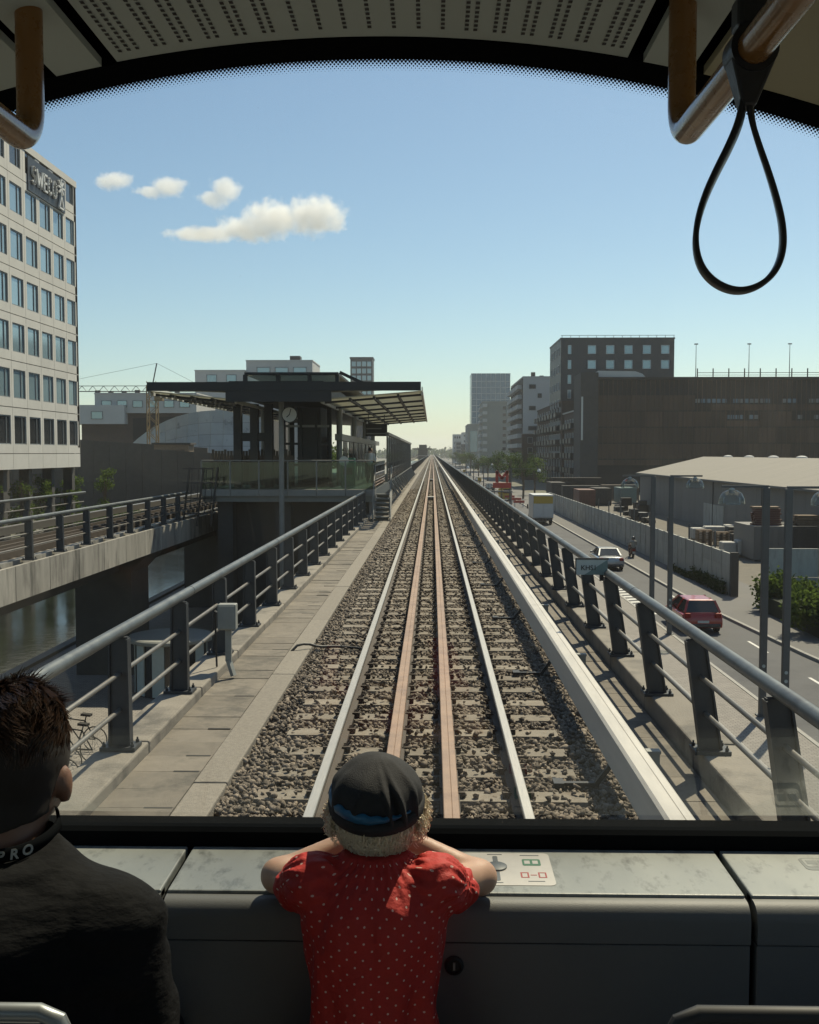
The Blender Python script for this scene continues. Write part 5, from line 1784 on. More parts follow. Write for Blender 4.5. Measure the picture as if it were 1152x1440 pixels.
# box truck
tx, ty = 12.1, 112.5
t = thing('box_truck', (tx, ty, GZ), 'white box truck with a yellow band high on its rear doors', 'truck')
MB().box(tx - 1.12, tx + 1.12, ty, ty + 5.0, GZ + .75, GZ + 3.3).build('cargo_box', 'truck_white', t, bevel=.04)
MB().box(tx - 1.05, tx + 1.05, ty - .03, ty - .005, GZ + 2.35, GZ + 3.15).build('yellow_band', 'truck_yellow', t)
for s in (-1, 1):
    MB().box(tx + s * .53 - .5, tx + s * .53 + .5, ty - .04, ty - .005, GZ + .85, GZ + 2.32).build('rear_door', 'truck_white', t, bevel=.015)
    MB().box(tx + s * .95 - .08, tx + s * .95 + .08, ty - .08, ty + .02, GZ + .62, GZ + .74).build('tail_light', 'tail_red', t)
    wheel_at(t, tx + s * .92, ty + 1.1, .42, .28, s)
    wheel_at(t, tx + s * .92, ty + 5.9, .42, .28, s)
    MB().box(tx + s * 1.18 - .08, tx + s * 1.18 + .08, ty + 5.6, ty + 5.75, GZ + 1.5, GZ + 2.0).build('mirror', 'ink', t)
MB().box(tx - 1.0, tx + 1.0, ty - .1, ty + 5, GZ + .45, GZ + .72).build('chassis', 'black_steel', t)
MB().hexa([(tx - 1.0, ty + 5.1, GZ + .5), (tx + 1.0, ty + 5.1, GZ + .5), (tx + 1.0, ty + 6.9, GZ + .5), (tx - 1.0, ty + 6.9, GZ + .5), (tx - .95, ty + 5.1, GZ + 2.4), (tx + .95, ty + 5.1, GZ + 2.4), (tx + .9, ty + 6.3, GZ + 2.4), (tx - .9, ty + 6.3, GZ + 2.4)]).build('cab', 'truck_white', t, bevel=.06)
MB().box(tx - .3, tx + .3, ty - .06, ty - .03, GZ + .5, GZ + .62).build('number_plate', 'plate', t)
# white van further along
t = thing('delivery_van', (12.0, 168, GZ), 'yellow and white van parked far down the street', 'van')
MB().prism([(168, GZ + .35), (173, GZ + .35), (173, GZ + 1.2), (172.2, GZ + 1.35), (171.4, GZ + 2.2), (168.1, GZ + 2.25), (168, GZ + 2.1)], 'x', 11.1, 12.9).build('body', 'truck_yellow', t, bevel=.06)
MB().box(11.3, 12.7, 167.96, 167.99, GZ + 1.3, GZ + 2.0).build('rear_window', 'win_dark', t)
for s in (-1, 1):
    wheel_at(t, 12 + s * .8, 169, .34, .22, s); wheel_at(t, 12 + s * .8, 172, .34, .22, s)
# scooter
sx_, sy_ = 14.85, 76.0
t = thing('motor_scooter', (sx_, sy_, GZ), 'dark red motor scooter ridden along the footpath by the wall', 'scooter')
gz2 = GZ + .112
for yy_ in (.25, 1.45):
    MB().lathe([(.12, -.06), (.24, -.06), (.26, 0), (.24, .06), (.12, .06)], (sx_, sy_ + yy_, gz2 + .26), 16, 'x').build('wheel', 'rubber', t)
MB().prism([(sy_ + .02, gz2 + .45), (sy_ + .5, gz2 + .25), (sy_ + 1.1, gz2 + .25), (sy_ + 1.35, gz2 + .55), (sy_ + 1.25, gz2 + .95), (sy_ + 1.12, gz2 + .95), (sy_ + 1.05, gz2 + .4), (sy_ + .8, gz2 + .4), (sy_ + .7, gz2 + .72), (sy_ + .05, gz2 + .78)], 'x', sx_ - .17, sx_ + .17).build('body', 'container_red', t, bevel=.05)
MB().tube([(sx_ - .32, sy_ + 1.0, gz2 + 1.02), (sx_, sy_ + 1.18, gz2 + 1.05), (sx_ + .32, sy_ + 1.0, gz2 + 1.02)], .02, 6).build('handlebar', 'black_steel', t)
MB().box(sx_ - .1, sx_ + .1, sy_ - .03, sy_ + .03, gz2 + .55, gz2 + .66).build('tail_light', 'tail_red', t)
MB().box(sx_ - .09, sx_ + .09, sy_ - .02, sy_ + .01, gz2 + .34, gz2 + .48).build('number_plate', 'plate', t)
# ================================================================== TRAIN CABIN
CX = -0.09
LZ = CAMZ - .815          # ledge top
ARCH = .24
_Rm = cam.rotation_euler.to_matrix()


def at(px, py, D):
    """point of the place that lies D metres ahead on the line of sight of one picture point (a measuring aid)"""
    d = _Rm @ Vector(((px - 576) / F_PX, (720 - py) / F_PX, -1))
    return Vector((0, 0, CAMZ)) + d * (D / d.y)


cab = thing('train_cabin', (CX, 0, FLOOR), 'dark front end of a driverless train cabin around the windscreen', 'train cabin', kind='structure')


def arch_z(x, h):
    u = abs(x - CX)
    return CAMZ + h - ARCH * u * u


def arch_strip(x0, x1, y0, y1, h, n=24, th=.012):
    mb = MB()
    for i in range(n):
        a, b = x0 + (x1 - x0) * i / n, x0 + (x1 - x0) * (i + 1) / n
        mb.hexa([(a, y0, arch_z(a, h)), (b, y0, arch_z(b, h)), (b, y1, arch_z(b, h)), (a, y1, arch_z(a, h)),
                 (a, y0, arch_z(a, h) + th), (b, y0, arch_z(b, h) + th), (b, y1, arch_z(b, h) + th), (a, y1, arch_z(a, h) + th)])
    return mb


CH = .605
arch_strip(CX - .372, CX + .372, -4.6, 1.535, CH, 30).build('ceiling_panel', 'ceiling_grey', cab)
for s in (-1, 1):
    a, b = sorted((CX + s * .395, CX + s * .462))
    arch_strip(a, b, -4.6, 1.535, CH - .002, 6).build('ceiling_panel', 'ceiling_grey', cab)
    a, b = sorted((CX + s * .482, CX + s * 1.30))
    arch_strip(a, b, -4.6, 1.535, CH - .002, 20).build('ceiling_panel', 'ceiling_grey' if s < 0 else 'ceiling_cream', cab)
arch_strip(CX - 1.34, CX + 1.34, -4.6, 1.64, CH + .04, 30, .03).build('roof_shell', 'trim_black', cab)
# perforations: slots punched in the middle panel
pf = MB()
groups = [(-.345, 3), (-.300, 2), (-.263, 2), (-.224, 2), (-.184, 2), (-.144, 2), (-.104, 1), (-.070, 1), (-.035, 1), (0.0, 1), (.035, 1), (.070, 1), (.104, 1), (.144, 2), (.184, 2), (.224, 2), (.263, 2), (.300, 2), (.345, 3)]
for gx_, c in groups:
    for i in range(c):
        x = CX + gx_ + (i - (c - 1) / 2) * .0125
        for k in range(26):
            y = 1.500 - .0145 * k - .05 * (abs(gx_) / .345) ** 2 * 0
            z = arch_z(x, CH) - .0008
            pf.add([(x - .0028, y - .0042, z), (x + .0028, y - .0042, z), (x + .0028, y + .0042, z), (x - .0028, y + .0042, z)], [(3, 2, 1, 0)])
tag(pf.build('perforations', 'ink', cab, recalc=False), kind='stuff')
# black arched trim above the glass
tm = MB()
nseg = 48
for i in range(nseg):
    a, b = CX - 1.25 + 2.5 * i / nseg, CX - 1.25 + 2.5 * (i + 1) / nseg
    sec = [(1.536, .603), (1.565, .590), (1.582, .590), (1.62, .64), (1.536, .625)]
    v = []
    for x in (a, b):
        v += [(x, y, arch_z(x, h)) for y, h in sec]
    n5 = 5
    tm.add(v, [(k, (k + 1) % n5, n5 + (k + 1) % n5, n5 + k) for k in range(n5)] + ([tuple(range(n5))[::-1]] if i == 0 else []) + ([tuple(range(n5, 10))] if i == nseg - 1 else []))
tm.build('windscreen_trim', 'trim_black', cab)
# black rubber seal and sill below the glass
MB().prism([(2.088, LZ + .002), (2.088, LZ + .030), (2.10, LZ + .037), (2.16, LZ + .037), (2.16, LZ - .05), (2.088, LZ - .05)], 'x', CX - 1.25, CX + 1.25).build('windscreen_seal', 'trim_black', cab)
# side pillars out of frame, side walls with windows, floor, back
for s in (-1, 1):
    x = CX + s * 1.27
    MB().prism([(1.40, CAMZ + .45), (1.60, CAMZ + .45), (2.25, LZ - .3), (1.95, LZ - .3)], 'x', x - .07, x + .07).build('corner_pillar', 'trim_black', cab)
    xa, xb = sorted((CX + s * 1.30, CX + s * 1.36))
    MB().box(xa, xb, -4.6, 2.2, FLOOR - .1, FLOOR + .75).build('side_wall', 'cabin_wall', cab)
    MB().box(xa, xb, -4.6, 1.6, FLOOR + 1.9, FLOOR + 2.2).build('side_wall_head', 'cabin_wall', cab)
    for y in (-4.6, -2.6, -.8, 1.05):
        MB().box(xa, xb, y, y + .2, FLOOR + .75, FLOOR + 1.9).build('window_pillar', 'cabin_wall', cab)
MB().box(CX - 1.36, CX + 1.36, -4.6, 2.2, FLOOR - .1, FLOOR).build('floor', 'cabin_floor', cab)
MB().box(CX - 1.36, CX + 1.36, -4.7, -4.6, FLOOR - .1, FLOOR + 2.3).build('back_wall', 'cabin_wall', cab)
MB().box(CX - 1.3, CX + 1.3, 2.17, 2.3, FLOOR - .6, LZ - .06).build('nose_bulkhead', 'trim_black', cab)
# console under the windscreen: separate panels with dark gaps
con = thing('console', (CX, 1.95, FLOOR), 'long grey console ledge with a lit speckled top under the windscreen', 'console')
secs = ((CX - 1.28, -.506), (-.494, .578), (.590, CX + 1.28))
for (a, b) in secs:
    MB().box(a, b, 1.872, 2.087, LZ - .02, LZ).build('ledge_panel', 'ledge', con, bevel=.003)
    nose = [(1.90, LZ - .006), (1.868, LZ - .006)]
    for k in range(7):
        an = R(90 * k / 6)
        nose.append((1.862 - .030 * math.sin(an), LZ - .036 + .030 * math.cos(an)))
    nose += [(1.832, LZ - .075), (1.90, LZ - .075)]
    MB().prism(nose, 'x', a, b).build('nose_panel', 'cabin_panel', con, smooth=True)
    MB().box(a, b, 1.836, 1.88, FLOOR, LZ - .079).build('front_panel', 'cabin_panel', con, bevel=.002)
MB().box(CX - 1.26, CX + 1.26, 1.885, 2.085, FLOOR, LZ - .022).build('carcass', 'trim_black', con)
lk = MB().lathe([(0, 0), (.0175, 0), (.0175, -.004), (.013, -.006), (.012, -.003), (.0, -.003)], (.041, 1.836, CAMZ - .935), 24, 'y').build('lock', 'seat_dark', con)
MB().box(.039, .043, 1.829, 1.8325, CAMZ - .942, CAMZ - .928).build('key_slot', 'seat_metal', lk)

# instruction sticker with its small knob and pictograms, flat on the ledge
st2 = thing('instruction_sticker', (.16, 1.98, LZ), 'pale instruction sticker with grey knob symbol and green and red pictograms', 'sticker')
def rrect(x0, x1, y0, y1, z0, z1, r):
    pts = []
    for (cx_, cy_, a0) in ((x1 - r, y1 - r, 0), (x0 + r, y1 - r, 90), (x0 + r, y0 + r, 180), (x1 - r, y0 + r, 270)):
        for k in range(5):
            a = R(a0 + 22.5 * k)
            pts.append((cx_ + r * math.cos(a), cy_ + r * math.sin(a)))
    return MB().prism(pts, 'z', z0, z1)
zs = LZ + .0008
rrect(.060, .236, 1.905, 2.062, LZ + .0002, zs, .012).build('backing', 'sticker', st2)
zp = zs + .0004
rrect(.122, .132, 1.925, 2.045, zs, zp, .004).build('slot_print', 'print_grey', st2)
el = MB()
el.lathe([(0, 0), (.021, 0), (.021, .003), (.018, .0045), (0, .0045)], (.127, 1.990, zs), 24)
el.build('knob', 'print_grey', st2, smooth=True)
rrect(.180, .216, 1.998, 2.030, zs, zp, .004).build('green_pictogram', 'print_green', st2)
for x in (.184, .2):
    MB().box(x, x + .011, 2.006, 2.022, zp, zp + .0003).build('door_leaf_print', 'sticker', st2)
for x in (.172, .206):
    MB().box(x, x + .016, 1.940, 1.943, zs, zp).box(x, x + .016, 1.962, 1.965, zs, zp).box(x, x + .003, 1.943, 1.962, zs, zp).box(x + .013, x + .016, 1.943, 1.962, zs, zp).build('red_pictogram', 'print_red', st2)
MB().box(.191, .203, 1.951, 1.954, zs, zp).build('red_arrow', 'print_red', st2)
for (x0, x1, y) in ((.112, .142, 2.052), (.178, .216, 2.048), (.116, .136, 1.915), (.184, .216, 1.922)):
    MB().box(x0, x1, y, y + .003, zs, zp).build('caption_line', 'print_grey', st2)
text_obj('letter_c', 'C', .022, 'print_grey', st2, (.072, 2.03, zs + .0003), (0, 0, 0), .0002, weight=.0006)
ti = thing('train_pictogram', (.75, 2.02, LZ), 'faint grey train pictogram printed on the far ledge panel', 'pictogram')
rrect(.735, .80, 1.99, 2.05, LZ + .0002, LZ + .0006, .010).build('outline', 'print_faint', ti)
rrect(.740, .795, 2.005, 2.045, LZ + .0006, LZ + .0010, .008).build('inner', 'ledge', ti)
MB().box(.746, .764, 2.018, 2.036, LZ + .001, LZ + .0013).box(.770, .788, 2.018, 2.036, LZ + .001, LZ + .0013).build('window_print', 'print_faint', ti)

# ------------------------------------------------------------------ windscreen
def windscreen():
    m = bpy.data.materials.new('windscreen')
    m.use_nodes = True
    N, L = m.node_tree.nodes, m.node_tree.links
    N.remove(N['Principled BSDF'])
    out = N['Material Output']

    def mth(op, a, b_=None, c_=None):
        n = N.new('ShaderNodeMath')
        n.operation = op
        for i, q in enumerate((a, b_, c_)):
            if q is None: continue
            if isinstance(q, (int, float)): n.inputs[i].default_value = q
            else: L.new(q, n.inputs[i])
        return n.outputs[0]
    uv = N.new('ShaderNodeUVMap')
    sp = N.new('ShaderNodeSeparateXYZ')
    L.new(uv.outputs[0], sp.inputs[0])
    t = N.new('ShaderNodeBsdfTransparent')
    t.inputs['Color'].default_value = (.90, .945, .90, 1)
    g = N.new('ShaderNodeBsdfGlossy')
    g.inputs['Roughness'].default_value = .012
    fr = N.new('ShaderNodeFresnel')
    fr.inputs['IOR'].default_value = 1.5
    mx = N.new('ShaderNodeMixShader')
    L.new(mth('MULTIPLY', fr.outputs[0], .45), mx.inputs['Fac'])
    L.new(t.outputs[0], mx.inputs[1])
    L.new(g.outputs[0], mx.inputs[2])
    # a film of road dust: streaks running down plus specks
    mp = N.new('ShaderNodeMapping')
    mp.inputs['Scale'].default_value = (60, 2.2, 1)
    L.new(uv.outputs[0], mp.inputs['Vector'])
    n1 = N.new('ShaderNodeTexNoise')
    n1.inputs['Scale'].default_value = 2.0
    n1.inputs['Detail'].default_value = 5
    L.new(mp.outputs[0], n1.inputs['Vector'])
    n2 = N.new('ShaderNodeTexNoise')
    n2.inputs['Scale'].default_value = 3.0
    n2.inputs['Detail'].default_value = 4
    L.new(uv.outputs[0], n2.inputs['Vector'])
    vo = N.new('ShaderNodeTexVoronoi')
    vo.inputs['Scale'].default_value = 34
    L.new(uv.outputs[0], vo.inputs['Vector'])
    speck = mth('MULTIPLY', mth('LESS_THAN', vo.outputs['Distance'], .035), mth('GREATER_THAN', mth('FRACT', mth('MULTIPLY', vo.outputs['Color'], 7.3)), .80))
    film = mth('ADD', mth('MULTIPLY', mth('MULTIPLY', n1.outputs['Fac'], n2.outputs['Fac']), DIRT), mth('MULTIPLY', speck, .16))
    d = N.new('ShaderNodeBsdfDiffuse')
    d.inputs['Color'].default_value = (.55, .53, .47, 1)
    tl = N.new('ShaderNodeBsdfTranslucent')
    tl.inputs['Color'].default_value = (.55, .53, .47, 1)
    dd = N.new('ShaderNodeMixShader')
    L.new(d.outputs[0], dd.inputs[1])
    L.new(tl.outputs[0], dd.inputs[2])
    m2 = N.new('ShaderNodeMixShader')
    L.new(film, m2.inputs['Fac'])
    L.new(mx.outputs[0], m2.inputs[1])
    L.new(dd.outputs[0], m2.inputs[2])
    # printed black frit: solid edge fading into dots (v = distance from the top edge)
    p = .0058
    ur = mth('DIVIDE', sp.outputs['X'], p)
    vr = mth('DIVIDE', sp.outputs['Y'], p)
    a1 = mth('SUBTRACT', mth('FRACT', mth('ADD', ur, vr)), .5)
    a2 = mth('SUBTRACT', mth('FRACT', mth('SUBTRACT', ur, vr)), .5)
    dist = mth('SQRT', mth('ADD', mth('MULTIPLY', a1, a1), mth('MULTIPLY', a2, a2)))
    rad = mth('MULTIPLY', mth('SUBTRACT', .0300, sp.outputs['Y']), .62 / .021)
    dots = mth('LESS_THAN', dist, rad)
    radb = mth('MULTIPLY', mth('SUBTRACT', sp.outputs['Z'], 0), 1)
    bl = N.new('ShaderNodeBsdfDiffuse')
    bl.inputs['Color'].default_value = (.006, .006, .007, 1)
    m3 = N.new('ShaderNodeMixShader')
    L.new(dots, m3.inputs['Fac'])
    L.new(m2.outputs[0], m3.inputs[1])
    L.new(bl.outputs[0], m3.inputs[2])
    L.new(m3.outputs[0], out.inputs['Surface'])
    M['windscreen'] = m
    nx, ny = 40, 24
    v, f, uvs = [], [], []
    for i in range(nx + 1):
        x = CX - 1.24 + 2.48 * i / nx
        top = Vector((x, 1.575, arch_z(x, .600)))
        bot = Vector((x, 2.125, LZ + .02))
        for j in range(ny + 1):
            q = j / ny
            pt = top.lerp(bot, q)
            pt.y += .03 * math.sin(q * math.pi)
            v.append(pt)
            uvs.append((x, (top - bot).length * q))
    for i in range(nx):
        for j in range(ny):
            a = i * (ny + 1) + j
            f.append((a, a + ny + 1, a + ny + 2, a + 1))
    me = bpy.data.meshes.new('windscreen')
    me.from_pydata(v, [], f)
    ul = me.uv_layers.new(name='UVMap')
    for lp in me.loops:
        ul.data[lp.index].uv = uvs[lp.vertex_index]
    me.materials.append(m)
    me.shade_smooth()
    o = bpy.data.objects.new('windscreen', me)
    COL.objects.link(o)
    tag(o, 'large raked curved-top windscreen with dotted black border and dust specks', 'windscreen')


DIRT = .022
windscreen()

# ------------------------------------------------------------------ grab rails and strap
def grab_rail(pxb, pyb, D, label):
    b = at(pxb, pyb, D)
    t = thing('grab_rail', (b.x, D, CAMZ + .6), label, 'grab rail', 'ochre grab rails under the ceiling')
    r = .0172
    rb = .045
    pts = [(b.x, D, arch_z(b.x, CH) + .01), (b.x, D, b.z + rb)]
    for k in range(1, 9):
        a = R(90 * k / 8)
        pts.append((b.x, D - rb + rb * math.cos(a), b.z + rb - rb * math.sin(a)))
    pts += [(b.x, .9, b.z), (b.x, .4, b.z), (b.x, -1.6, b.z)]
    MB().tube(pts, r, 24).build('tube', 'rail_paint', t, smooth=True)
    return b


bL = grab_rail(44, 203, 1.335, 'ochre tube grab rail near the pale office block side')
bR = grab_rail(958, 196, 1.335, 'ochre tube grab rail carrying the hanging strap')
SD = 1.05
ls = thing('hanging_strap', (bR.x, SD, bR.z), 'black rubber loop strap hanging from the ochre rail', 'strap')
loop_px = [(1047, 158), (1040, 190), (1025, 222), (1008, 252), (992, 284), (981, 318), (978, 350), (984, 378), (998, 398), (1018, 411), (1040, 416), (1062, 411), (1081, 399), (1095, 380), (1102, 354), (1101, 322), (1093, 288), (1081, 252), (1068, 218), (1058, 188), (1054, 158)]
base_px = at(1050, 100, SD)
off = Vector((bR.x, SD, bR.z)) - at(1056, 92, SD)
lp = [at(px, py, SD) + off + Vector((0, 0, -.009 * min(1, (py - 158) / 150))) for px, py in loop_px]
# smooth the loop and make a flat strip: thin across, wide along the rail
def smooth_path(P, it=3, closed=False):
    for _ in range(it):
        Q = [P[0]]
        for a, b in zip(P[:-1], P[1:]):
            Q += [a * .75 + b * .25, a * .25 + b * .75]
        Q.append(P[-1])
        P = Q
    return P
lp = smooth_path(lp, 2)
sm = MB()
nn = len(lp)
vv, ff = [], []
for i, p in enumerate(lp):
    tdir = (lp[min(i + 1, nn - 1)] - lp[max(i - 1, 0)]).normalized()
    tw = .5 * math.cos(math.pi * 2 * i / nn)
    wdir = Vector((math.sin(.25 + .3 * tw), math.cos(.25 + .3 * tw), 0))
    wdir = (wdir - tdir * wdir.dot(tdir)).normalized()
    ndir = tdir.cross(wdir)
    hw_, ht_ = .0105, .0029
    for (a, b) in ((-1, -1), (-.8, -1.0), (.8, -1.0), (1, -1), (1, 1), (.8, 1.0), (-.8, 1.0), (-1, 1)):
        vv.append(p + wdir * hw_ * a + ndir * ht_ * b * (1 if abs(a) < 1 else .55))
for i in range(nn - 1):
    for k in range(8):
        ff.append((i * 8 + k, i * 8 + (k + 1) % 8, (i + 1) * 8 + (k + 1) % 8, (i + 1) * 8 + k))
ff += [tuple(range(8))[::-1], tuple(range((nn - 1) * 8, nn * 8))]
sm.add(vv, ff).build('loop', 'strap', ls, smooth=True)
ck = MB()
rc = [(.0176, -.016), (.0235, -.016), (.0235, .016), (.0176, .016)]
vv, ff = [], []
for k in range(28):
    a = 2 * math.pi * k / 28
    for r_, y_ in rc:
        vv.append((bR.x + r_ * math.cos(a), SD + y_, bR.z + r_ * math.sin(a)))
for k in range(28):
    for q in range(4):
        ff.append((k * 4 + q, k * 4 + (q + 1) % 4, ((k + 1) % 28) * 4 + (q + 1) % 4, ((k + 1) % 28) * 4 + q))
ck.add(vv, ff).build('clamp_ring', 'strap', ls, smooth=True)
nk = MB()
top_z, bot = bR.z - .017, (lp[0] + lp[-1]) / 2
cy2 = SD
nk.hexa([(bot.x - .0065, cy2 - .011, bot.z - .01), (bot.x + .0065, cy2 - .011, bot.z - .01), (bot.x + .0065, cy2 + .011, bot.z - .01), (bot.x - .0065, cy2 + .011, bot.z - .01),
         (bR.x - .0225, cy2 - .015, bR.z - .008), (bR.x + .0225, cy2 - .015, bR.z - .008), (bR.x + .0225, cy2 + .015, bR.z - .008), (bR.x - .0225, cy2 + .015, bR.z - .008)])
nk.build('neck', 'strap', ls, bevel=.003)
MB().box(bR.x - .0165, bR.x + .0165, cy2 - .015, cy2 + .015, bR.z + .019, bR.z + .052).build('tab', 'strap', ls, bevel=.005)

# ------------------------------------------------------------------ seats
def seat(x0, x1, yb, zt, label, mtop, mback):
    t = thing('passenger_chair', ((x0 + x1) / 2, yb + .2, FLOOR), label, 'chair')
    z0 = FLOOR
    MB().tube([(x0 + .0, yb, z0 + .55), (x0, yb, zt - .035), (x0 + .012, yb, zt - .010), (x0 + .035, yb, zt), ((x0 + x1) / 2, yb, zt), (x1 - .035, yb, zt), (x1 - .012, yb, zt - .010), (x1, yb, zt - .035), (x1, yb, z0 + .55)], .011, 16).build('top_bar', mtop, t, smooth=True)
    MB().box(x0 + .016, x1 - .016, yb - .012, yb + .03, z0 + .50, zt - .016).build('backrest', mback, t, bevel=.01)
    MB().box(x0, x1, yb + .02, yb + .45, z0 + .38, z0 + .45).build('seat_pad', mback, t, bevel=.025, seg=3)
    for x in (x0 + .05, x1 - .05):
        for y in (yb + .06, yb + .40):
            MB().tube([(x, y, z0), (x, y, z0 + .39)], .016, 10).build('leg', mtop, t, smooth=True)


seat(-.93, -.452, 1.235, FLOOR + .905, 'grey metal framed seat behind the person in black', 'seat_metal', 'seat_dark')
seat(.292, .84, 1.235, FLOOR + .912, 'dark empty seat beside the console', 'seat_dark', 'seat_dark')

# ================================================================== PEOPLE
def add_sdf(name, fn, lo, hi, h, m, parent, mod=True):
    V, Q = nets(fn, lo, hi, h)
    me = fast_mesh(name, V, Q, m, True)
    o = link_mesh(name, me, parent)
    if mod:
        s = o.modifiers.new('smooth', 'SMOOTH')
        s.factor = .5
        s.iterations = 2
    return o


def hand(P, w, fdir, pdir, scale, side):
    """palm + five bent fingers. w wrist, fdir pointing direction, pdir palm normal"""
    w, f, p = Vector(w), Vector(fdir).normalized(), Vector(pdir).normalized()
    s = f.cross(p).normalized() * side
    d = sd_cone(P, w, w + f * .045 * scale, .017 * scale, .021 * scale)
    d = smin(d, sd_cone(P, w + f * .03 * scale + s * .014 * scale, w + f * .055 * scale + s * .016 * scale, .012 * scale, .010 * scale), .008)
    d = smin(d, sd_cone(P, w + f * .03 * scale - s * .014 * scale, w + f * .055 * scale - s * .016 * scale, .012 * scale, .010 * scale), .008)
    for i, ln in enumerate((.058, .066, .061, .048)):
        o = (i - 1.5) * .0125 * scale
        a = w + f * .055 * scale + s * o
        b = a + (f * .9 + p * .25) * ln * .5 * scale
        c = b + (f * .55 + p * .8) * ln * .5 * scale
        d = smin(d, sd_cone(P, a, b, .0075 * scale, .0068 * scale), .004)
        d = np.minimum(d, sd_cone(P, b, c, .0068 * scale, .0055 * scale))
    a = w + f * .018 * scale - s * .018 * scale
    b = a + (f * .5 - s * .8) * .03 * scale
    c = b + (f * .9 - s * .1 + p * .3) * .028 * scale
    d = smin(d, sd_cone(P, a, b, .010 * scale, .0085 * scale), .006)
    d = smin(d, sd_cone(P, b, c, .0085 * scale, .0065 * scale), .003)
    return d


# ---- the child in the red dress
ch = thing('person', (-.098, 1.715, FLOOR), 'small child in black cap and red dotted dress leaning folded arms on the ledge', 'person')
HC = np.array((0, .085, .963))


def child_body(P):
    d = sd_ell(P, HC, (.070, .083, .088))
    d = smin(d, sd_ell(P, (0, .115, .925), (.052, .058, .052)), .03)       # jaw and cheeks
    d = smin(d, sd_ell(P, (0, .172, .942), (.010, .014, .012)), .012)      # nose
    for s in (-1, 1):
        d = smin(d, sd_ell(P, (s * .071, .082, .953), (.010, .017, .026)), .006)   # ears
        d = smin(d, sd_ell(P, (s * .03, .155, .935), (.02, .014, .018)), .015)
    d = smin(d, sd_cone(P, (0, .02, .85), (0, .06, .915), .040, .036), .025)
    d = smin(d, sd_cone(P, (0, .005, .62), (0, .012, .80), .058, .052), .03)
    for s in (-1, 1):
        sh, el, wr = (s * .098, .02, .855), (s * .186, .148, .818), (s * .072, .205, .858)
        d = smin(d, sd_cone(P, sh, el, .034, .028), .03)
        d = smin(d, sd_cone(P, el, wr, .0285, .0195), .02)
        d = smin(d, hand(P, wr, (-s * 1, .15, -.05), (0, .35, -.9), .62, s), .012)
        d = smin(d, sd_cone(P, (s * .05, 0, .60), (s * .05, .0, .32), .062, .042), .03)
        d = smin(d, sd_cone(P, (s * .05, 0, .32), (s * .05, -.005, .07), .040, .028), .03)
    return d


add_sdf('body', child_body, (-.25, -.13, .05), (.25, .36, 1.07), .0055, 'skin', ch)
for s in (-1, 1):
    MB().lathe([(.0, -.006), (.008, -.004), (.0095, 0), (.008, .004), (0, .006)], (-.098 + s * .028, 1.715 + .163, FLOOR + .958), 12, 'y').build('eye', 'letter_white', ch, smooth=True)
    MB().hexa([(-.098 + s * .05 - .032, 1.715 - .05, FLOOR), (-.098 + s * .05 + .032, 1.715 - .05, FLOOR), (-.098 + s * .05 + .035, 1.715 + .10, FLOOR), (-.098 + s * .05 - .035, 1.715 + .10, FLOOR),
               (-.098 + s * .05 - .028, 1.715 - .045, FLOOR + .075), (-.098 + s * .05 + .028, 1.715 - .045, FLOOR + .075), (-.098 + s * .05 + .025, 1.715 + .08, FLOOR + .04), (-.098 + s * .05 - .025, 1.715 + .08, FLOOR + .04)]).build('shoe', 'shoe', ch, bevel=.015, seg=3)
zk = np.array([.35, .52, .585, .66, .74, .80, .845, .88, .902, .925])
ak = np.array([.20, .145, .108, .100, .108, .117, .118, .098, .062, .046])
bk = np.array([.18, .13, .086, .080, .082, .083, .078, .062, .050, .042])
yk = np.array([-.01, -.01, -.005, -.005, 0, .0, .004, .018, .030, .040])


_zf = np.linspace(.30, .96, 400)
_ker = np.exp(-np.linspace(-2.5, 2.5, 41) ** 2)
_ker /= _ker.sum()


def _soft(k):
    q = np.interp(_zf, zk, k)
    return np.convolve(np.pad(q, 20, mode='edge'), _ker, 'valid')


_as, _bs, _ys = _soft(ak), _soft(bk), _soft(yk)


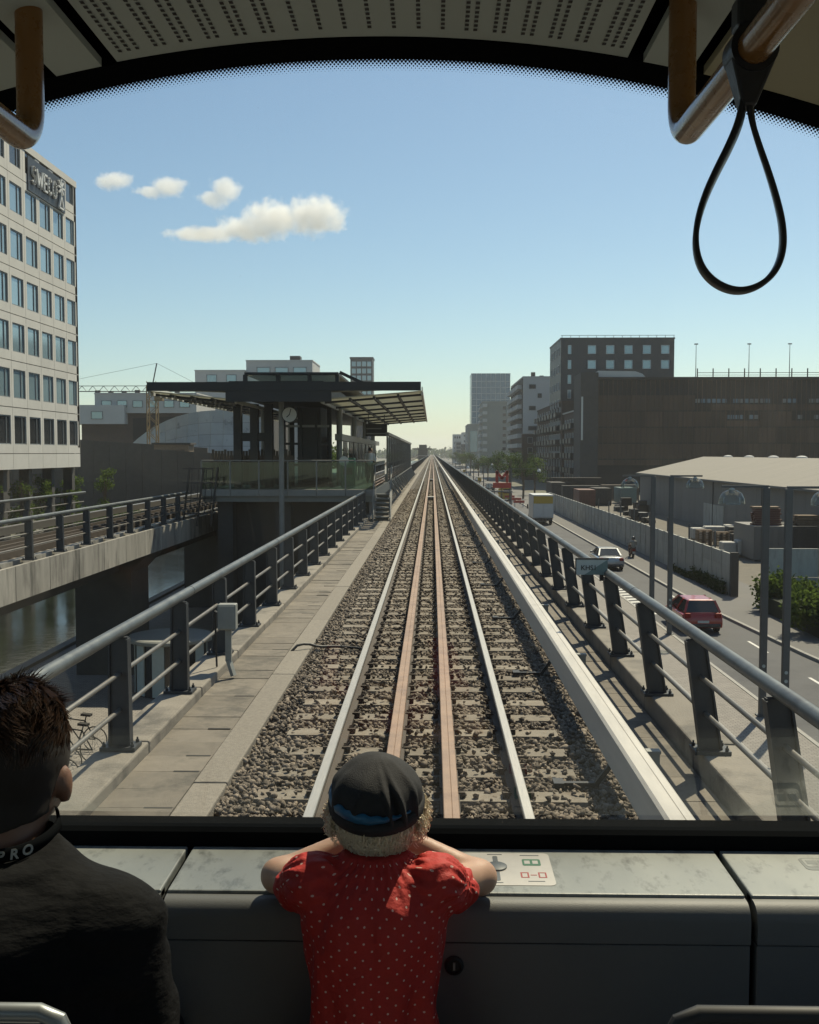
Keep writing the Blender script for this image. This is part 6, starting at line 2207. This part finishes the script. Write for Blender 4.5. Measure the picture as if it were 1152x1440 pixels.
def child_dress(P):
    z = P[..., 2]
    a, b, yc = 1.05 * np.interp(z, _zf, _as), np.interp(z, _zf, _bs), np.interp(z, _zf, _ys)
    x, y = P[..., 0], P[..., 1] - yc
    rr = np.sqrt((x / a) ** 2 + (y / b) ** 2)
    d = (rr - 1) * np.minimum(a, b)
    ang = np.arctan2(x / a, -y / b)
    # gathered neckline, loose vertical folds, skirt gathers
    d = d + .0028 * np.sin(ang * 34 + 1.2 * np.sin(z * 60)) * np.clip((z - .852) / .04, 0, 1)
    d = d + .0042 * np.sin(ang * 9 + 9 * z + 1.5 * np.sin(z * 21)) * np.clip((.80 - z) / .12, 0, 1)
    d = d + .0060 * wob(P * np.array([1.6, 1, .55]), 70, 3) * np.clip((.90 - z) / .06, .2, 1)
    d = d + .0022 * wob(P * np.array([1.3, 1, .8]), 170, 4)
    d = d + .006 * np.sin(ang * 22 + np.sin(z * 40)) * np.clip((.62 - z) / .1, 0, 1)
    d = d + .0022 * np.exp(-((x - .002) / .0035) ** 2) * (y < 0) * (z < .845)
    for s in (-1, 1):
        c = np.array((s * .110, .02, .862))
        e = sd_ell(P, c, (.043, .056, .046))
        e = smin(e, sd_cone(P, (s * .10, .005, .868), (s * .140, .062, .835), .046, .040), .02)
        q = P - c
        an = np.arctan2(q[..., 2], q[..., 1])
        e = e + .0036 * np.sin(an * 13 + 2 * np.sin(q[..., 0] * 80)) * np.clip(1 - np.abs(np.abs(q[..., 0]) - .035) / .05, 0, 1) + .0035 * wob(P, 120, 11 + s)
        d = smin(d, e, .012)
    # neck opening
    d = np.maximum(d, -np.maximum((np.sqrt((x / .042) ** 2 + ((P[..., 1] - .052) / .040) ** 2) - 1) * .04, .872 - z))
    d = np.maximum(d, .35 - z)
    return np.maximum(d, z - .912)


add_sdf('dress', child_dress, (-.24, -.22, .33), (.24, .22, .935), .004, 'dress_red', ch, False)


def cap_base(P):
    q = P - HC
    d = sd_ell(P, HC + np.array((0, -.002, .012)), (.0815, .092, .092))
    z = q[..., 2]
    ang = np.arctan2(q[..., 0], -q[..., 1])
    crown = np.clip((z - .0) / .08, 0, 1)
    d = d - .0065 * np.exp(-((z - .058) / .026) ** 2)
    # folds running from the crown seam down the right back
    def fold(a0, w, amp, tw):
        return -amp * np.exp(-((ang - a0 - tw * z) / w) ** 2) * np.exp(-((z - .03) / .045) ** 2)
    d = d + fold(.34, .05, .009, -2.2) + fold(.62, .06, .010, -2.6) + fold(.98, .09, .008, -1.5) + fold(-.42, .12, .006, 2.5) + fold(-.95, .14, .005, 1)
    d = d - fold(.48, .05, .007, -2.4) * 1
    d = d + .0022 * wob(P, 60, 21) + .0010 * wob(P, 150, 22)
    return d


def rim(P):
    q = P - HC
    return q[..., 2] - (.016 + .26 * q[..., 1])


def cap_fn(P):
    d = cap_base(P)
    d = np.maximum(d, -rim(P))
    return np.maximum(d, -(sd_ell(P, HC, (.0735, .0845, .0885))))


add_sdf('cap', cap_fn, (-.11, -.03, .90), (.11, .20, 1.09), .0028, 'cap_cloth', ch, True)


def band(name, z0, z1, grow, m, a0=-3.2, a1=3.2, wav=0.0, n=140, taper=None):
    v, f = [], []
    for i in range(n + 1):
        an = a0 + (a1 - a0) * i / n
        u = i / n
        k = 1 if taper is None else taper(u)
        for (zz, g) in ((z0, grow), ((z0 + z1) / 2, grow + .002), (z1, grow)):
            zz2 = (z0 + z1) / 2 + (zz - (z0 + z1) / 2) * k + wav * math.sin(an * 23) * .4 * (1 if zz != z0 else .3)
            # solve for the ring on the cap ellipsoid in a tilted plane
            r = 1.0
            x, y = math.sin(an), -math.cos(an)
            zc = zz2
            for _ in range(6):
                hgt = zc + .26 * (y * .09 * r) + .016 - .012
                r = math.sqrt(max(.05, 1 - (hgt / .092) ** 2))
            px, py = x * (.0815 * r + g), y * (.092 * r + g) - .002
            v.append((px - .098 + HC[0], 1.715 + HC[1] + py, FLOOR + HC[2] + .016 + zc + .26 * y * .09 * r))
    for i in range(n):
        for k in range(2):
            f.append((i * 3 + k, (i + 1) * 3 + k, (i + 1) * 3 + k + 1, i * 3 + k + 1))
    o = MB().add(v, f).build(name, m, ch, smooth=True, recalc=False)
    s = o.modifiers.new('solid', 'SOLIDIFY')
    s.thickness = .0016
    s.offset = 1
    return o


band('cap_band', -.004, .018, .0016, 'cap_cloth')
band('ribbon', .018, .034, .0034, 'ribbon', -2.1, .80, .0030, 150, lambda u: min(1, u * 4 + .3, max(.15, (1 - u) * 3)))
# curls
def curls():
    mb = MB()
    g = np.random.default_rng(5)
    for i in range(750):
        an = g.uniform(-2.0, 2.0)
        side = abs(an) > 1.05
        x, y = math.sin(an), -math.cos(an)
        rr = g.uniform(1.0, 1.07) if not side else g.uniform(.98, 1.20)
        z0_ = .016 + .26 * y * .085 + g.uniform(-.022, .004)
        ln = g.uniform(.022, .060) if not side else g.uniform(.014, .040)
        cr = g.uniform(.003, .0075)
        ph, tw = g.uniform(0, 6.28), g.uniform(9, 17) * g.choice((-1, 1))
        pts = []
        for k in range(13):
            u = k / 12
            zz = z0_ - ln * u
            sc_ = math.sqrt(max(.34, 1 - (zz / .089) ** 2)) * rr
            if side: sc_ = max(sc_, .95) * (1 + .10 * u)
            a = ph + tw * u * .8
            q_ = u ** .4
            pts.append((-.098 + x * .074 * sc_ + cr * q_ * math.cos(a), 1.715 + HC[1] + y * .088 * sc_ + cr * q_ * math.sin(a) * .7, FLOOR + HC[2] + zz + (.5 * cr * math.sin(a * 1.3) if k else 0)))
        mb.tube(pts, [.0011 - .0006 * k / 12 for k in range(13)], 4, caps=False)
    mb.build('hair', 'blond', ch, smooth=True, recalc=False)


curls()


def hair_cap(P):
    d = sd_ell(P, HC, (.0745, .0875, .0895)) + .0018 * wob(P, 160, 41)
    q = P - HC
    d = np.maximum(d, -(q[..., 2] + .040))
    return np.maximum(d, q[..., 1] * .8 - .02 + .15 * np.abs(q[..., 0]) - .0)


add_sdf('hair_base', hair_cap, (-.09, -.02, .90), (.09, .13, 1.06), .004, 'blond', ch)

# ---- the seated person in black
MXo, MYo = -.652, 1.44
mn = thing('person', (MXo, MYo, FLOOR), 'seated person with brown swept hair in a black long-sleeved top', 'person')
MH = np.array((0, .150, 1.118))


def man_body(P):
    d = sd_ell(P, MH, (.070, .092, .108))
    d = smin(d, sd_ell(P, (0, .195, 1.060), (.050, .055, .058)), .035)
    d = smin(d, sd_ell(P, (0, .252, 1.092), (.012, .018, .022)), .012)
    for s in (-1, 1):
        d = smin(d, sd_ell(P, (s * .074, .146, 1.078), (.011, .020, .031)), .006)
        d = smin(d, sd_ell(P, (s * .032, .236, 1.118), (.02, .010, .012)), .012)
    d = smin(d, sd_cone(P, (0, .08, .95), (0, .125, 1.06), .055, .053), .02)
    d = smin(d, sd_cone(P, (0, .01, .50), (0, .05, .82), .10, .10), .04)
    for s in (-1, 1):
        sh, el, wr = (s * .185, .045, .915), (s * .235, .05, .66), (s * .19, .27, .56)
        d = smin(d, sd_cone(P, (0, .07, .91), (s * .17, .05, .89), .045, .040), .03)
        d = smin(d, sd_cone(P, (s * .18, .045, .89), el, .042, .036), .02)
        d = smin(d, sd_cone(P, el, wr, .036, .028), .02)
        d = smin(d, hand(P, wr, (0, 1, -.25), (0, -.2, -1), 1.0, s), .015)
        hip, kn, an = (s * .09, 0, .54), (s * .13, .36, .53), (s * .13, .30, .08)
        d = smin(d, sd_cone(P, hip, kn, .085, .058), .04)
        d = smin(d, sd_cone(P, kn, an, .056, .038), .03)
    return d


add_sdf('body', man_body, (-.32, -.16, .05), (.32, .47, 1.26), .0085, 'skin_man', mn)


def man_shirt(P):
    d = sd_cone(P, (0, .005, .52), (0, .045, .84), .142, .150)
    d = smin(d, sd_ell(P, (0, .03, .80), (.205, .135, .17)), .06)
    d = smin(d, sd_cone(P, (0, .062, .92), (0, .098, 1.018), .078, .066), .035)
    for s in (-1, 1):
        sh, el, wr = (s * .178, .045, .898), (s * .232, .05, .66), (s * .192, .25, .565)
        d = smin(d, sd_cone(P, (s * .03, .070, .955), sh, .072, .070), .05)
        d = smin(d, sd_cone(P, sh, el, .068, .055), .035)
        d = smin(d, sd_cone(P, el, wr, .053, .038), .02)
    z, x = P[..., 2], P[..., 0]
    # raglan seams, drag lines across the back
    d = d + .0028 * np.exp(-((np.abs(x) - .150 + .10 * (z - .85)) / .005) ** 2) * (P[..., 1] < .05)
    d = d - .0050 * np.sin(95 * (z + .10 * np.abs(x) ** 1.2) + 5 * wob(P, 9, 31)) * np.clip((.95 - z) / .15, 0, 1) * .7
    d = d + .0055 * wob(P * np.array([.6, 1, 1.8]), 45, 32) + .0020 * wob(P * np.array([.7, 1, 1.6]), 120, 33)
    d = np.maximum(d, z - 1.016 - .25 * (P[..., 1] - .10))
    return np.maximum(d, .50 - z)


add_sdf('shirt', man_shirt, (-.34, -.20, .48), (.34, .36, 1.06), .0065, 'shirt_black', mn)


def man_trousers(P):
    d = sd_ell(P, (0, .01, .53), (.19, .14, .10))
    for s in (-1, 1):
        d = smin(d, sd_cone(P, (s * .09, 0, .535), (s * .13, .36, .53), .098, .072), .04)
        d = smin(d, sd_cone(P, (s * .13, .36, .53), (s * .13, .30, .10), .070, .055), .03)
    return np.maximum(d, .08 - P[..., 2])


add_sdf('trousers', man_trousers, (-.30, -.18, .06), (.30, .47, .66), .012, 'trouser', mn)
for s in (-1, 1):
    xs_ = MXo + s * .13
    MB().hexa([(xs_ - .045, MYo + .22, FLOOR), (xs_ + .045, MYo + .22, FLOOR), (xs_ + .048, MYo + .385, FLOOR), (xs_ - .048, MYo + .385, FLOOR), (xs_ - .04, MYo + .23, FLOOR + .09), (xs_ + .04, MYo + .23, FLOOR + .09), (xs_ + .035, MYo + .37, FLOOR + .045), (xs_ - .035, MYo + .37, FLOOR + .045)]).build('shoe', 'shoe', mn, bevel=.02, seg=3)


def scalp_fn(P):
    d = sd_ell(P, MH + np.array((0, -.002, .010)), (.0745, .098, .112))
    q = P - MH
    # hairline: low at the nape, high at the brow
    d = np.maximum(d, -(q[..., 2] + .100 - .95 * np.clip(q[..., 1] + .01, 0, 1)))
    nape = sd_cone(P, (0, .113, 1.030), (0, .128, 1.075), .0600, .066)
    nape = np.maximum(nape, np.maximum(P[..., 1] - .115, 1.030 + .25 * np.abs(P[..., 0]) - P[..., 2]))
    return smin(d, nape, .008) + .0012 * wob(P, 150, 51)


add_sdf('hair_base', scalp_fn, (-.10, .03, .99), (.10, .26, 1.25), .004, 'scalp', mn)


def strands():
    mb = MB()
    g = np.random.default_rng(8)
    for i in range(9000):
        d = g.normal(size=3)
        d /= np.linalg.norm(d)
        if d[2] < -.42 or (d[1] > .55 and d[2] < .3): continue
        if d[2] < .05 and g.random() < .35: continue
        r = np.array((.0745, .098, .112))
        c = MH + np.array((0, -.002, .010))
        p = c + d * r * .985
        top = np.clip((d[2] - .05) / .5, 0, 1)
        n = d / r; n /= np.linalg.norm(n)
        # swept up and back, falling to the side on the crown, in locks
        lock = math.sin(d[0] * 14 + 3 * math.sin(d[1] * 7)) * .35
        flow = np.array((.42 + lock, -.75, .10)) * top + np.array((.05 * np.sign(d[0]), -.25, -.8)) * (1 - top)
        flow = flow + g.normal(0, .06, 3)
        flow -= n * (flow @ n)
        ln = (.012 + .046 * top) * g.uniform(.7, 1.25)
        lift = .02 + .12 * top
        pts = []
        for k in range(6):
            u = k / 5
            q = p + ln * (flow * u + n * lift * (u - .55 * u * u * 1.2))
            pts.append((MXo + q[0], MYo + q[1], FLOOR + q[2]))
        mb.tube(pts, [.0008, .0009, .0008, .0007, .0005, .0002], 3, caps=False)
    mb.build('hair', 'brown_hair', mn, smooth=True, recalc=False)


strands()
# neck strap with its three letters
sp3 = thing('neck_strap', (MXo, MYo, FLOOR + .97), 'black neck strap printed with the grey letters PRO', 'strap')
v, f = [], []
nst = 40
for i in range(nst + 1):
    an = -2.3 + 4.6 * i / nst
    for zz, g_ in ((0, .0), (.020, -.003)):
        v.append((MXo + (.074 + g_) * math.sin(an), MYo + .104 - (.080 + g_) * math.cos(an), FLOOR + .999 + zz - .03 * (1 - math.cos(an)) * 0 + .012 * (1 - math.cos(an))))
for i in range(nst):
    f.append((i * 2, i * 2 + 2, i * 2 + 3, i * 2 + 1))
o = MB().add(v, f).build('band', 'trim_black', sp3, smooth=True, recalc=False)
s_ = o.modifiers.new('solid', 'SOLIDIFY'); s_.thickness = .003; s_.offset = 1
for i, cch in enumerate('PRO'):
    an = .36 + .245 * i - .10
    px_, py_ = MXo + .0778 * math.sin(an), MYo + .104 - .0838 * math.cos(an)
    lo_ = text_obj('letter', cch, .020, 'seat_metal', sp3, (px_, py_, FLOOR + 1.009 + .012 * (1 - math.cos(an))), (R(84), 0, an), .0006, weight=.0006, shear=.15)

# ---- small figures outside
def small_person(loc, label, top, legs, h=1.72, sit=False, name_extra=None):
    t = thing('person', loc, label, 'person')
    k = h / 1.72

    def body(P):
        P = P / k
        d = sd_ell(P, (0, .02, 1.60), (.078, .098, .115))
        d = smin(d, sd_cone(P, (0, 0, 1.40), (0, .01, 1.5), .055, .05), .03)
        if not sit:
            d = smin(d, sd_cone(P, (0, 0, .95), (0, 0, 1.36), .13, .14), .06)
            for s in (-1, 1):
                d = smin(d, sd_cone(P, (s * .19, 0, 1.38), (s * .24, .0, 1.10), .05, .04), .03)
                d = smin(d, sd_cone(P, (s * .24, 0, 1.10), (s * .20, .18, .98), .04, .03), .02)
                d = smin(d, sd_cone(P, (s * .10, 0, .92), (s * .11, .02, .50), .085, .06), .04)
                d = smin(d, sd_cone(P, (s * .11, .02, .50), (s * .11, 0, .09), .058, .04), .03)
                d = smin(d, sd_cone(P, (s * .11, -.02, .05), (s * .12, .16, .045), .045, .04), .02)
        else:
            d = smin(d, sd_cone(P, (0, -.02, .95), (0, 0, 1.36), .13, .15), .06)
            for s in (-1, 1):
                d = smin(d, sd_cone(P, (s * .19, 0, 1.37), (s * .28, .22, 1.13), .055, .045), .03)
                d = smin(d, sd_cone(P, (s * .28, .22, 1.13), (s * .26, .48, 1.15), .042, .032), .02)
                d = smin(d, sd_cone(P, (s * .10, 0, .90), (s * .17, .40, .84), .09, .065), .04)
                d = smin(d, sd_cone(P, (s * .17, .40, .84), (s * .16, .36, .48), .06, .045), .03)
                d = smin(d, sd_cone(P, (s * .16, .32, .46), (s * .17, .52, .45), .045, .04), .02)
        return d
    add_sdf('body', body, (-.42, -.25, -.02), (.42, .62, 1.78 * k), .028, 'skin', t)

    def shirt(P):
        Q = P / k
        d = sd_cone(Q, (0, -.0, .96), (0, 0, 1.34), .15, .165)
        for s in (-1, 1):
            e = ((s * .19, 0, 1.38), (s * .24, .0, 1.10)) if not sit else ((s * .19, 0, 1.37), (s * .28, .22, 1.13))
            d = smin(d, sd_cone(Q, e[0], e[1], .068, .058), .03)
        return np.maximum(d, Q[..., 2] - 1.46)
    add_sdf('shirt', shirt, (-.42, -.25, .78), (.42, .4, 1.6 * k), .028, top, t)

    def legs_(P):
        Q = P / k
        d = sd_ell(Q, (0, 0, .94), (.17, .13, .11))
        for s in (-1, 1):
            if not sit:
                d = smin(d, sd_cone(Q, (s * .10, 0, .92), (s * .11, .02, .50), .10, .075), .03)
                d = smin(d, sd_cone(Q, (s * .11, .02, .50), (s * .11, 0, .12), .072, .06), .03)
            else:
                d = smin(d, sd_cone(Q, (s * .10, 0, .90), (s * .17, .40, .84), .105, .08), .03)
                d = smin(d, sd_cone(Q, (s * .17, .40, .84), (s * .16, .36, .52), .075, .06), .03)
        return d
    add_sdf('trousers', legs_, (-.42, -.25, .0), (.42, .62, 1.1), .028, legs, t)
    return t


pp = small_person((-3.0, 49.5, PZ), 'person in a white shirt standing on the platform by the screens', 'letter_white', 'trouser')
add_sdf('hair', lambda P: np.maximum(sd_ell(P, (0, .01, 1.62), (.088, .105, .12)), 1.55 - P[..., 2] + .6 * np.clip(P[..., 1] - .03, 0, 1)), (-.12, -.12, 1.5), (.12, .15, 1.78), .02, 'scalp', pp)
small_person((-3.35, 56.5, PZ), 'person in dark clothes waiting on the platform under the sign', 'jacket', 'trouser')
rd_ = small_person((sx_, sy_ + .25, gz2 - .16), 'scooter rider in a grey-green jacket and dark helmet', 'box_grey', 'trouser', 1.72, True)
add_sdf('helmet', lambda P: np.maximum(sd_ell(P, (0, .02, 1.62), (.125, .145, .145)), 1.52 - P[..., 2]), (-.16, -.16, 1.45), (.16, .2, 1.8), .02, 'car_dark', rd_)

# ================================================================== CLOUDS
def cloud(blobs, D, label, dens=.03):
    """blobs: (px, py, rx, ry) measured outline, built as a real volume of air at distance D"""
    s = D / F_PX
    B = []
    for (px, py, rx, ry) in blobs:
        c = at(px, py, D)
        B.append((c, rx * s * 1.12, (rx + ry) * .5 * s, ry * s * 1.12))
    cen = sum((b[0] for b in B), Vector()) / len(B)

    def fn(P):
        d = None
        for c, a, b, e in B:
            q = sd_ell(P, c - cen, (a * 1.3, b * 1.3, e * 1.3))
            d = q if d is None else np.minimum(d, q)
        return d
    lo = [min((b[0] - cen)[i] - b[1 + i] * 1.4 for b in B) for i in range(3)]
    hi = [max((b[0] - cen)[i] + b[1 + i] * 1.4 for b in B) for i in range(3)]
    m = bpy.data.materials.new('cloud_vapour')
    m.use_nodes = True
    N, L = m.node_tree.nodes, m.node_tree.links
    N.remove(N['Principled BSDF'])
    pv = N.new('ShaderNodeVolumePrincipled')
    pv.inputs['Color'].default_value = (.98, .98, .98, 1)
    pv.inputs['Anisotropy'].default_value = .2
    tc = N.new('ShaderNodeTexCoord')
    nz = N.new('ShaderNodeTexNoise')
    nz.inputs['Scale'].default_value = 90 / D
    nz.inputs['Detail'].default_value = 6
    nz.inputs['Roughness'].default_value = .62
    L.new(tc.outputs['Object'], nz.inputs['Vector'])

    def mth(op, a, b_=None):
        n = N.new('ShaderNodeMath')
        n.operation = op
        for i, q in enumerate((a, b_)):
            if q is None: continue
            if isinstance(q, (int, float)): n.inputs[i].default_value = q
            else: L.new(q, n.inputs[i])
        return n.outputs[0]
    acc = None
    for c, a, b, e in B:
        vm = N.new('ShaderNodeVectorMath')
        vm.operation = 'SUBTRACT'
        L.new(tc.outputs['Object'], vm.inputs[0])
        vm.inputs[1].default_value = c - cen
        v2_ = N.new('ShaderNodeVectorMath')
        v2_.operation = 'DIVIDE'
        L.new(vm.outputs[0], v2_.inputs[0])
        v2_.inputs[1].default_value = (a, b, e)
        ln = N.new('ShaderNodeVectorMath')
        ln.operation = 'LENGTH'
        L.new(v2_.outputs[0], ln.inputs[0])
        g = mth('SUBTRACT', 1.0, ln.outputs['Value'])
        acc = g if acc is None else mth('MAXIMUM', acc, g)
    dn = mth('ADD', acc, mth('MULTIPLY', mth('SUBTRACT', nz.outputs['Fac'], .55), 1.7))
    mr = N.new('ShaderNodeMapRange')
    mr.inputs['From Min'].default_value = .0
    mr.inputs['From Max'].default_value = .40
    mr.inputs['To Min'].default_value = 0
    mr.inputs['To Max'].default_value = dens
    L.new(dn, mr.inputs['Value'])
    L.new(mr.outputs[0], pv.inputs['Density'])
    L.new(pv.outputs[0], N['Material Output'].inputs['Volume'])
    M['cloud_vapour'] = m
    try:
        m.cycles.volume_step_rate = 1.0
    except Exception:
        pass
    V, Q = nets(fn, lo, hi, max(hi[2] - lo[2], 30) / 14)
    o = link_mesh('cloud', fast_mesh('cloud', V, Q, 'cloud_vapour', True), None, cen)
    return tag(o, label, 'cloud', None)


cloud([(290, 329, 56, 11), (350, 322, 50, 17), (385, 308, 46, 26), (440, 303, 46, 27), (468, 304, 22, 20)], 2600, 'long flat-bottomed white cumulus cloud, the largest in the sky')
cloud([(302, 279, 26, 13), (316, 266, 22, 20)], 2600, 'small puffy white cloud just above the largest cloud')
cloud([(212, 269, 24, 9), (236, 263, 28, 14)], 2700, 'small thin white cloud between two other small clouds')
cloud([(158, 254, 28, 12)], 2800, 'faint small white cloud nearest the office block')

# ================================================================== HAZE (even air round the whole scene)
def haze(density):
    m = bpy.data.materials.new('haze')
    m.use_nodes = True
    N, L = m.node_tree.nodes, m.node_tree.links
    N.remove(N['Principled BSDF'])
    pv = N.new('ShaderNodeVolumePrincipled')
    pv.inputs['Color'].default_value = (.93, .96, 1, 1)
    pv.inputs['Density'].default_value = density
    pv.inputs['Anisotropy'].default_value = .45
    L.new(pv.outputs[0], N['Material Output'].inputs['Volume'])
    M['haze'] = m
    o = MB().box(-FAR - 60, FAR + 60, -300, FAR + 60, GZ - 3.5, 62).build('haze', 'haze', loc=(0, 0, 0))
    tag(o, 'thin pale haze in the air over the whole place', 'haze', kind='stuff')


if HAZE: haze(HAZE)
